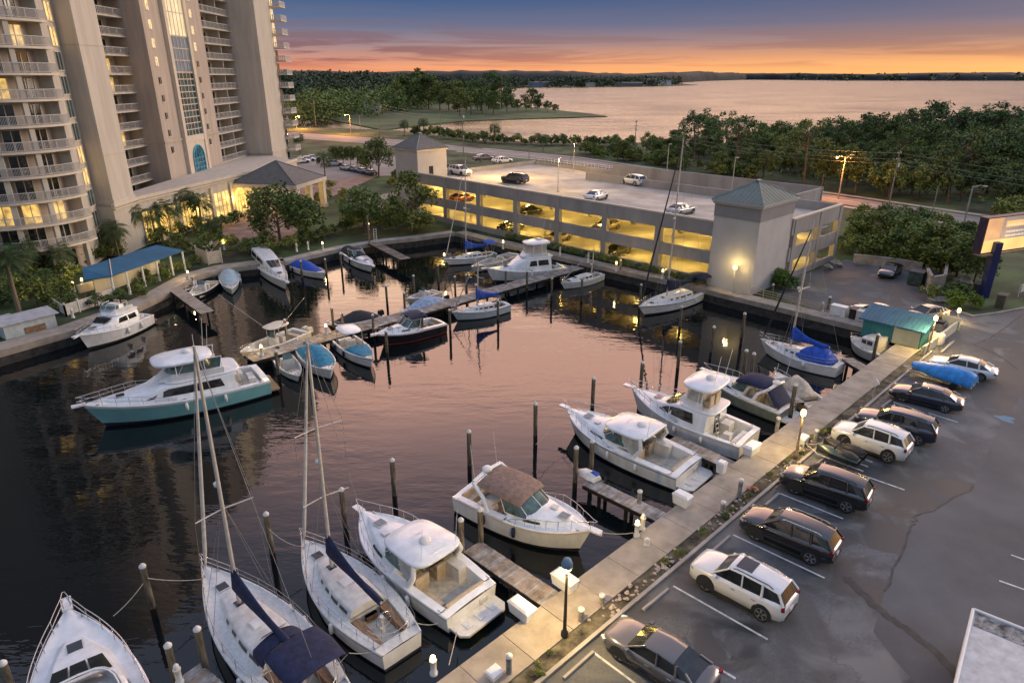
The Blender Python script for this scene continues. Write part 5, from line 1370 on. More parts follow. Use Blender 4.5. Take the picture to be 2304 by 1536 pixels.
def house_at(secs, x):
    for a, b in zip(secs, secs[1:]):
        if min(a[0], b[0]) <= x <= max(a[0], b[0]):
            f = (x - a[0]) / (b[0] - a[0]) if b[0] != a[0] else 0
            return [a[i] + (b[i] - a[i]) * f for i in range(5)]
    return list(secs[0] if abs(x - secs[0][0]) < abs(x - secs[-1][0]) else secs[-1])
def house(parent, secs, m, name='cabin', crown=.05, r=.08):
    """secs (x, half width bottom, z bottom, half width top, z top) from stern to bow"""
    mb = MB(); rings = []
    for (x, wb, zb, wt, zt) in secs:
        rr = min(r, max(.004, (zt - zb) * .3), wt * .5)
        rings.append([(x, -wb, zb), (x, -wt - .0, zt - rr), (x, -wt + rr * .4, zt - rr * .25), (x, -wt + rr * 1.3, zt + crown * .2), (x, 0, zt + crown), (x, wt - rr * 1.3, zt + crown * .2), (x, wt - rr * .4, zt - rr * .25), (x, wt, zt - rr), (x, wb, zb)])
    mb.loft(rings, 0)
    for rg in (rings[0], rings[-1]): mb.add(rg, [tuple(range(len(rg)))], 0)
    return mb.build(name, m, parent)
def side_windows(parent, secs, spans, m=None, off=.015, name='window', sides=(1, -1)):
    for (x0, x1, f0, f1, sk) in spans:
        for sg in sides:
            mb = MB(); n = 4; lo, hi = [], []
            for i in range(n + 1):
                for f, lst, xs in ((f0, lo, x0 + (x1 - x0) * i / n), (f1, hi, x0 + sk[0] + (x1 + sk[1] - x0 - sk[0]) * i / n)):
                    q = house_at(secs, xs); w = q[1] + (q[3] - q[1]) * f; lst.append((xs, sg * (w + off), q[2] + (q[4] - q[2]) * f))
            mb.add(lo + hi, [(i, i + 1, n + 2 + i, n + 1 + i) for i in range(n)])
            mb.build(name, m or M_glass, parent, recalc=False)
def front_window(parent, a, b, fr0=.08, fr1=.92, wfr=.88, m=None, panes=2, name='windscreen', off=.02):
    """glass on the sloping face between two house sections (a lower/forward, b upper/aft)"""
    mb = MB()
    def P(f, w): return Vector((a[0] + (b[0] - a[0]) * f, w * (a[3] + (b[3] - a[3]) * f), a[4] + (b[4] - a[4]) * f + off + .03 * (1 - abs(w))))
    up = Vector((abs(b[4] - a[4]), 0, abs(b[0] - a[0]))).normalized() * off * 1.5
    for k in range(panes):
        w0 = -wfr + 2 * wfr * k / panes + .03; w1 = -wfr + 2 * wfr * (k + 1) / panes - .03
        v = [P(fr0, w0) + up, P(fr0, w1) + up, P(fr1, w1) + up, P(fr1, w0) + up]; mb.add(v, [(0, 1, 2, 3)])
    return mb.build(name, m or M_glass, parent, recalc=False)
def rounded_top(parent, x0, x1, w0, w1, z, th, m, name='hardtop', crown=.08, tilt=0.0, n=8, pw=3.0):
    mb = MB(); rings = []; N = 14
    for lev, (sc, dz) in enumerate(((.97, -th), (1.0, -th * .5), (1.0, 0), (.95, th * .25), (.55, th * .25 + crown * .75), (.05, th * .25 + crown))):
        ring = []
        for j in range(28):
            a = 2 * math.pi * j / 28; ca, sa = math.cos(a), math.sin(a)
            u = math.copysign(abs(ca) ** (2 / pw), ca); v = math.copysign(abs(sa) ** (2 / pw), sa)
            x = (x0 + x1) / 2 + (x1 - x0) / 2 * u * sc; f = (x - x0) / (x1 - x0); w = w0 + (w1 - w0) * f
            ring.append((x, w * v * sc, z + dz + tilt * (f - .5)))
        rings.append(ring)
    mb.loft(rings, 0, closed=True, cap0=True, cap1=True); return mb.build(name, m, parent)
def wrap_screen(parent, xf, xa, w, z0, z1, rake, m=None, frame=None):
    """curved windscreen: from the sides at xa round the front at xf"""
    pts = []
    for i in range(13):
        a = -math.pi / 2 + math.pi * i / 12; cx = math.copysign(abs(math.cos(a)) ** .7, math.cos(a)); sy = math.copysign(abs(math.sin(a)) ** .6, math.sin(a))
        pts.append((xa + (xf - xa) * cx, w * sy))
    lo = [(p[0], p[1], z0) for p in pts]; hi = [(p[0] - rake * (.35 + .65 * (p[0] - xa) / (xf - xa)), p[1] * .92, z1) for p in pts]
    mb = MB(); mb.loft([lo, hi], 0); o = mb.build('windscreen', m or M_tint, parent, recalc=False)
    mb = MB(); mb.tube(hi, .03, 5); mb.tube(lo, .03, 5)
    for i in (0, 3, 6, 9, 12): mb.tube([lo[i], hi[i]], .025, 5)
    mb.build('screen_frame', frame or M_gel, o); return o
def canvas(parent, rows, m, name='canvas_top', th=.04):
    """loft of cross sections rows=(x, half width, z edge, z crown)"""
    mb = MB(); rings = []
    for (x, w, ze, zc) in rows:
        rings.append([(x, w * math.sin(a), ze + (zc - ze) * math.cos(a) ** .8 if math.cos(a) > 0 else ze) for a in [math.pi / 2 * (k - 5) / 5 for k in range(11)]])
    mb.loft(rings, 0); mb.loft([[(p[0], p[1] * .985, p[2] - th) for p in rg] for rg in rings], 0)
    return mb.build(name, m, parent, recalc=False)
def cover(parent, rows, m, name='boat_cover', seed=1):
    rnd = random.Random(seed); rr = []
    for (x, w, z0, zc) in rows: rr.append((x, w, z0, zc + rnd.uniform(-.04, .04)))
    mb = MB(); rings = []
    for (x, w, z0, zc) in rr:
        rings.append([(x, -w - .02, z0 - .15), (x, -w - .03, z0 + .05), (x, -w * .62, z0 + (zc - z0) * .72), (x, -w * .25, z0 + (zc - z0) * .96), (x, 0, zc), (x, w * .25, z0 + (zc - z0) * .96), (x, w * .62, z0 + (zc - z0) * .72), (x, w + .03, z0 + .05), (x, w + .02, z0 - .15)])
    mb.loft(rings, 0)
    for rg in (rings[0], rings[-1]): mb.add(rg, [tuple(range(len(rg)))], 0)
    return mb.build(name, m, parent)
def hatch(parent, x, y, z, sx, sy, m=None, rz=0):
    mb = MB(); mb.obox((x, y, z + .03), (sx, sy, .06), rz); o = mb.build('hatch', m or M_glass, parent)
    mb = MB(); mb.obox((x, y, z + .02), (sx + .09, sy + .09, .04), rz); mb.build('hatch_frame', M_gelw, o)
def cleats(h, parent):
    mb = MB()
    for t in (.06, .5, .93):
        for sg in (1, -1):
            p = (t * h.L, sg * (h.b(t) - .10), h.z(t) + .10); mb.obox(p, (.26, .04, .04)); mb.obox((p[0], p[1], p[2] - .04), (.08, .05, .08))
    mb.build('cleat', M_steel, parent)
    if h.L > 7.5 and not any(c.name.startswith('fender') for c in parent.children):
        for t, sg in ((.28, 1), (.5, 1), (.3, -1), (.55, -1)):
            p = h.pt(t, .75, sg); mb = MB(); mb.lathe([(.0, -.32), (.10, -.27), (.125, 0), (.10, .27), (0, .32)], (p[0], p[1] + sg * .13, p[2] - .12), 10); mb.tube([(p[0], p[1] + sg * .1, p[2] + .15), (p[0], p[1] + sg * .02, h.z(t) + .08)], .012, 4); mb.build('fender', M_white if sg > 0 else M_navy, parent)
def outboard(parent, x, y, z, m=None, tilt=.35):
    mb = MB(); mb.loft([[(x + dx_, y + w * sy, z + zz) for (w, sy) in ((.17, -1), (.19, -.4), (.19, .4), (.17, 1))] for dx_, zz in ((.1, .1), (.05, .5), (-.25, .62), (-.5, .5), (-.5, .12), (.1, .1))], 0); 
    mb.obox((x - .2, y, z + .32), (.62, .34, .42)); mb.obox((x - .2, y, z + .58), (.5, .28, .12)); mb.obox((x - .18, y, z - .2), (.24, .12, .7)); mb.build('outboard_motor', m or M_black, parent)
def seats(parent, L):
    mb = MB()
    for (x, y, z, sx, sy, sz) in L:
        mb.obox((x, y, z + sz / 2), (sx, sy, sz)); mb.obox((x - sx / 2 + .06, y, z + sz + .2), (.12, sy * .96, .42))
    return mb.build('seat', M_seat, parent)
def boat_root(name, label, cat, bow, stern, zb, zs, group=None, Lfix=None, trans=True):
    """bow / stern : where bow tip and transom top stand in the photo ; zb zs their heights over the water"""
    pb, ps = G(*bow, WATER_Z + zb), G(*stern, WATER_Z + zs); d = pb - ps; d.z = 0; L = d.length
    if Lfix:
        L0 = L; ps = pb - d.normalized() * Lfix; L = Lfix
    r = thing(name, label, cat, (ps.x, ps.y, WATER_Z), math.atan2(d.y, d.x), group)
    return r, L

# ------------------------------------------------------------------ sailing yachts
def sailboat(label, bow, stern, mast_top, B=None, cover_m=M_navy, topside=M_gel, stripe=None, mast_t=.60, dodger=None, bimini=None, furl=M_gelw, zb=1.25, zs=.95, spreaders=(.45,), Lfix=None, fancy=True, boom=True, name='sailboat', mast_m=None, H=None, detail=True):
    r, L = boat_root(name, label, 'sailboat', bow, stern, zb, zs, Lfix=Lfix)
    B = B or L * .30
    h = Hull(L, B, zs, zs * .95, zb, tw=.62, p=2.0, xm=.42, rake=L * .10, flare=.25); st = stripe or M_navy
    h.build(r, [topside, st, st, M_bottom])
    h.deck(r, [M_nonskid, M_sole], [(0, .06, 1, None), (.06, .30, .66, zs - .45), (.30, 1.0, 1, None)], crown=.07)
    q = lambda t: h.z(t) + .02
    secs = [(.30 * L, B * .30, q(.3), B * .26, q(.3) + .46), (.45 * L, B * .31, q(.45), B * .27, q(.45) + .46), (.60 * L, B * .27, q(.6), B * .22, q(.6) + .40), (.70 * L, B * .20, q(.7), B * .15, q(.7) + .26), (.78 * L, B * .12, q(.78), B * .08, q(.78) + .03)]
    house(r, secs, M_gelw, 'coachroof')
    side_windows(r, secs, [(.33 * L, .40 * L, .35, .72, (.0, .0)), (.42 * L, .49 * L, .35, .72, (0, 0)), (.52 * L, .56 * L, .35, .70, (0, 0)), (.60 * L, .63 * L, .38, .70, (0, 0))])
    hatch(r, .82 * L, 0, q(.82) + .05, .5, .5); hatch(r, .66 * L, 0, q(.66) + .33, .42, .42); hatch(r, .50 * L, 0, q(.5) + .47, .55, .6, M_gel)
    mx = mast_t * L
    mt = None
    if H is None:
        # height of the masthead, from its place in the photograph
        base = r.location + Vector((math.cos(r.rotation_euler.z), math.sin(r.rotation_euler.z), 0)) * mx
        v = (mast_top[1] - 768) / FPX; k = (_s + v * _c) / (_c - v * _s); H = CAM_H - base.y * k - WATER_Z
    mm = mast_m or M_alu
    mb = MB(); mb.tube([(mx, 0, q(.6) + .3), (mx - .02 * L, 0, H * .6), (mx - .035 * L, 0, H)], [.095, .085, .06], 9)
    mast = mb.build('mast', mm, r)
    top = Vector((mx - .035 * L, 0, H))
    mb = MB()
    for f in spreaders:
        z = 1.2 + (H - 1.2) * f; xx = mx - .035 * L * f; mb.tube([(xx - .25, -B * .36, z + .05), (xx, 0, z), (xx - .25, B * .36, z + .05)], .03, 6)
    mb.build('spreader', mm, mast)
    mb = MB(); mb.lathe([(.0, -.1), (.13, -.1), (.15, .08), (0, .14)], (top.x + .35, 0, H * .55), 10); mb.tube([(top.x, 0, H), (top.x - .05, 0, H + .5)], .012, 4); mb.build('mast_fitting', M_white, mast)
    # standing rigging
    mb = MB(); rw = .011
    for sg in (1, -1):
        ch = (mx - .25, sg * B * .45, q(.58)); pts = [ch]
        for f in spreaders: pts.append((mx - .035 * L * f - .25, sg * B * .36, 1.2 + (H - 1.2) * f + .05))
        mb.tube(pts + [top], rw, 4); mb.tube([(mx + .3, sg * B * .44, q(.6)), (mx - .01 * L, 0, 1.2 + (H - 1.2) * .45)], rw, 4); mb.tube([(mx - .7, sg * B * .45, q(.55)), (mx - .01 * L, 0, 1.2 + (H - 1.2) * .45)], rw, 4)
    mb.tube([top, (.0, 0, zs + .1)], rw, 4); mb.build('rigging', M_rig, r)
    mb = MB(); st0 = Vector((.975 * L, 0, zb + .15)); mb.tube([st0, st0.lerp(top, .08), st0.lerp(top, .5), st0.lerp(top, .97)], [q_ * (1 if detail else .5) for q_ in (.05, .10, .085, .04)], 7); mb.build('furled_jib', furl, r)
    if boom:
        zb_ = q(.5) + 1.25; xe = .16 * L
        mb = MB(); mb.tube([(mx, 0, zb_), (xe, 0, zb_ + .05)], .07, 7); bo = mb.build('boom', mm, r)
        mb = MB(); rings = []
        for i in range(9):
            f = i / 8; x = mx + .06 - (mx - xe) * f; hgt = .95 * (1 - f) ** 3 + .42 * (1 - .45 * f); w = .19 * (1 - .3 * f) + .03 * math.sin(9 * f)
            rings.append([(x, -w * .6, zb_ - .10), (x, -w, zb_ + .12), (x, -w * .55, zb_ + hgt * .75), (x, 0, zb_ + hgt), (x, w * .55, zb_ + hgt * .75), (x, w, zb_ + .12), (x, w * .6, zb_ - .10)])
        mb.loft(rings, 0, cap0=True, cap1=True); mb.build('sail_cover', cover_m, bo)
    # cockpit : benches, wheel and pedestal
    zf0 = zs - .45
    mb = MB(); mb.obox((.17 * L, 0, zf0 + .45), (.18, .18, .9)); mb.build('pedestal', M_white, r)
    mb = MB(); N = 18; mb.tube([(.15 * L, .42 * math.cos(2 * math.pi * i / N), zf0 + .85 + .42 * math.sin(2 * math.pi * i / N)) for i in range(N + 1)], .022, 5)
    for i in range(4): a = math.pi * i / 4; mb.tube([(.15 * L, .4 * math.cos(a), zf0 + .85 + .4 * math.sin(a)), (.15 * L, -.4 * math.cos(a), zf0 + .85 - .4 * math.sin(a))], .012, 4)
    mb.build('wheel', M_steel, r)
    mb = MB()
    for sg in (1, -1): mb.obox((.18 * L, sg * B * .225, zf0 + .2), (.22 * L, B * .12, .4)); mb.obox((.30 * L - .25, sg * .0, zf0 + .25), (.2, .6, .3))
    mb.build('bench', M_teak if fancy else M_sole, r)
    if dodger:
        x0, x1 = .28 * L, .40 * L; z = q(.33) + .45
        canvas(r, [(x0, B * .30, z + .05, z + .85), (x0 + (x1 - x0) * .35, B * .30, z - .05, z + .88), (x0 + (x1 - x0) * .7, B * .29, z - .1, z + .62), (x1, B * .25, z - .1, z + .02)], dodger, 'spray_hood')
        mb = MB(); mb.add([(x0 + .62 * (x1 - x0), -B * .16, z + .82), (x0 + .62 * (x1 - x0), B * .16, z + .82), (x0 + .92 * (x1 - x0), B * .16, z + .30), (x0 + .92 * (x1 - x0), -B * .16, z + .30)], [(0, 1, 2, 3)]); mb.build('hood_window', M_tint, r)
    if bimini:
        x0, x1 = .03 * L, .22 * L; z = zs + 1.55
        canvas(r, [(x0, B * .34, z, z + .30), ((x0 + x1) / 2, B * .36, z + .05, z + .42), (x1, B * .34, z, z + .33)], bimini, 'bimini_top')
        mb = MB()
        for sg in (1, -1):
            for xa in (x0, (x0 + x1) / 2, x1): mb.tube([((x0 + x1) / 2, sg * B * .36, zs + .1), (xa, sg * B * .335, z + .03)], .018, 5)
        mb.build('bimini_frame', M_steel, r)
    rail_run(h, r, .82, 1.0, .60, .08, 3, .02, True, name='pulpit', tip=.15, drop=False)
    if detail:
        mb = MB()
        for sg in (1, -1):
            ps_ = []
            for i in range(8):
                t = .06 + .76 * i / 7; p = Vector((t * L, sg * (h.b(t) - .08), h.z(t) + .04)); mb.tube([p, p + Vector((0, 0, .6))], .015, 4); ps_.append(p + Vector((0, 0, .6)))
            mb.tube(ps_, .009, 4); mb.tube([p - Vector((0, 0, .28)) for p in ps_], .009, 4)
        mb.build('lifeline', M_steel, r)
        mb = MB(); ring = []
        for i in range(9):
            a = math.pi * i / 8; ring.append((.02 * L + .10 * L * (1 - math.sin(a)) - .06 * L * math.sin(a) * 0, (h.b(.03) - .08) * math.cos(a), zs + .68))
        mb.tube(ring, .018, 5); mb.tube([(p[0], p[1], p[2] - .3) for p in ring], .014, 5)
        for p in ring[::2]: mb.tube([(p[0], p[1], zs), p], .016, 5)
        mb.build('stern_rail', M_steel, r)
        mb = MB()
        for t, sg in ((.35, 1), (.55, -1), (.45, -1)): p = h.pt(t, .65, sg); mb.lathe([(.0, -.3), (.10, -.25), (.12, 0), (.10, .25), (0, .3)], (p[0], p[1] + sg * .12, p[2] + .05), 10)
        mb.build('fender', M_white, r)
    cleats(h, r); return r, h, L

# ------------------------------------------------------------------ express / sport cruisers
def express(label, bow, stern, B=None, top='hard', zb=1.75, zs=1.15, topside=M_gel, stripe=None, canvas_m=None, Lfix=None, platform=True, boot=M_bottom, name='sport_cruiser', rails=True, cream_seat=True, arch=True, tlen=(.22, .60)):
    r, L = boat_root(name, label, 'motorboat', bow, stern, zb, zs, Lfix=Lfix)
    B = B or L * .31; h = Hull(L, B, zs, zs + .15, zb, tw=.88, p=3.1, xm=.38); st = stripe or M_gelw
    h.build(r, [topside, st, boot, M_bottom])
    zc = zs - .62
    h.deck(r, [M_gel, M_sole], [(0, .05, 1, None), (.05, .46, .76, zc), (.46, 1, 1, None)], crown=.12, cap=.10)
    q = lambda t: h.z(t) + .03
    secs = [(.455 * L, B * .41, q(.46), B * .36, q(.46) + .40), (.545 * L, B * .40, q(.55), B * .35, q(.55) + .38), (.66 * L, B * .36, q(.66), B * .30, q(.66) + .38), (.78 * L, B * .27, q(.78), B * .19, q(.78) + .27), (.88 * L, B * .15, q(.88), B * .08, q(.88) + .10), (.93 * L, B * .07, q(.93), B * .03, q(.93) + .02)]
    house(r, secs, M_gel, 'foredeck_trunk', crown=.08, r=.14)
    side_windows(r, secs, [(.58 * L, .70 * L, .30, .62, (.02, -.05))])
    hatch(r, .80 * L, 0, q(.8) + .34, .52, .52, M_greyseat); hatch(r, .70 * L, .35, q(.7) + .44, .3, .3, M_gelw)
    zt = q(.55) + .36
    hard = top == 'hard'
    wrap_screen(r, .67 * L, (.38 if hard else .44) * L, B * .385, zt - .12, zt + (.80 if hard else .66), (.16 if hard else .13) * L)
    # cockpit
    seats(r, [(.34 * L, -B * .18, zc, .55, .9, .5), (.34 * L, B * .2, zc, .55, .9, .5)])
    mb = MB(); mb.obox((.075 * L, 0, zc + .22), (.6, B * .62, .44)); mb.obox((.055 * L, 0, zc + .6), (.16, B * .64, .4)); mb.obox((.18 * L, B * .3, zc + .22), (.16 * L, .5, .44)); mb.build('bench', M_seat if cream_seat else M_greyseat, r)
    mb = MB(); mb.obox((.44 * L, -B * .18, zc + .55), (.4, .95, 1.1)); mb.build('console', M_gelw, r); mb = MB(); mb.obox((.27 * L, -B * .30, zc + .45), (.13 * L, .55, .9)); mb.build('wet_bar', M_gelw, r)
    mb = MB(); N = 14; mb.tube([(.41 * L, -B * .18 + .22 * math.cos(2 * math.pi * i / N), zc + 1.0 + .22 * math.sin(2 * math.pi * i / N)) for i in range(N + 1)], .02, 5); mb.build('wheel', M_black, r)
    zh = zt + .90
    if arch:
        mb = MB()
        for sg in (1, -1): mb.tube([(.32 * L, sg * B * .43, zs + .1), (.27 * L, sg * B * .42, zs + .9), (.17 * L if top != 'hard' else .29 * L, sg * B * .37, zh - .02)], [.17, .14, .12], 6)
        xa = .17 * L if top != 'hard' else .27 * L
        mb.tube([(xa, -B * .36, zh), (xa - .05, 0, zh + .12), (xa, B * .36, zh)], .13 if top != 'hard' else .08, 6)
        mb.build('radar_arch', M_gel, r)
        mb = MB(); mb.lathe([(.0, 0), (.30, .02), (.32, .14), (.2, .24), (0, .26)], (xa + (.0 if top != 'hard' else .10 * L), 0, zh + .15), 16); mb.build('radar_dome', M_white, r)
        mb = MB(); [mb.tube([(xa - .1, y, zh + .1), (xa - .35, y, zh + 2.2)], .014, 4) for y in (-B * .3, B * .3)]; mb.build('antenna', M_white, r)
    if top == 'hard':
        rounded_top(r, tlen[0] * L, tlen[1] * L, B * .43, B * .38, zh, .16, M_gel, crown=.16, tilt=-.10, pw=4.2)
        hatch(r, (tlen[0] * .45 + tlen[1] * .55) * L, 0, zh + .12, .5, .6, M_gelw)
        mb = MB()
        for sg in (1, -1):
            mb.tube([(.50 * L, sg * B * .36, zt + .5), (.50 * L, sg * B * .33, zh - .08)], .04, 6); mb.tube([(.42 * L, sg * B * .37, zt + .2), (.40 * L, sg * B * .33, zh - .08)], .04, 6)
        mb.build('top_support', M_gel, r)
        for sg in (1, -1): mb = MB(); mb.add([(.40 * L, sg * B * .385, zt - .1), (.31 * L, sg * B * .41, zs + .12), (.28 * L, sg * B * .38, zh - .12), (.44 * L, sg * B * .365, zh - .12)], [(0, 1, 2, 3)]); mb.build('side_curtain', mat('clear_vinyl', (.42, .40, .36), .25, noise=.15, scale=2), r)
    elif top == 'bimini':
        canvas(r, [(.20 * L, B * .36, zh - .1, zh + .12), (.30 * L, B * .385, zh - .18, zh + .26), (.42 * L, B * .385, zh - .2, zh + .28), (.52 * L, B * .37, zh - .3, zh + .10), (.555 * L, B * .35, zh - .38, zh - .16)], canvas_m, 'bimini_top')
        canvas(r, [(.035 * L, B * .36, zs + .18, zs + .36), (.10 * L, B * .37, zs + .55, zs + .85), (.18 * L, B * .36, zh - .25, zh + .02)], canvas_m, 'aft_canvas') if canvas_m in (M_navy,) else None
    elif top == 'cover':
        cover(r, [(.03 * L, B * .38, zs + .15, zs + .35), (.15 * L, B * .40, zs + .2, zs + .9), (.3 * L, B * .41, zs + .25, zh - .5), (.45 * L, B * .40, zs + .35, zh - .2), (.56 * L, B * .36, zt, zt + .6), (.64 * L, B * .30, zt, zt + .12)], canvas_m)
    if platform:
        mb = MB(); w = B * .40; mb.prism([(-1.05, -w * .8), (-.75, -w), (.0, -w), (.0, w), (-.75, w), (-1.05, w * .8)], .32, .44); pf = mb.build('swim_platform', M_gelw, r)
        mb = MB(); [mb.obox((-.5, y, .46), (.5, .35, .02)) for y in (-.8, 0, .8)]; mb.build('step_pad', M_nonskid, pf)
        mb = MB(); mb.obox((-.03, -B * .2, .62), (.06, .5, .3)); mb.build('transom_step', M_nonskid, r)
    if rails: rail_run(h, r, .50, .99, .62, .12, 7, .02, tip=.45)
    mb = MB(); mb.obox((L + .22, 0, zb + .08), (.75, .40, .10)); mb.obox((L + .45, 0, zb + .0), (.4, .1, .16)); mb.build('bow_pulpit', M_gel, r)
    cleats(h, r); return r, h, L

# ------------------------------------------------------------------ flybridge yachts
def flybridge(label, bow, stern, B=None, zb=2.0, zs=1.25, topside=M_gel, stripe=None, top='hard', Lfix=None, curtain=True, name='motor_yacht', hs=(.26, .66), rails=True, bridge=True, cock=.24, hw=1.0, zk=None, win=None, boot=M_bottom, enclosure=M_tint, fh=1.25, topm=None, toplen=None, bh=2.0, tw=.33, fwin=True):
    r, L = boat_root(name, label, 'motor yacht', bow, stern, zb, zs, Lfix=Lfix)
    B = B or L * .30; h = Hull(L, B, zs, zs + .15, zb, tw=.86, p=2.5, xm=.36); st = stripe or M_gelw
    h.build(r, [topside, st, boot, M_bottom]); zc = zs - .55
    h.deck(r, [M_gel, M_sole], [(0, .04, 1, None), (.04, cock, .84, zc), (cock, 1, 1, None)], crown=.09)
    q = lambda t: h.z(t) + .02; a, b = hs
    zt = q(.4) + fh
    secs = [(a * L, B * .40 * hw, q(a), B * .36 * hw, zt), ((a * .5 + b * .5) * L, B * .40 * hw, q(.4), B * .35 * hw, zt + .02), ((b - .06) * L, B * .36 * hw, q(b - .05), B * .31 * hw, zt - .04), (b * L, B * .33 * hw, q(b), B * .27 * hw, zt - .35), ((b + .10) * L, B * .27, q(b + .1), B * .21, q(b + .1) + .42), ((b + .22) * L, B * .13, q(b + .22), B * .07, q(b + .22) + .08)]
    house(r, secs, M_gel, 'deckhouse', crown=.06, r=.12)
    side_windows(r, secs, win or [(a * L + .35, (a + .17) * L, .40, .84, (.1, .05)), ((a + .19) * L, (b - .09) * L, .40, .84, (.05, -.25))])
    if fwin: front_window(r, secs[4], secs[2], .30, .95, .86, panes=3)
    hatch(r, (b + .15) * L, 0, q(b + .15) + .34, .55, .55)
    # side door of the cockpit bulkhead
    mb = MB(); mb.box(a * L - .03, a * L - .005, -.55, .25, zc + .05, zt - .15); mb.build('cabin_door', M_glass, r)
    if bridge:
        fb0, fb1 = (a - .05) * L, (b - .10) * L
        rounded_top(r, fb0, fb1 + .02 * L, B * .37 * hw, B * .33 * hw, zt + .10, .12, M_gel, 'bridge_deck', crown=.01, pw=5)
        bs = [(fb0 + .1 * L, B * .33 * hw, zt + .1, B * .34 * hw, zt + .62), ((fb0 + fb1) / 2, B * .33 * hw, zt + .1, B * .335 * hw, zt + .68), (fb1 - .02 * L, B * .26 * hw, zt + .1, B * .24 * hw, zt + .66), (fb1 + .05 * L, B * .14 * hw, zt + .06, B * .12 * hw, zt + .18)]
        mb = MB(); n = 0
        ringo = [(x, -w, z0, w2, z1) for (x, w, z0, w2, z1) in bs]
        # bridge coaming as an open tub
        for sg in (1, -1):
            for u, v in zip(bs, bs[1:]):
                mb.add([(u[0], sg * u[1], u[2]), (v[0], sg * v[1], v[2]), (v[0], sg * v[3], v[4]), (u[0], sg * u[3], u[4])], [(0, 1, 2, 3)], 0, True)
                mb.add([(u[0], sg * (u[1] - .09), u[2]), (v[0], sg * (v[1] - .09), v[2]), (v[0], sg * (v[3] - .09), v[4]), (u[0], sg * (u[3] - .09), u[4])], [(3, 2, 1, 0)], 0, True)
                mb.add([(u[0], sg * u[3], u[4]), (v[0], sg * v[3], v[4]), (v[0], sg * (v[3] - .09), v[4]), (u[0], sg * (u[3] - .09), u[4])], [(0, 1, 2, 3)])
        e = bs[-1]; mb.add([(e[0], -e[1], e[2]), (e[0], e[1], e[2]), (e[0], e[3], e[4]), (e[0], -e[3], e[4])], [(0, 1, 2, 3)])
        u, v = bs[-2], bs[-1]; mb.add([(u[0], -u[3], u[4]), (u[0], u[3], u[4]), (v[0], v[3], v[4]), (v[0], -v[3], v[4])], [(0, 1, 2, 3)])
        mb.build('flybridge', M_gel, r, recalc=False)
        mb = MB(); mb.obox(((fb0 + fb1) / 2 + .05 * L, 0, zt + .55), (.6, B * .3, .85)); mb.build('helm_console', M_gelw, r)
        seats(r, [((fb0 + fb1) / 2 - .04 * L, -.45, zt + .16, .5, .6, .45), ((fb0 + fb1) / 2 - .04 * L, .45, zt + .16, .5, .6, .45)])
        zh = zt + bh
        if top:
            tl = toplen or (fb0 + .02 * L, fb1 + .01 * L)
            rounded_top(r, tl[0], tl[1], B * tw * hw, B * tw * .92 * hw, zh, .18, topm or M_gel, 'hardtop', crown=.18, pw=3.2)
            mb = MB()
            for sg in (1, -1):
                for x in (bs[0][0] + .1, (fb0 + fb1) / 2, fb1 - .05 * L): mb.tube([(x, sg * B * .325 * hw, zt + .6), (min(x, tl[1] - .2), sg * B * .29 * hw, zh - .1)], .035, 6)
            mb.build('top_support', M_gel, r)
            if curtain:
                wrap_screen(r, fb1 + .0 * L, bs[0][0] + .02 * L, B * .325 * hw, zt + .64, zh - .12, .05 * L, enclosure)
            mb = MB(); mb.lathe([(.0, 0), (.32, .02), (.34, .16), (.2, .26), (0, .28)], ((tl[0] * .6 + tl[1] * .4), 0, zh + .18), 14); mb.build('radar_dome', M_white, r)
            mb = MB(); [mb.tube([(tl[0] + .4, y, zh + .1), (tl[0] + .1, y * 1.1, zh + 2.4)], .015, 4) for y in (-.8, .8)]; mb.build('antenna', M_white, r)
        else:
            wrap_screen(r, fb1 + .02 * L, bs[1][0], B * .30 * hw, zt + .62, zt + 1.0, .04 * L)
        mb = MB(); x = (a - .03) * L
        for y in (B * .22, B * .22 - .4): mb.tube([(x - .35, y, zc), (x + .1, y, zt + .15)], .025, 5)
        for k in range(6): f = (k + .5) / 6; mb.tube([(x - .35 + .45 * f, B * .22, zc + (zt - zc) * f), (x - .35 + .45 * f, B * .22 - .4, zc + (zt - zc) * f)], .022, 4)
        mb.build('ladder', M_steel, r)
    mb = MB(); mb.obox((.07 * L, 0, zc + .2), (.5, B * .5, .4)); mb.obox((cock * L - .5, -B * .22, zc + .35), (.7, .9, .7)); mb.obox((cock * L * .5, B * .2, zc + .4), (.5, .5, .8)); mb.build('cockpit_locker', M_gelw, r)
    mb = MB(); w = B * .36; mb.prism([(-.8, -w * .9), (-.6, -w), (.0, -w), (.0, w), (-.6, w), (-.8, w * .9)], .25, .36); mb.build('swim_platform', M_teak, r)
    if rails: rail_run(h, r, b - .12, .99, .66, .12, 7, .022, True, tip=.5)
    mb = MB(); mb.obox((L + .25, 0, zb + .08), (.9, .42, .10)); mb.obox((L + .5, 0, zb), (.4, .1, .16)); mb.build('bow_pulpit', M_gel, r)
    cleats(h, r); return r, h, L

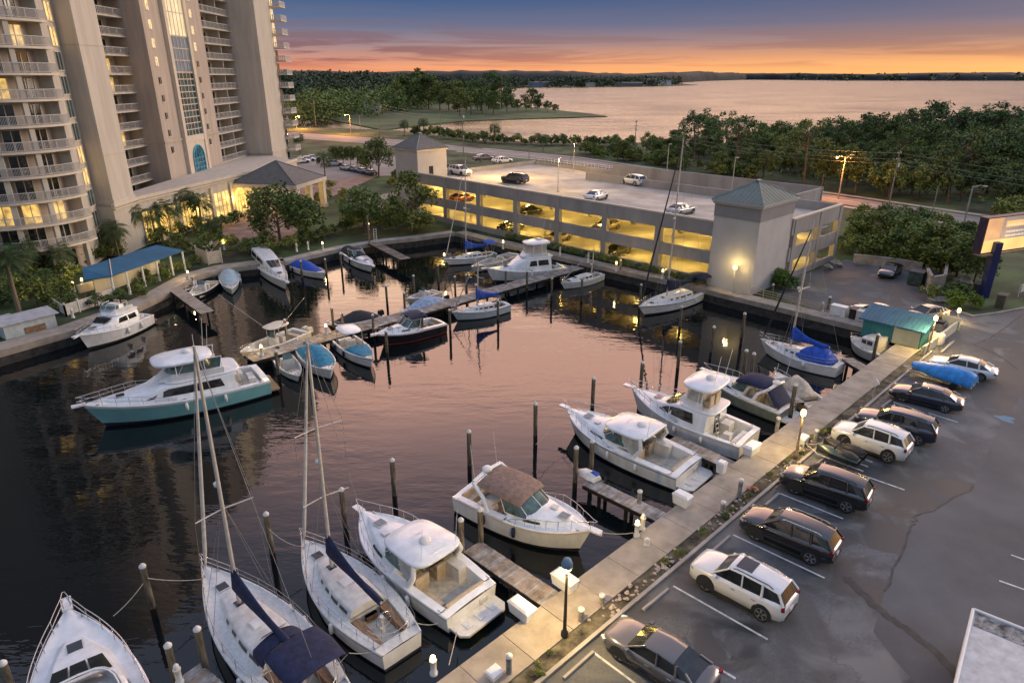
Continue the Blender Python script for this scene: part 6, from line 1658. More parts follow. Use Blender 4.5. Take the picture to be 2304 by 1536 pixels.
# ------------------------------------------------------------------ small open boats
def runabout(label, bow, stern, B=None, zb=1.05, zs=.75, topside=M_gel, stripe=None, kind='open', cm=None, Lfix=None, motor=True, name='runabout', motor_m=None, boot=M_bottom):
    r, L = boat_root(name, label, 'motorboat', bow, stern, zb, zs, Lfix=Lfix)
    B = B or L * .36; h = Hull(L, B, zs, zs + .05, zb, tw=.86, p=2.6, xm=.36); st = stripe or M_gelw
    h.build(r, [topside, st, boot, M_bottom], n=20); zc = max(.2, zs - .5)
    if kind in ('open', 'ttop', 'console', 'bimini'):
        h.deck(r, [M_gelw, M_sole], [(0, .06, 1, None), (.06, .80, .86, zc), (.80, 1, 1, None)], crown=.05)
        mb = MB(); mb.obox((.48 * L, 0, zc + .5), (.55, .8, 1.0)); mb.obox((.36 * L, 0, zc + .4), (.4, .9, .8)); mb.build('console', M_gelw, r)
        mb = MB(); mb.obox((.15 * L, 0, zc + .2), (.5, B * .6, .4)); mb.obox((.70 * L, 0, zc + .15), (.16 * L, B * .4, .3)); mb.build('seat', M_seat, r)
        mb = MB(); mb.add([(.51 * L, -.42, zc + 1.0), (.51 * L, .42, zc + 1.0), (.47 * L, .38, zc + 1.45), (.47 * L, -.38, zc + 1.45)], [(0, 1, 2, 3)]); mb.build('windscreen', M_tint, r)
        if kind == 'ttop':
            rounded_top(r, .26 * L, .58 * L, B * .34, B * .32, zc + 2.05, .07, cm or M_gel, 'hardtop', crown=.06)
            mb = MB(); [mb.tube([(x, sg * .5, zc), (x - .05, sg * .55, zc + 2.0)], .03, 6) for x in (.33 * L, .52 * L) for sg in (1, -1)]; mb.build('top_support', M_alu, r)
        if kind == 'bimini':
            canvas(r, [(.30 * L, B * .40, zc + 1.75, zc + 1.95), (.45 * L, B * .41, zc + 1.8, zc + 2.1), (.62 * L, B * .40, zc + 1.75, zc + 1.95)], cm, 'bimini_top')
            mb = MB(); [mb.tube([(.46 * L, sg * B * .44, zs), (x, sg * B * .40, zc + 1.78)], .02, 5) for x in (.31 * L, .46 * L, .61 * L) for sg in (1, -1)]; mb.build('bimini_frame', M_steel, r)
    elif kind == 'cover':
        h.deck(r, [M_gelw, M_sole], [(0, 1, 1, None)], crown=.05)
        cover(r, [(.02 * L, B * .40, zs, zs + .12), (.14 * L, B * .43, zs + .02, zs + .45), (.32 * L, B * .46, zs + .03, zs + .9), (.46 * L, B * .46, zs + .05, zs + 1.0), (.60 * L, B * .42, h.z(.6), zs + .7), (.76 * L, B * .30, h.z(.76), zs + .45), (.84 * L, B * .2, h.z(.84), h.z(.84) + .08)], cm)
    elif kind == 'bowcover':
        h.deck(r, [M_gelw, M_sole], [(0, .06, 1, None), (.06, .52, .86, zc), (.52, 1, 1, None)], crown=.05)
        cover(r, [(.50 * L, B * .42, zs + .05, zs + .22), (.62 * L, B * .38, h.z(.62), h.z(.62) + .18), (.78 * L, B * .27, h.z(.78), h.z(.78) + .12), (.90 * L, B * .12, h.z(.9), h.z(.9) + .06)], cm, 'bow_cover')
        rounded_top(r, .18 * L, .52 * L, B * .40, B * .38, zc + 2.0, .08, M_gel, 'hardtop', crown=.08)
        mb = MB(); [mb.tube([(x, sg * B * .36, zs), (x, sg * B * .34, zc + 1.95)], .03, 6) for x in (.23 * L, .48 * L) for sg in (1, -1)]; mb.build('top_support', M_alu, r)
        mb = MB(); mb.obox((.40 * L, 0, zc + .5), (.5, .8, 1.0)); mb.obox((.2 * L, 0, zc + .3), (.5, B * .5, .6)); mb.build('console', M_gelw, r)
    elif kind == 'cabin':
        h.deck(r, [M_gelw, M_sole], [(0, .05, 1, None), (.05, .30, .84, zc), (.30, 1, 1, None)], crown=.05)
        q = lambda t: h.z(t) + .02
        secs = [(.30 * L, B * .38, q(.3), B * .36, q(.3) + 1.0), (.60 * L, B * .38, q(.6), B * .35, q(.6) + .92), (.68 * L, B * .34, q(.68), B * .30, q(.68) + .45), (.84 * L, B * .2, q(.84), B * .12, q(.84) + .08)]
        house(r, secs, M_gelw); side_windows(r, secs, [(.34 * L, .46 * L, .45, .85, (0, 0)), (.48 * L, .58 * L, .45, .85, (0, 0))]); front_window(r, secs[2], secs[1], .1, .9, .85)
    if motor: outboard(r, -.18, 0, .45, motor_m)
    cleats(h, r); rail_run(h, r, .72, .99, .32, .08, 3, .018, tip=.1); return r, h, L
# ------------------------------------------------------------------ the fleet, front to back
sailboat('nearest tall sloop with navy sail cover, spray hood and bimini, bottom left of the quay', (458, 1272), (742, 1590), (445, 772), B=3.6, dodger=M_navy, bimini=M_navy, zb=1.35, zs=1.0, mast_t=.66, spreaders=(.42,), topside=M_gel)
sailboat('second sloop with navy sail cover and green-white cabin, beside the cruiser with round cream hardtop', (680, 1213), (905, 1448), (711, 766), B=3.35, zb=1.25, zs=.95, mast_t=.66, spreaders=(.36, .66), stripe=M_navy, bimini=None, dodger=None)
express('white hardtop cruiser moored stern to the quay between second sloop and plank finger dock', (812, 1150), (1062, 1352), top='hard', B=3.7, zb=1.65, zs=1.0, stripe=M_greyseat)
express('white cruiser with brown bimini and radar arch pointing its bow at the quay', (1330, 1192), (1055, 1092), top='bimini', canvas_m=M_tanc, B=3.5, zb=1.75, zs=1.15, stripe=M_cream, arch=True, platform=False)
express('large white hardtop express cruiser with open cockpit beside the grey finger dock', (1275, 918), (1552, 1052), top='hard', B=3.9, zb=1.8, zs=1.05, tlen=(.26, .60), stripe=M_greyseat)
flybridge('white sportfishing yacht with flybridge and pillow-shaped hardtop, cockpit lit yellow', (1422, 872), (1688, 985), B=4.0, zb=2.0, zs=1.2, hs=(.27, .60), cock=.27, stripe=M_gelw, tw=.44, bh=1.85, enclosure=mat('clear_vinyl', (.42, .40, .36), .25, noise=.15, scale=2), fh=1.25, hw=1.1, win=[(3.5, 6.6, .28, .86, (.15, -.7))])
express('grey-hulled cuddy cruiser with navy canvas behind the sportfishing yacht', (1590, 835), (1775, 920), top='bimini', canvas_m=M_navy, B=2.9, zb=1.5, zs=.95, topside=mat('grey_green_hull', (.17, .20, .17), .35, noise=.12), arch=True)
r, h, L = runabout('beige open skiff piled with gear between the cuddy cruiser and the blue covered sloop', (1742, 836), (1845, 915), kind='open', topside=M_beigec, B=2.3, motor_m=M_white)
cover(r, [(.25 * L, .9, .7, .9), (.4 * L, .9, .75, 1.9), (.55 * L, .85, .8, 1.95), (.62 * L, .8, .8, 1.0)], M_beigec, 'canvas_shelter')
r, h, L = sailboat('white sloop with royal blue sail cover and blue cockpit cover beside the quay corner', (1712, 762), (1893, 822), (1826, 520), B=3.2, cover_m=M_blue, zb=1.3, zs=.95, mast_t=.62, furl=M_blackc, stripe=M_gelw, spreaders=(.5,), H=12.5)
cover(r, [(.6, .9, .95, 1.2), (1.3, 1.15, 1.0, 1.95), (2.4, 1.2, 1.05, 2.15), (3.2, 1.1, 1.1, 1.75), (3.7, .9, 1.2, 1.35)], M_blue, 'cockpit_cover')
r, h, L = runabout('boxy white cabin boat with flat roof tucked in the corner by the dock shed', (1914, 756), (2012, 797), kind='cabin', B=3.2, zb=1.2, zs=.9, topside=mat('grey_white_hull', (.42, .43, .40), .4, noise=.1), motor=False)
sailboat('white sloop with tall mast and blue cockpit awning in front of the garage', (1437, 690), (1585, 645), (1521, 312), B=3.4, cover_m=M_navy, zb=1.3, zs=1.0, mast_t=.60, furl=M_blackc, stripe=M_navy, bimini=M_navy, dodger=None, spreaders=(.4,))
sailboat('little white day sailer with bare pole by the end of the centre dock', (1262, 636), (1352, 615), (1335, 560), B=2.2, zb=1.0, zs=.75, mast_t=.25, furl=M_rig, boom=False, H=4.2, spreaders=(.5,), detail=False, stripe=M_gelw)
flybridge('white flybridge yacht with cream canvas enclosure beside the centre dock', (1095, 604), (1262, 596), B=4.0, zb=1.9, zs=1.1, hs=(.22, .60), enclosure=M_beigec, topm=M_gel, fh=1.5, bh=1.85, hw=1.08, fwin=False)
sailboat('small white sloop with blue mainsail cover at the far back of the basin', (1000, 583), (1112, 568), (1048, 362), B=2.5, cover_m=M_blue, zb=1.05, zs=.8, mast_t=.58, stripe=M_navy, spreaders=(.5,), detail=False, bimini=M_blue)
runabout('worn white runabout behind the flybridge yacht with cream canvas', (1060, 600), (1160, 570), kind='open', B=2.5, topside=M_gelw)
r, h, L = runabout('grey inflatable tender between flybridge yacht and day sailer', (1220, 615), (1268, 596), kind='open', B=1.9, zb=.7, zs=.55, topside=mat('grey_rubber', (.30, .30, .29), .7), motor=True)
express('white runabout under black canvas beside the small pier at the back', (838, 598), (774, 560), top='cover', canvas_m=M_blackc, B=2.6, zb=1.2, zs=.85, stripe=M_black, platform=False, arch=False, rails=False, name='covered_runabout')
runabout('small white boat with bright blue cover at the back seawall', (732, 614), (655, 590), kind='cover', cm=M_blue, B=2.4, topside=M_gel, stripe=M_cream)
flybridge('white cabin cruiser with orange-lit roof, bow toward the basin at the back left', (645, 634), (575, 565), B=3.1, zb=1.5, zs=1.0, hs=(.20, .66), top=None, bridge=False, fh=1.25, cock=.18, rails=True)
runabout('little pale blue cuddy boat left of the orange-lit cabin cruiser', (520, 650), (512, 606), kind='cover', cm=mat('pale_blue_canvas', (.30, .40, .46), .7, noise=.1), B=2.4, topside=mat('pale_blue_hull', (.38, .47, .50), .4, noise=.06), motor=False)
runabout('dark cluttered dinghy with beige inside at the inner end of the left finger dock', (425, 668), (482, 632), kind='open', topside=M_black, stripe=M_black, B=2.2, zb=.8, zs=.6)
r, h, L = runabout('black inflatable tied behind the dark cluttered dinghy', (412, 655), (445, 630), kind='open', topside=M_black, stripe=M_black, B=1.7, zb=.7, zs=.55)
flybridge('older white cruiser with low flybridge tied along the left quay', (178, 755), (318, 706), B=3.5, zb=1.7, zs=1.1, hs=(.22, .64), top=None, curtain=False, fh=1.1, boot=M_black, stripe=M_gelw)
M_aqua = mat('aqua_hull', (.19, .43, .44), .25, noise=.05, scale=1, coat=.4)
flybridge('big motor yacht with aqua hull and white flybridge, lying across the left of the basin', (186, 912), (592, 838), B=4.7, zb=2.05, zs=1.35, topside=M_aqua, stripe=M_gel, hs=(.20, .66), cock=.18, boot=M_navy, fh=1.15, hw=1.0, bh=1.6, tw=.36, fwin=False, toplen=(3.7, 8.0), win=[(3.4, 8.9, .28, .80, (.2, -1.6))])
r, h, L = runabout('cream fishing boat with hardtop and outriggers at the near end of the centre dock', (540, 792), (680, 742), kind='ttop', topside=M_cream, B=2.7, zb=1.2, zs=.85, cm=M_cream, motor_m=M_cream)
mb = MB()
for y, dx_ in ((-.9, 2.2), (.9, -1.0)): mb.tube([(.5 * L, y, 2.2), (.5 * L + dx_, y * 4.2, 5.6)], .022, 4)
mb.build('outrigger', M_steel, r); outboard(r, -.2, .6, .45, M_cream)
mb = MB(); [mb.tube([(.75 * L, sg * .7 + .3 * math.cos(2 * math.pi * i / 12), .9 + .3 * math.sin(2 * math.pi * i / 12)) for i in range(13)], .07, 6) for sg in (1, -1)]; mb.build('lifebuoy', M_cream, r)
runabout('small white skiff half hidden under the near end of the centre dock', (672, 846), (628, 795), kind='open', B=1.9, topside=M_gelw, zb=.8, zs=.6)
runabout('white boat with sharp blue bow canvas behind the second mast', (745, 832), (690, 778), kind='cover', cm=M_tealc, B=2.7, topside=M_gel, zb=1.2, zs=.9)
runabout('white boat with teal bow cover and rounded white hardtop on the centre dock', (838, 808), (762, 752), kind='bowcover', cm=M_tealc, B=2.5, topside=M_gel, zb=1.15, zs=.85, stripe=M_tealc)
express('dark-hulled cuddy boat with white deck and navy bimini on the centre dock', (848, 752), (990, 722), top='none', B=2.9, zb=1.35, zs=.95, topside=mat('maroon_black_hull', (.022, .014, .014), .2, noise=.2, coat=.5), stripe=M_gel, boot=mat('red_boot', (.25, .05, .04), .5), arch=False, platform=False)
r = bpy.data.objects[[o.name for o in bpy.data.objects if o.get('label') == 'dark-hulled cuddy boat with white deck and navy bimini on the centre dock'][0]]
canvas(r, [(2.2, 1.05, 2.3, 2.5), (3.1, 1.1, 2.35, 2.62), (4.0, 1.05, 2.3, 2.5)], M_navy, 'bimini_top')
mb = MB(); [mb.tube([(3.1, sg * 1.2, 1.0), (x, sg * 1.06, 2.32)], .02, 5) for x in (2.25, 3.1, 3.95) for sg in (1, -1)]; mb.build('bimini_frame', M_steel, r)
runabout('low dark jet boat under a black cover on the far side of the centre dock', (735, 730), (850, 708), kind='cover', cm=M_blackc, B=2.3, topside=mat('maroon_hull', (.05, .012, .012), .3, noise=.2), zb=.9, zs=.65, stripe=M_gel)
runabout('white boat with crumpled pale blue cover on the far side of the centre dock', (900, 702), (1000, 672), kind='cover', cm=mat('faded_blue_canvas', (.26, .35, .48), .8, noise=.2, scale=3), B=2.5, topside=M_gel)
runabout('small bare cream skiff drawn up behind the crumpled pale blue cover', (915, 672), (985, 655), kind='open', B=1.9, topside=M_cream, zb=.8, zs=.6, motor=False)
sailboat('open white sailboat with blue cloth round its boom at the middle of the centre dock', (1017, 702), (1142, 682), (1065, 578), B=2.4, cover_m=M_blue, zb=1.1, zs=.85, mast_t=.56, H=6.6, stripe=M_greyseat, spreaders=(.6,), detail=False, furl=M_rig, topside=mat('pale_grey_hull', (.55, .58, .60), .35, noise=.06))
# bottom-left white cruiser, bow only
flybridge('white cruiser cut by the bottom edge with only its wide foredeck showing', (152, 1368), (232, 1760), B=4.4, zb=2.0, zs=1.3, hs=(.25, .62), top=None, bridge=True, fh=1.0, Lfix=12.5)
# ================================================================== CARS
def paint(name, col, rough=.28): 
    return mat('car_' + name, col, rough, noise=.03, scale=1, coat=1.0, spec=.6)
PT = dict(white=paint('white', (.70, .69, .67)), black=paint('black', (.012, .012, .014), .2), navy=paint('navy', (.012, .016, .034), .22), grey=paint('grey', (.075, .072, .080)),
          silver=paint('silver', (.40, .40, .41)), red=paint('red', (.22, .02, .015)), tan=paint('tan', (.34, .26, .18)), blue=paint('blue', (.03, .06, .12)))
M_tyre = mat('tyre', (.018, .018, .019), .85, noise=.2); M_rim = mat('alloy_rim', (.42, .42, .43), .3, .8, noise=.05)
M_tail = mat('tail_lamp', (.22, .008, .012), .2, noise=.1); M_head = mat('head_lamp', (.55, .56, .56), .1, noise=.1, spec=.8); M_plastic = mat('black_trim', (.02, .02, .021), .6)
SHAPES = {
 'suv': dict(L=4.85, W=1.94, H=1.74, wb=2.85, r=.40, hood=1.02, belt=1.08,
    body=[(2.42, .66, .40, .72), (2.36, .80, .28, .93), (2.12, .92, .24, 1.03), (1.55, .965, .24, 1.09), (1.05, .97, .25, 1.12), (.2, .97, .26, 1.14), (-1.0, .97, .26, 1.17), (-1.9, .955, .28, 1.20), (-2.28, .90, .34, 1.18), (-2.42, .80, .42, 1.0)],
    gh=[(1.20, .84, .84, 1.10), (.38, .86, .69, 1.70), (-.3, .87, .70, 1.76), (-1.35, .86, .68, 1.72), (-1.98, .83, .62, 1.60), (-2.32, .80, .72, 1.17)]),
 'sedan': dict(L=4.85, W=1.85, H=1.45, wb=2.8, r=.34, hood=.88, belt=.93,
    body=[(2.40, .62, .38, .52), (2.33, .76, .26, .68), (2.05, .87, .22, .80), (1.5, .92, .22, .88), (.9, .925, .23, .92), (.0, .925, .24, .93), (-1.1, .925, .24, .95), (-1.9, .90, .26, .98), (-2.28, .84, .32, .96), (-2.42, .74, .40, .78)],
    gh=[(1.12, .80, .80, .92), (.30, .81, .62, 1.39), (-.35, .82, .63, 1.45), (-1.0, .82, .61, 1.38), (-1.5, .81, .60, 1.22), (-1.98, .78, .66, .97)]),
}
def make_car(kind, col, label, loc, rz, group=None, sunroof=False, rack=False, cat=None):
    S = SHAPES[kind]; r = thing('parked_car', label, cat or ('suv' if kind == 'suv' else 'car'), loc, rz, group)
    p = PT[col]
    mb = MB(); rings = []
    for (x, w, z0, z1) in S['body']:
        zm = z0 + (z1 - z0) * .55
        half = [(x, w * .80, z0), (x, w * .97, z0 + .10), (x, w, zm), (x, w * .985, z1 - .14), (x, w * .93, z1 - .03), (x, w * .80, z1 + .01), (x, w * .4, z1 + .035), (x, 0, z1 + .045)]
        rings.append(half + [(q[0], -q[1], q[2]) for q in reversed(half[:-1])])
    mb.loft(rings, 0, closed=True, cap0=True, cap1=True); mb.build('body', p, r)
    # glasshouse
    mb = MB(); g = S['gh']; rings = []
    for (x, wb, wt, z) in g:
        zb = 1.02 if kind == 'suv' else .88
        zb = min(zb, z - .01)
        rings.append([(x, -wb, zb), (x, -wt, z), (x, -wt * .5, z + .012), (x, 0, z + .016), (x, wt * .5, z + .012), (x, wt, z), (x, wb, zb)])
    mb.loft(rings, 0, smooth=False); 
    for rg in (rings[0], rings[-1]): mb.add(rg, [tuple(range(7))], 0)
    mb.build('window', M_glass, r)
    # roof skin and pillars
    mb = MB(); rr = []
    gi = g[1:-1]
    for i, (x, wb, wt, z) in enumerate(gi):
        xx = x + (.10 if i == 0 else 0) - (.08 if i == len(gi) - 1 else 0)
        if kind == 'sedan' and i == len(gi) - 1: continue
        rr.append([(xx, -wt - .035, z - .05), (xx, -wt + .01, z + .02), (xx, -wt * .5, z + .038), (xx, 0, z + .044), (xx, wt * .5, z + .038), (xx, wt - .01, z + .02), (xx, wt + .035, z - .05)])
    mb.loft(rr, 0)
    zb = 1.15 if kind == 'suv' else .93
    for sg in (1, -1):
        def gp_(x, f):
            q = house_at([(a, b, zb, c, d) for a, b, c, d in g], x); return (x, sg * (q[1] + (q[3] - q[1]) * f + .012), zb + (q[4] - zb) * f)
        a, b = g[0], g[1]; mb.tube([(a[0], sg * a[1], a[3]), (b[0], sg * (b[2] + .02), b[3])], .05, 5)
        a, b = g[-1], g[-2]; mb.tube([(a[0], sg * a[1], a[3]), (b[0], sg * (b[2] + .02), b[3])], .07, 5)
        for x, w in ((-.35, .045), (-1.32 if kind == 'suv' else -1.2, .07)):
            mb.tube([gp_(x, 0), gp_(x + .08, 1)], w, 5)
    mb.build('roof', p, r)
    if sunroof:
        mb = MB(); mb.box(-.55, .22, -.45, .45, 1.78, 1.812); mb.build('sunroof', M_glass, r)
    if kind == 'suv':
        mb = MB(); [mb.tube([(.25, sg * .66, 1.74), (.1, sg * .66, 1.80), (-1.5, sg * .65, 1.79), (-1.7, sg * .64, 1.70)], .022, 5) for sg in (1, -1)]; mb.build('roof_rail', M_plastic if not rack else M_alu, r)
    # wheels with dark arches
    for sx_ in (1, -1):
        for sg in (1, -1):
            x = sx_ * S['wb'] / 2 - .02; R_ = S['r']; y = sg * (S['W'] / 2 - .115)
            mb = MB(); mb.lathe([(R_ * .72, -.11), (R_ * .96, -.11), (R_, -.07), (R_, .07), (R_ * .96, .11), (R_ * .72, .11)], (x, y, R_), 24, axis='y'); wv = mb.build('wheel', M_tyre, r)
            mb = MB(); oy = y + sg * .09; mb.lathe([(0, -.02), (R_ * .70, -.02), (R_ * .72, .015), (R_ * .64, .03), (R_ * .60, .0), (0, .0)] if sg > 0 else [(0, .02), (R_ * .70, .02), (R_ * .72, -.015), (R_ * .64, -.03), (R_ * .60, .0), (0, .0)], (x, oy, R_), 24, axis='y')
            mb.build('rim_barrel', M_plastic, wv)
            mb = MB()
            for k in range(5):
                a = 2 * math.pi * k / 5 + .3
                c, s_ = math.cos(a), math.sin(a); n_ = (-s_, c); yy = oy + sg * .022
                v = [(x + c * .05 + n_[0] * w * .8, yy + d_, R_ + s_ * .05 + n_[1] * w * .8) for w, d_ in ((-.035, 0), (.035, 0))] + [(x + c * R_ * .68 + n_[0] * w, yy, R_ + s_ * R_ * .68 + n_[1] * w) for w in (.06, -.06)]
                mb.add(v, [(0, 1, 2, 3)])
            for j in range(20):
                a, b = 2 * math.pi * j / 20, 2 * math.pi * (j + 1) / 20; yy = oy + sg * .024
                mb.add([(x + math.cos(q) * R_ * k, yy, R_ + math.sin(q) * R_ * k) for q, k in ((a, .64), (b, .64), (b, .74), (a, .74))], [(0, 1, 2, 3)])
            mb.build('rim', M_rim, wv, recalc=False)
            mb = MB(); yb = sg * (S['W'] / 2 + .004); N = 14
            yb = sg * (np.interp(x, [q[0] for q in reversed(S['body'])], [q[1] for q in reversed(S['body'])]) + .004)
            ring = [(x + (R_ + .085) * math.cos(math.pi * k / N), yb, R_ + .02 + (R_ + .085) * math.sin(math.pi * k / N)) for k in range(N + 1)] + [(x - R_ - .085, yb, .24), (x + R_ + .085, yb, .24)]
            mb.add(ring, [tuple(range(len(ring)))]); mb.build('wheel_arch', M_plastic, r, recalc=False)
    for sg in (1, -1):
        mb = MB(); z = S['body'][2][3]; mb.obox((2.17, sg * .70, z - .16), (.26, .34, .13), sg * -.5); mb.build('headlight', M_head, r)
        mb = MB(); z = S['body'][-2][3]; mb.obox((-2.31, sg * .74, z - .12), (.16, .30, .17 if kind == 'suv' else .13), sg * .3); mb.build('taillight', M_tail, r)
        mb = MB(); mb.obox((.95, sg * (S['W'] / 2 + .06), S['belt'] + .06), (.16, .2, .14)); mb.build('mirror', p, r)
    for bx_, w_, h_ in ((2.37, 1.1, .22), (-2.40, 1.3, .14)): mb = MB(); mb.obox((bx_, 0, .5), (.10, w_, h_)); mb.build('bumper', M_plastic, r)
    for sg in (1, -1): mb = MB(); mb.obox((0, sg * (S['W'] / 2 - .01), .27), (2.2, .05, .1)); mb.build('door_sill', M_plastic, r)
    for sg in (1, -1):
        for x, L_ in ((.30, .02), (-.72, .02)): 
            mb = MB(); mb.obox((x - .28, sg * (S['W'] / 2 + .002), S['belt'] - .16), (.2, .03, .035)); mb.build('door_handle', p if col in ('black', 'navy') else M_rim, r)
    mb = MB(); mb.obox((-2.44, 0, .70 if kind == 'suv' else .62), (.03, .32, .16)); mb.build('number_plate', M_white, r)
    return r
FACE = math.atan2(NW.y, NW.x)
def car_at(kind, col, label, front, rear, **k):
    """front / rear : where the front and rear wheel on the near side touch the ground in the photo"""
    S = SHAPES[kind]; a, b = G(*front), G(*rear); d = (a - b); d.z = 0; d.normalize(); c = (a + b) / 2
    n = Vector((d.y, -d.x, 0))
    if (Vector((0, 0, 0)) - c).dot(n) < 0: n = -n
    c = c - n * (S['W'] / 2 - .1)
    sc = k.pop('sc', None); o = make_car(kind, col, label, (c.x, c.y, .012), math.atan2(d.y, d.x), **k)
    if sc: o.scale = sc
    return o
car_at('sedan', 'grey', 'dark grey saloon nearest the camera, cut by the bottom edge', (1385, 1480), (1530, 1575))
car_at('suv', 'white', 'white suv with sunroof and roof rails between the grey saloon and a black suv', (1583, 1326), (1712, 1396), sunroof=True, sc=(.97, 1, 1.05))
car_at('suv', 'black', 'black suv with bright alloy wheels just beyond the white suv with sunroof', (1695, 1213), (1822, 1269), rack=True)
car_at('suv', 'black', 'black suv with dark wheels parked behind the jet ski trailer', (1790, 1112), (1895, 1150), sc=(1, 1, 1.06))
car_at('suv', 'white', 'white suv with boxy rear door behind the jet ski trailer', (1902, 1008), (1987, 1038), sc=(.95, 1, 1.12))
car_at('suv', 'navy', 'long dark navy suv between the boxy white suv and the dark hatchback', (1955, 972), (2055, 1000), sc=(1.03, 1, 1.04))
car_at('sedan', 'navy', 'dark blue saloon parked beside the blue covered boat trailer', (2035, 905), (2115, 926))
car_at('sedan', 'white', 'white car in the yellow lamp light behind the blue covered boat trailer', (2120, 838), (2195, 856))
car_at('sedan', 'black', 'dark pickup-like car alone by the dumpster in the back lot', (2004, 632), (2030, 612))
car_at('sedan', 'silver', 'pale car behind the blue roof of the dock shed', (1942, 712), (1975, 722))
car_at('sedan', 'tan', 'dark brown car nose showing behind the right end of the shed roof', (2085, 726), (2110, 722))
def roof_car(kind, col, label, p, rz, z=6.31, sc=1.0): 
    g = G(p[0], p[1], z); return make_car(kind, col, label, (g.x, g.y, z), rz)
roof_car('sedan', 'black', 'dark car at the front left corner of the garage roof', (1000, 388), FACE + math.pi)
roof_car('suv', 'white', 'white suv beside the dark car at the front left of the garage roof', (1036, 394), FACE + math.pi)
roof_car('sedan', 'grey', 'grey car parked at the back left of the garage roof', (1088, 362), QA)
roof_car('sedan', 'white', 'white car with warm lamp light on its front at the back of the garage roof', (1130, 368), QA)
roof_car('suv', 'black', 'black suv alone in the middle of the garage roof', (1158, 412), FACE + .15)
roof_car('suv', 'white', 'white suv standing alone under the rear parapet of the garage roof', (1424, 416), FACE - .2)
roof_car('sedan', 'white', 'white car half hidden behind the front parapet of the garage roof', (1342, 450), QA + .2)
roof_car('sedan', 'silver', 'pale car whose roof just shows behind the parapet near the stair tower', (1532, 482), QA)
# cars inside the garage
rnd = random.Random(9); n = 0
gl = {}
for lev, ts in ((0, [84, 76, 66, 55, 44]), (1, [88, 72, 57, 43])):
    for t in ts:
        c = rnd.choice(['black', 'grey', 'navy', 'red', 'tan', 'black']); s = S0 + 3.3 + rnd.choice([0, 0, 8.5]); key = (c,)
        p = ST(s, t, DZ[lev] + (.06 if lev == 0 else .005))
        lab = 'dark parked car in shadow seen through the lit openings of the garage'
        if key not in gl:
            gl[key] = make_car('sedan' if rnd.random() < .5 else 'suv', c, lab, p, QA if rnd.random() < .5 else QA + math.pi, group='cars inside the garage', cat='car')
        else: dup(gl[key], p, QA if rnd.random() < .5 else QA + math.pi)
        n += 1
# hotel lot
cs = {}
for k, (px, py, col, lab) in enumerate([(778, 383, 'silver', 'grey-blue car leftmost in the row facing the hedge by the garage tower'), (797, 386, 'blue', 'dark blue car second from the left in the row by the hedge'), (815, 390, 'blue', 'dark blue car third from the left in the row by the hedge'), (834, 394, 'navy', 'dark car rightmost in the row by the hedge'),
        (680, 367, 'white', 'white car on the near side of the cluster beyond the tower'), (692, 363, 'white', 'white car in the middle of the cluster beyond the tower'), (704, 360, 'white', 'white car on the far side of the cluster beyond the tower'), (752, 374, 'silver', 'pale van-like car between the white cluster and the dark row')]):
    make_car('sedan' if k != 7 else 'suv', col, lab, G(px, py, .0) + Vector((0, 0, .012)), 2.2 if k < 4 else .5)

# ------------------------------------------------------------------ trailers
t = thing('boat_trailer', 'boat under a bright blue tarpaulin on a low road trailer by the promenade', 'trailer', (G(2188, 880) + Vector((0, 0, .02))), math.atan2(NW.y, NW.x) - .03); t.scale = (.80, 1.0, .95)
L = (G(2080, 838) - G(2185, 862)).length
M_tarp = mat('bright_blue_tarp', (.01, .22, .58), .5, noise=.2, scale=2, bump=.5, bscale=5)
cover(t, [(0, .95, .75, 1.35), (.6, 1.05, .8, 1.55), (2.2, 1.1, .85, 1.6), (3.8, 1.0, .9, 1.45), (5.0, .75, 1.0, 1.25), (5.6, .35, 1.05, 1.15)], M_tarp, 'tarpaulin')
mb = MB(); [mb.tube([(-.1, sg * .85, .55), (4.2, sg * .8, .5), (6.4, 0, .5)], .06, 6) for sg in (1, -1)]; [mb.tube([(x, -.85, .52), (x, .85, .52)], .05, 6) for x in (.2, 2.0, 3.8)]; mb.build('frame', M_alu, t)
mb = MB(); mb.loft([[(x, -w, .75), (x, 0, .42), (x, w, .75)] for x, w in ((0, .9), (2, 1.02), (4, .9), (5.6, .2))], 0); mb.build('hull', M_gel, t)
for sg in (1, -1): mb = MB(); mb.lathe([(.2, -.09), (.32, -.09), (.33, .09), (.2, .09)], (1.4, sg * 1.0, .33), 16, axis='y'); mb.build('wheel', M_tyre, t)
t = thing('jet_ski_trailer', 'two dark jet skis on a small road trailer between white and black suvs', 'trailer', G(1938, 1060) + Vector((0, 0, .02)), FACE)
mb = MB(); [mb.tube([(-.3, y, .45), (2.6, y, .45)], .04, 5) for y in (-.75, 0, .75)]; mb.tube([(2.5, -.75, .45), (3.6, 0, .45), (2.5, .75, .45)], .04, 5); mb.tube([(.6, -.9, .4), (.6, .9, .4)], .05, 5); mb.build('frame', M_alu, t)
for sg in (1, -1): mb = MB(); mb.lathe([(.12, -.07), (.24, -.07), (.25, .07), (.12, .07)], (.6, sg * 1.0, .25), 14, axis='y'); mb.build('wheel', M_tyre, t)
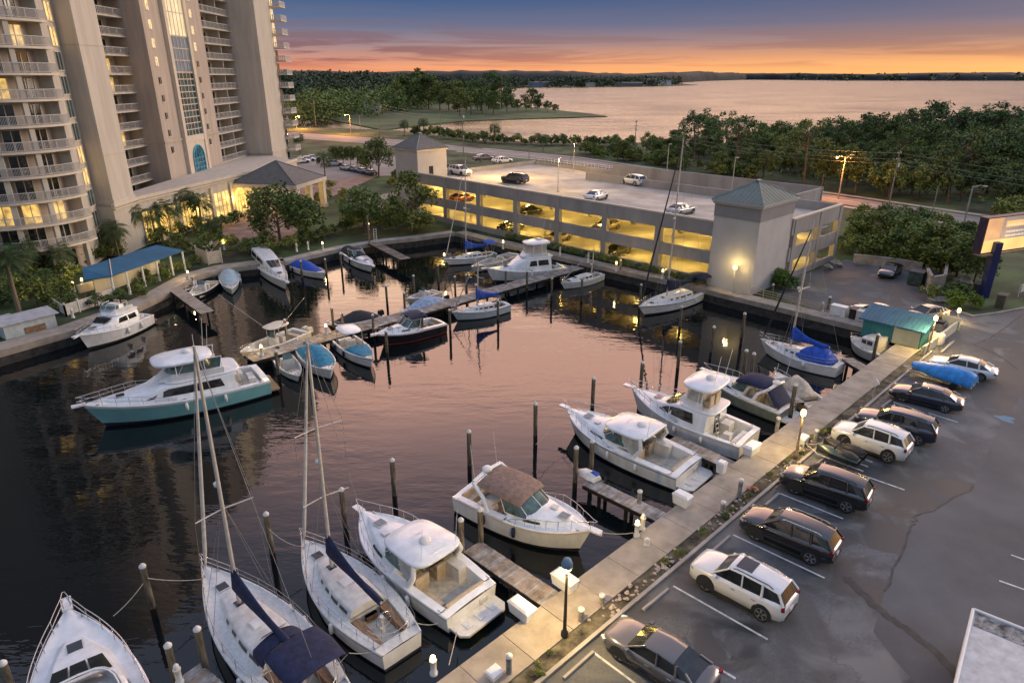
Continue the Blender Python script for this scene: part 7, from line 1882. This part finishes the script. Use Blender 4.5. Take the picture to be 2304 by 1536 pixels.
for y in (-.5, .5):
    s = thing('jet_ski', 'dark jet ski on the small trailer, %s of the two' % ('nearer the white suv' if y > 0 else 'nearer the camera'), 'jet ski', t.location + Vector((math.cos(FACE) * .1 - math.sin(FACE) * y, math.sin(FACE) * .1 + math.cos(FACE) * y, .5)), FACE)
    mb = MB(); mb.loft([[(x, -w, zt_), (x, -w * .8, .1), (x, 0, 0), (x, w * .8, .1), (x, w, zt_)] for x, w, zt_ in ((0, .40, .38), (.6, .44, .40), (1.6, .42, .42), (2.2, .28, .5), (2.6, .05, .58))], 0); mb.loft([[(x, -w, .38), (x, -w * .6, z), (x, w * .6, z), (x, w, .38)] for x, w, z in ((0, .38, .40), (.7, .40, .42), (1.3, .40, .55), (1.9, .34, .62), (2.6, .05, .58))], 0); mb.build('hull', mat('dark_teal_hull', (.03, .05, .05), .3) if y > 0 else M_black, s)
    mb = MB(); mb.loft([[(x, -w, .42), (x, -w * .8, z), (x, w * .8, z), (x, w, .42)] for x, w, z in ((.1, .2, .55), (.5, .24, .72), (1.2, .22, .70), (1.4, .1, .5))], 0, cap0=True, cap1=True); mb.build('seat', M_black, s)
    mb = MB(); mb.tube([(1.55, 0, .6), (1.45, 0, .95)], .06, 6); mb.tube([(1.4, -.38, .96), (1.5, 0, .98), (1.4, .38, .96)], .03, 6); mb.build('handlebar', M_black, s)
# box trailer at the bottom right corner
p = G(2258, 1500)
t = thing('box_trailer', 'white box trailer with open roof hatch cut by the bottom right corner', 'trailer', (p.x, p.y, 0), QA + .12)
e1 = Vector((math.cos(QA + .12), math.sin(QA + .12), 0))
def tl(px, py, z): 
    q = G(px, py, z) - Vector((p.x, p.y, 0)); a = QA + .12; return (q.x * math.cos(a) + q.y * math.sin(a), -q.x * math.sin(a) + q.y * math.cos(a), z)
c1, c2 = tl(2238, 1386, 2.3), tl(2150, 1540, 2.3)
x1 = c1[0]; x0 = min(c2[0], -1.6); y1 = max(c1[1], c2[1]); y0 = y1 - 2.2
mb = MB(); mb.box(x0, x1, y0, y1, .55, 2.2); mb.build('body', mat('trailer_white', (.50, .50, .49), .5, noise=.12, scale=2), t)
mb = MB()
for a, b in (((x0, y1), (x1, y1)), ((x1, y1), (x1, y0)), ((x1, y0), (x0, y0)), ((x0, y0), (x0, y1))): mb.tube([(a[0], a[1], 2.24), (b[0], b[1], 2.24)], .07, 6)
mb.build('roof_frame', M_white, t)
mb = MB(); mb.box(x1 - 1.0, x1 - .1, y0 + .1, y1 - .12, 2.201, 2.215); mb.build('roof_recess', mat('rubbish_pattern', (.36, .35, .33), .8, noise=.5, scale=3.2, col2=(.025, .025, .025)), t)
for sg in (y0 + .1, y1 - .1): mb = MB(); mb.lathe([(.2, -.1), (.36, -.1), (.37, .1), (.2, .1)], ((x0 + x1) / 2, sg, .37), 16, axis='y'); mb.build('wheel', M_tyre, t)

# ------------------------------------------------------------------ wheel stops
for k, (a, b) in enumerate([((1447, 1373), (1503, 1327)), ((1602, 1242), (1641, 1208)), ((1335, 1468), (1268, 1528)), ((1722, 1138), (1752, 1112)), ((1826, 1054), (1852, 1034)), ((1912, 978), (1936, 960)), ((1982, 918), (2004, 902))]):
    A, B_ = G(*a), G(*b); d = B_ - A; mb = MB(); c = (A + B_) / 2; an = math.atan2(d.y, d.x)
    Lw = min(2.0, d.length); 
    v = []
    for x in (-Lw / 2, Lw / 2): v.append([(x, -.09, 0), (x, -.06, .11), (x, .06, .11), (x, .09, 0)])
    mb.loft(v, 0, cap0=True, cap1=True, smooth=False)
    o = mb.build('wheel_stop', M_conc); o.location = (c.x, c.y, .02); o.rotation_euler = (0, 0, an)
    tag(o, 'pale concrete wheel stop at the head of a parking bay by the kerb', 'wheel stop', 'wheel stops along the kerb')

# ================================================================== DOCKS
def dock(name, label, a, b, w, z, m, plank=.16, piles=3, cat='dock', side=None):
    """plank dock from a to b (ground points of its centre line)"""
    a, b = Vector((a[0], a[1], 0)), Vector((b[0], b[1], 0)); d = b - a; L = d.length; an = math.atan2(d.y, d.x)
    r = thing(name, label, cat, (a.x, a.y, 0), an); rnd = random.Random(int(L * 100)); mb = MB(); n = int(L / plank)
    for i in range(n): mb.box(i * L / n + .006, (i + 1) * L / n - .006, -w / 2 + rnd.uniform(-.015, .015), w / 2 + rnd.uniform(-.015, .015), z - .05, z + rnd.uniform(-.004, .004), rnd.choice((0, 0, 1)))
    mb.build('planks', [m, M_plankg if m is M_plank else M_plank], r)
    mb = MB()
    for y in (-w / 2 + .04, w / 2 - .04): mb.box(0, L, y - .04, y + .04, z - .30, z - .052)
    mb.build('beam', M_pilew, r)
    for i in range(piles):
        for sg in (1, -1): mb = MB(); x = L * (i + .6) / piles; mb.tube([(x, sg * (w / 2 - .2), -3), (x, sg * (w / 2 - .2), z - .055)], .12, 8); mb.build('support_pile', M_pilew, r)
    return r
pa, pb = ST(21.0, 55.6), ST(65.4, 55.4)
dock('main_dock', 'long plank dock running across the middle of the basin', pa, pb, 2.1, -.35, M_plank, .2, 9)
def fing(px0, px1, w, label, m, z=-.28): return dock('finger_dock', label, G(*px0, z), G(*px1, z), w, z, m, piles=3)
fing((1062, 1228), (1262, 1362), 1.25, 'brown plank finger dock between hardtop cruiser and the brown bimini cruiser', M_plank)
fing((1322, 1082), (1508, 1172), 1.05, 'grey weathered finger dock between brown bimini cruiser and large hardtop cruiser', M_plankg)
fing((1512, 985), (1680, 1062), 1.15, 'reddish plank finger dock between large hardtop cruiser and sportfishing yacht', M_plank)
fing((1722, 845), (1800, 905), .8, 'short finger dock beside the beige open skiff', M_plankg)
fing((1905, 805), (1968, 842), 1.2, 'short yellow-lit dock behind the stern of the blue covered sloop', M_plank)
fing((425, 1508), (520, 1590), 1.0, 'finger dock cut by the bottom edge beside the nearest sloop', M_plankg)
fing((384, 642), (466, 702), 1.4, 'concrete-coloured finger dock angling out from the bend of the left quay', M_prom, .02)
PD = dock('small_pier', 'narrow dark pier on tall posts with white ladder at the back of the basin', G(838, 545, .25), G(912, 582, .25), 1.5, .25, mat('pier_planks', (.13, .105, .09), .85, noise=.25, scale=2), piles=3)
mb = MB(); [mb.tube([(.3, y, .2), (.3, y, 2.3)], .035, 6) for y in (.15, .6)]; [mb.tube([(.3, .15, .4 + .35 * k), (.3, .6, .4 + .35 * k)], .03, 5) for k in range(6)]; mb.build('ladder', M_white, PD)
mb = MB(); mb.tube([(.1, -.5, -.1), (.1, -.5, 4.2)], .12, 8); mb.build('post', M_palmbark, PD)

# ------------------------------------------------------------------ pilings (place of the top in the photo, height of the top)
def piling(px, py, label, zt=1.75, r=.15, cap=True, group=None, z0=-3.0):
    g = G(px, py, zt); root = thing('piling', label, 'piling', (g.x, g.y, 0), 0, group)
    rnd = random.Random(px * 7 + py); lx, ly = rnd.uniform(-.05, .05), rnd.uniform(-.05, .05)
    mb = MB(); mb.tube([(-lx, -ly, z0), (-lx * .4, -ly * .4, -.72)], r * 1.03, 10, 1, caps=False); mb.tube([(-lx * .4, -ly * .4, -.72), (0, 0, zt)], r, 10, 0)
    mb.build('post', [M_pile, M_pilew], root)
    if cap: mb = MB(); mb.lathe([(r * 1.06, -.08), (r * 1.08, 0), (r * .5, .10), (0, .13)], (0, 0, zt), 12); mb.build('cap', M_pcap, root)
    return root
NEAR = [(320, 1272, 'piling left of the nearest sloop, with rope to its bow'), (598, 1155, 'piling between the two nearest sloops with a rope round it'), (768, 1100, 'piling just behind the spreaders of the second sloop'),
 (882, 1034, 'lone piling beyond the bow of the hardtop cruiser'), (1055, 970, 'piling off the stern of the brown bimini cruiser'), (1205, 908, 'tall piling in open water behind the brown bimini cruiser'), (1336, 850, 'piling in open water beyond the bow rail of the large hardtop cruiser'),
 (1080, 1145, 'yellowish piling at the outer end of the brown finger dock'), (1037, 1168, 'piling left of the yellowish one at the brown finger dock'), (1297, 1006, 'left of two pilings at the outer end of the grey finger dock'), (1333, 992, 'right of two pilings at the outer end of the grey finger dock'),
 (443, 1413, 'piling beside the bottom finger dock near the sloop'), (377, 1450, 'piling between bottom left cruiser and bottom finger dock'), (5, 1490, 'piling stump at the left edge near the bottom'),
 (1531, 768, 'tall dark piling right behind the bow rail of the sportfishing yacht'), (1607, 735, 'piling in dark water in front of the garage stair tower'), (1676, 705, 'piling in the dark water near the bow of the blue covered sloop'), (1446, 815, 'leaning old piling off the bow of the sportfishing yacht'), (1697, 795, 'right of two pale-capped pilings behind the cuddy cruiser'), (1680, 788, 'left of two pale-capped pilings behind the cuddy cruiser'),
 (1976, 752, 'piling in front of the boxy cabin boat'), (1790, 865, 'piling beside the beige open skiff'), (1868, 668, 'dark piling at the garage promenade edge left of the shed')]
for px, py, lab in NEAR: piling(px, py, lab, 1.75 if py > 700 else 1.3)
mb = MB()
FARP = [(868, 643), (909, 659), (985, 597), (1023, 622), (1138, 609), (1186, 610), (1242, 626), (1310, 626), (1397, 585), (1120, 676), (1011, 697), (949, 700), (868, 745), (838, 708), (769, 704), (746, 692), (640, 719), (765, 570), (676, 587), (731, 583), (1048, 618), (930, 620), (1534, 690), (1443, 640), (1740, 640), (1662, 618), (620, 790), (690, 792), (1500, 606)]
for px, py in FARP: piling(px, py, 'thin dark mooring piling standing among the boats along the docks', 1.35, .13, group='mooring pilings along the docks')
# promenade-edge posts
for px, py in [(1668, 1080), (1850, 985), (1752, 935), (1330, 1370), (1145, 1480), (1120, 1500)]:
    pass
QP = [(1145, 1475, 1.0, 'fat pale bollard post at the bottom of the promenade by the kerb'), (1308, 1370, .75, 'short grey post in the planting strip near the street lamp'), (1355, 1338, .6, 'small pale post in the planting strip beyond the street lamp'), (1668, 1080, 1.2, 'tall grey post at the kerb by the coral red patch'), (1628, 1130, .7, 'low stump beside the tall kerb post'), (1752, 940, 1.1, 'brown post at the quay edge near the lit lamp post'), (1838, 968, .9, 'pale pink post in the planting strip right of the lit lamp'), (1440, 1105, .8, 'grey post on the grey finger dock')]
for px, py, h, lab in QP:
    g = G(px, py, h); o = thing('bollard', lab, 'post', (g.x, g.y, 0)); mb = MB(); mb.tube([(0, 0, 0), (0, 0, h)], .13, 10); mb.build('post', M_plankg, o); mb = MB(); mb.lathe([(.15, -.05), (.15, .05), (0, .09)], (0, 0, h), 10); mb.build('cap', M_pcap, o)

# ------------------------------------------------------------------ dock boxes, power pedestals, lamps
def dock_box(px, py, label, rz=None, m=None, s=(1.25, .65, .7)):
    g = G(px, py, .1); o = thing('dock_box', label, 'dock box', g, QA if rz is None else rz); mb = MB()
    mb.loft([[(-s[0] / 2 * k, -s[1] / 2 * k, z), (s[0] / 2 * k, -s[1] / 2 * k, z), (s[0] / 2 * k, s[1] / 2 * k, z), (-s[0] / 2 * k, s[1] / 2 * k, z)] for k, z in ((.86, 0), (1, s[2] * .75))], 0, closed=True, cap0=True, cap1=True, smooth=False); mb.build('body', m or M_gel, o)
    mb = MB(); mb.loft([[(-s[0] / 2 * k, -s[1] / 2 * k, z), (s[0] / 2 * k, -s[1] / 2 * k, z), (s[0] / 2 * k, s[1] / 2 * k, z), (-s[0] / 2 * k, s[1] / 2 * k, z)] for k, z in ((1.05, s[2] * .755), (1.05, s[2] * .84), (.8, s[2]))], 0, closed=True, cap0=True, cap1=True, smooth=False); mb.build('lid', m or M_gel, o)
    return o
dock_box(1175, 1382, 'white dock box in the lamp light at the inner end of the brown finger dock', FACE)
dock_box(1270, 1318, 'white dock box beside the street lamp head, right of the brown finger dock', FACE)
dock_box(1534, 1133, 'small white dock box at the inner end of the grey finger dock', FACE, s=(1.0, .6, .75))
dock_box(1690, 1018, 'white dock box at the stern of the sportfishing yacht', QA)
dock_box(1622, 1062, 'narrow white box at the inner end of the reddish finger dock', QA, s=(.5, .5, .8))
dock_box(1112, 1520, 'small white box lying on the promenade at the bottom of the photo', QA, s=(.6, .5, .35))
dock_box(1805, 1000, 'white box with green stain beside the lit lamp post', QA, s=(.7, .5, .7))
M_ped = mat('pedestal_white', (.62, .60, .55), .5, noise=.06)
def pedestal(px, py, label, lit=True, h=.95, p=26, z=.1):
    g = G(px, py, z); o = thing('power_pedestal', label, 'dock pedestal', g, QA); mb = MB(); mb.lathe([(.17, 0), (.17, .1), (.12, .14), (.13, h * .7), (.16, h * .74), (.16, h * .8)], (0, 0, 0), 12); mb.build('body', M_ped, o)
    mb = MB(); mb.lathe([(.10, h * .8), (.11, h * .98), (.05, h * 1.06), (0, h * 1.08)], (0, 0, 0), 10); mb.build('lamp_head', M_bulb if lit else M_ped, o)
    if lit: light('pedestal_light', (0, 0, h * 1.08 + .14), p, (1, .70, .26), .1, o)
    return o
pedestal(976, 1515, 'lit white dock pedestal at the very bottom edge of the promenade')
pedestal(1432, 1205, 'lit white dock pedestal at the bow of the brown bimini cruiser')
pedestal(1445, 1190, 'unlit grey dock pedestal just right of the lit one by the brown bimini cruiser', False)
pedestal(405, 1535, 'white dock pedestal on the bottom finger dock', False)
pedestal(1455, 1225, 'small white cleat post by the quay edge', False, .4)
for px, py, lab, lit in [(188, 648, 'tall lit bollard lamp on the lawn left of the blue awning', True), (233, 652, 'lit bollard lamp right in front of the blue awning corner', True), (263, 645, 'lit lamp under the near edge of the blue awning', True), (168, 657, 'small lit lamp low on the lawn left of the awning', True), (293, 662, 'pinkish bollard lamp on the left quay path', False), (118, 732, 'white pedestal at the edge of the left quay by the shed', False), (165, 715, 'small white pedestal by the left quay cruiser', False),
        (727, 563, 'lit small lamp on the back seawall between two white boats', True), (830, 518, 'tiny garden lamp lit orange behind the small pier', True), (668, 566, 'unlit white pedestal on the back seawall', False), (694, 562, 'second unlit white pedestal on the back seawall', False), (1132, 560, 'lit lamp at the corner of the promenade below the garage', True), (1260, 575, 'white pedestal on the garage promenade above the flybridge yacht', False), (1323, 590, 'white pedestal on the garage promenade near the day sailer', False), (1386, 610, 'low lit lamp on the garage promenade', True), (1490, 628, 'low lamp lit on the promenade behind the tall-masted sloop', True), (1849, 700, 'pink-white round topped bollard on the garage promenade', False), (1000, 590, 'lit lamp at the far end of the basin left of the blue covered sloop', True), (505, 562, 'lit post lamp by the board fence gate', True)]:
    pedestal(px, py, lab, lit, 1.15 if py < 700 else .95, 50)
pedestal(735, 752, 'lit pedestal on the centre dock behind the teal covered boat', True, 1.0, 110, -.35)
pedestal(590, 800, 'lit pedestal at the near end of the centre dock', True, 1.0, 110, -.35)
pedestal(425, 628, 'lit pedestal at the bend of the left quay', True, 1.0, 120)
def lamp_post(px, py, h, label, lit=True, power=160, head=M_blue, green=False, shade=True):
    g = G(px, py, .05); o = thing('lamp_post', label, 'lamp post', g, QA); mb = MB(); mb.lathe([(.17, 0), (.17, .25), (.09, .32), (.065, h * .6), (.055, h)], (0, 0, 0), 10); mb.build('pole', M_pilew if not green else mat('lamp_pole_brown', (.20, .15, .09), .7), o)
    if shade:
        mb = MB(); mb.lathe([(.06, h - .02), (.24, h + .02), (.25, h + .18), (.17, h + .42), (.04, h + .46)], (0, 0, 0), 12); mb.build('lamp_head', mat('lamp_head_blue', (.10, .17, .24), .5), o)
        mb = MB(); mb.lathe([(0, h - .07), (.2, h - .06), (.2, h - .025)], (0, 0, 0), 12); mb.build('lens', M_bulb, o)
    else:
        mb = MB(); mb.lathe([(.05, h), (.14, h + .06), (.17, h + .25), (.12, h + .42), (0, h + .48)], (0, 0, 0), 12); mb.build('lamp_head', M_bulb, o)
    light('lamp_post_light', (0, 0, h - .32 if shade else h - .12), power * 1.6, (1, .69, .25), .16, o)
    return o
lamp_post(1270, 1430, 3.75, 'dark lamp post with blue-grey head on the near promenade by the white dock boxes', power=900)
lamp_post(1790, 1028, 3.0, 'lit lamp post with glowing top beside the sportfishing yacht stern', shade=False, power=480, green=True)
lamp_post(2086, 795, 3.1, 'glowing yellow lamp post at the right end of the dock shed', shade=False, power=900, green=True)
lamp_post(2152, 722, .9, 'short glowing yellow lamp on the little island by the lot entrance', shade=False, power=120, green=True)
t = thing('notice_sign', 'small white diamond sign leaning at the kerb beside the dark blue saloon', 'sign', G(1962, 900)); mb = MB(); mb.tube([(0, 0, 0), (0, 0, 1.2)], .03, 6); mb.build('post', M_alu, t)
mb = MB(); an = -.9; d_ = (math.cos(an), math.sin(an)); mb.add([(d_[0] * a, d_[1] * a, 1.45 + b) for a, b in ((0, -.32), (.28, 0), (0, .32), (-.28, 0))] + [(d_[0] * a + .04, d_[1] * a + .05, 1.45 + b) for a, b in ((0, -.32), (.28, 0), (0, .32), (-.28, 0))], [(0, 1, 2, 3), (7, 6, 5, 4), (0, 1, 5, 4), (1, 2, 6, 5), (2, 3, 7, 6), (3, 0, 4, 7)]); mb.build('panel', M_white, t)
# pale rock mulch lumps in the strip
rnd = random.Random(31); mb = MB()
for i in range(150):
    s = rnd.choice([rnd.gauss(30.5, 1.6), rnd.gauss(21, 1.0), rnd.gauss(40, 2.0), rnd.gauss(24.5, .5)]); p = ST(s, rnd.uniform(13.9, 14.55), .05); q = rnd.uniform(.05, .13)
    mb.lathe([(q * .6, 0), (q, q * .4), (q * .5, q * .9), (0, q)], p, 6, smooth=False)
tag(mb.build('gravel', mat('coral_rock', (.42, .34, .29), .95, noise=.25, scale=6)), 'pale pinkish rocks spread in the strip between promenade and kerb', 'gravel', kind='stuff')
rock(1693, 1102, (.35, .22, .16), 'coral red lump on the edge of the promenade by the tall kerb post', 8)
bpy.data.objects['boulder.004'].data.materials[0] = mat('coral_red', (.45, .12, .08), .8) if 'boulder.004' in bpy.data.objects else None
# ladder on quay and loose pile of things near the docks
t = thing('dinghy', 'small upturned white tender lying on the outer end of the grey finger dock', 'dinghy', G(1345, 1082, -.2) , 2.3); mb = MB(); mb.loft([[(x, -w, 0), (x, -w * .7, h_), (x, 0, h_ * 1.1), (x, w * .7, h_), (x, w, 0)] for x, w, h_ in ((0, .35, .22), (.6, .42, .32), (1.2, .36, .28), (1.6, .08, .1))], 0, cap0=True, cap1=True); mb.build('hull', M_gelw, t)
mb = MB(); mb.box(.1, .6, -.30, -.0, .30, .38); mb.build('cover_strip', M_blue, t)
# mooring lines
def rope(a, b, label, sag=.35, r=.022):
    a, b = Vector(a), Vector(b); pts = []
    for i in range(13): f = i / 12; p = a.lerp(b, f); p.z -= sag * 4 * f * (1 - f); pts.append(p)
    mb = MB(); mb.tube(pts, r, 5); return tag(mb.build('mooring_line', M_rope), label, 'mooring line')
rope(G(332, 1300, 1.1), G(458, 1302, .0), 'pale mooring line from the left piling to the bow of the nearest sloop', .12)
rope(G(322, 1312, 1.0), G(255, 1385, .2), 'mooring line from the left piling down to the bow rail of the bottom left cruiser', .1)
rope(G(605, 1190, 1.2), G(682, 1228, .0), 'mooring line from the piling between the sloops to the second sloop', .3)
rope(G(1345, 1195, .3), G(1425, 1198, .3), 'mooring line from the brown bimini cruiser to the lit pedestal', .12)
rope(G(1262, 925, .6), G(1205, 1000, .2), 'thin mooring line off the bow of the large hardtop cruiser', .3, .015)
rope(G(935, 1400, -.2), G(985, 1402, -.3), 'short mooring line between second sloop and hardtop cruiser', .1)
rope(G(785, 1468, -.2), G(850, 1462, -.5), 'mooring line from the nearest sloop to the second sloop', .1)
rope(G(1028, 1420, -.6), G(1010, 1495, .1), 'mooring line from the hardtop cruiser stern to the quay', .05)

# ================================================================== POLES AND WIRES
M_pole = mat('utility_pole_wood', (.30, .25, .19), .9, noise=.2, scale=3, stretch=(3, 3, .4))
def hgt(p, ytop):
    v = (ytop - 768) / FPX; return CAM_H - p.y * (_s + v * _c) / (_c - v * _s)
POLES = {}
def pole(key, px, yb, yt, label, arm=True, lamp=None, r=.14):
    p = G(px, yb); h = hgt(p, yt); o = thing('utility_pole' if lamp is None else 'street_lamp', label, 'utility pole' if lamp is None else 'street lamp', p)
    mb = MB(); mb.tube([(0, 0, 0), (0, 0, h)], [r, r * .65], 8); mb.build('pole', M_pole if lamp is None else M_conc, o)
    if arm:
        mb = MB(); [mb.obox((0, 0, h - .5 - k * 1.1), (1.5 - .3 * k, .12, .12), -.9 + 1.57) for k in range(2)]; mb.build('crossarm', M_pole, o)
        mb = MB(); [mb.lathe([(.06, 0), (.07, .12), (0, .16)], (.6 * sg * math.cos(.67), .6 * sg * math.sin(.67), h - .44 - k * 1.1), 6) for k in range(2) for sg in (1, -1)]; mb.lathe([(.22, 0), (.22, .7), (0, .75)], (.25, .1, h - 3.0), 10); mb.build('insulator', M_white, o)
    if lamp:
        sg = -1 if lamp[0] == 'L' else 1
        mb = MB(); mb.tube([(0, 0, h - .3), (sg * 1.0, -.2, h + .1), (sg * 1.6, -.3, h)], .05, 6); mb.obox((sg * 1.8, -.33, h - .04), (.6, .28, .16)); mb.build('lamp_arm', M_alu, o)
        if 'O' in lamp:
            mb = MB(); mb.lathe([(0, -.2), (.18, -.13), (.2, 0), (0, .05)], (sg * 1.8, -.33, h - .14), 10); mb.build('lens', M_bulbo, o); light('street_light', (sg * 1.8, -.5, h - .6), lamp[1] if isinstance(lamp, tuple) and False else (4200 if key == 'k' else 16000), (1, .36, .06), .3, o)
        if '2' in lamp:
            mb = MB(); mb.tube([(0, 0, h - .2), (-sg * 1.0, .2, h + .25)], .05, 6); mb.obox((-sg * 1.3, .25, h + .25), (.7, .3, .18)); mb.build('spare_lamp_head', M_alu, o)
    POLES[key] = (p, h); return o
pole('a', 1043, 350, 242, 'tall utility pole in front of the bay behind the garage pavilion')
pole('b', 1426, 362, 270, 'utility pole with crossarms at the left end of the wood')
pole('c', 1998, 470, 338, 'pale utility pole on the verge right of the sodium street lamp')
pole('d', 992, 312, 252, 'thin dark utility pole on the bay bank left of the tall one', False, r=.12)
pole('e', 855, 308, 230, 'pale utility pole at the edge of the point lawn', False)
pole('f', 711, 284, 222, 'thin pale pole at the far left of the road', False, r=.12)
pole('g', 1190, 375, 312, 'slim pole between the bay bank and the garage roof', False, r=.10)
pole('h', 1283, 400, 320, 'slim pale pole behind the rear rail of the garage roof', False, r=.10)
pole('i', 2168, 505, 418, 'leaning pole with floodlight at the roadside right of the thicket', False, lamp='R', r=.16)
pole('j', 2096, 485, 420, 'short slim post by the road among the bushes', False, r=.09)
pole('k', 1886, 448, 352, 'street lamp glowing orange at the right rear corner of the garage', False, lamp='LO2', r=.17)
pole('l', 790, 302, 258, 'street lamp glowing orange on the road left of the point lawn', False, lamp='LO', r=.15)
pole('m', 812, 303, 260, 'slim pole just right of the left orange street lamp', False, r=.11)
pole('n', 668, 290, 262, 'street lamp lighting the road at the right edge of the tower', False, lamp='RO', r=.13)
pole('o', 1650, 400, 360, 'slim pole behind the middle of the rear garage parapet', False, r=.08)
pole('p', 1848, 425, 392, 'short pale pole right of the garage ramp', False, r=.08)
def wire(k1, k2, label, dz=-.5, sag=1.2, ext=None):
    (a, h1) = POLES[k1]; A = Vector((a.x, a.y, h1 + dz))
    if ext is None: (b, h2) = POLES[k2]; B_ = Vector((b.x, b.y, h2 + dz))
    else: B_ = Vector(ext)
    pts = []
    for i in range(15): f = i / 14; p = A.lerp(B_, f); p.z -= sag * 4 * f * (1 - f); pts.append(p)
    mb = MB(); mb.tube(pts, .022, 4); return tag(mb.build('power_line', M_rig), label, 'wire', 'power lines between the poles')
for dz in (-.5, -1.6, -2.4):
    lab = 'thin dark power line strung from pole to pole along the road'
    wire('a', 'b', lab, dz); wire('b', 'c', lab, dz, 1.8); wire('c', None, lab, dz, 1.5, (120, 55, 9 + dz)); wire('e', 'a', lab, dz, 1.5)
for o in list(bpy.data.objects):
    if o.name.startswith('power_line'): o['label'] = 'thin dark power line strung from pole to pole along the road'
# small white house on the point and far shore lights
t = thing('shore_house', 'small white house among the trees behind the point lawn', 'house', G(838, 252, -.9)); mb = MB(); mb.box(-6, 6, -4, 4, 0, 4.5); mb.build('wall', M_gelw, t); mb = MB(); mb.loft([[(x, -4.6, 4.4), (x, 0, 7), (x, 4.6, 4.4)] for x in (-6.6, 6.6)], 0, smooth=False); mb.build('roof', M_shing, t)
for k, (px, py, w, h, d_, m, lab) in enumerate([(1085, 200, 30, 6, 14, M_gelw, 'long pale waterfront building on the far shore left'), (1212, 196, 45, 9, 20, mat('far_blue_shed', (.20, .26, .34), .8), 'bluish boat shed on the far shore'), (1330, 195, 26, 6, 14, M_gelw, 'white low building on the far shore'), (1415, 194.5, 60, 7, 18, mat('far_grey_shed', (.18, .17, .17), .8), 'grey industrial shed toward the tip of the far shore'), (1465, 193.5, 22, 14, 14, mat('far_grey_shed', (.18, .17, .17), .8), 'tall grey tank building near the tip of the far shore'), (1495, 192.5, 30, 10, 12, M_gelw, 'pale block at the tip of the far shore')]):
    p = G(px, py, -.8); t = thing('waterfront_building', lab, 'building', p); mb = MB(); mb.box(-w / 2, w / 2, -d_ / 2, d_ / 2, 0, h); mb.build('wall', m, t); mb = MB(); mb.loft([[(x, -d_ / 2 - .5, h - .2), (x, 0, h + 2.2), (x, d_ / 2 + .5, h - .2)] for x in (-w / 2 - .6, w / 2 + .6)], 0, smooth=False); mb.build('roof', M_shing, t)
M_farlamp = emis('far_lamp', (1.0, .85, .6), 30, .05)
for k, (px, py, z, lab) in enumerate([(1015, 196, 9, 'pair of bright lamps on the far shore at the left'), (1290, 195, 7, 'bright lamp on the far shore right of the blue boat shed'), (1490, 193, 14, 'bright lamp near the tip of the far shore'), (650, 240, 4, 'white lamp at the right edge of the tower balconies')]):
    p = G(px, py, -.8) if k < 3 else G(650, 330); t = thing('shore_lamp', lab, 'lamp', p); mb = MB(); mb.tube([(0, 0, 0), (0, 0, z)], .12, 6); mb.build('pole', M_alu, t); mb = MB(); s = 1.1 if k < 3 else .3; mb.lathe([(0, -s * .5), (s * .5, 0), (0, s * .5)], (0, 0, z + s * .4), 8); mb.build('lamp_head', M_farlamp, t)
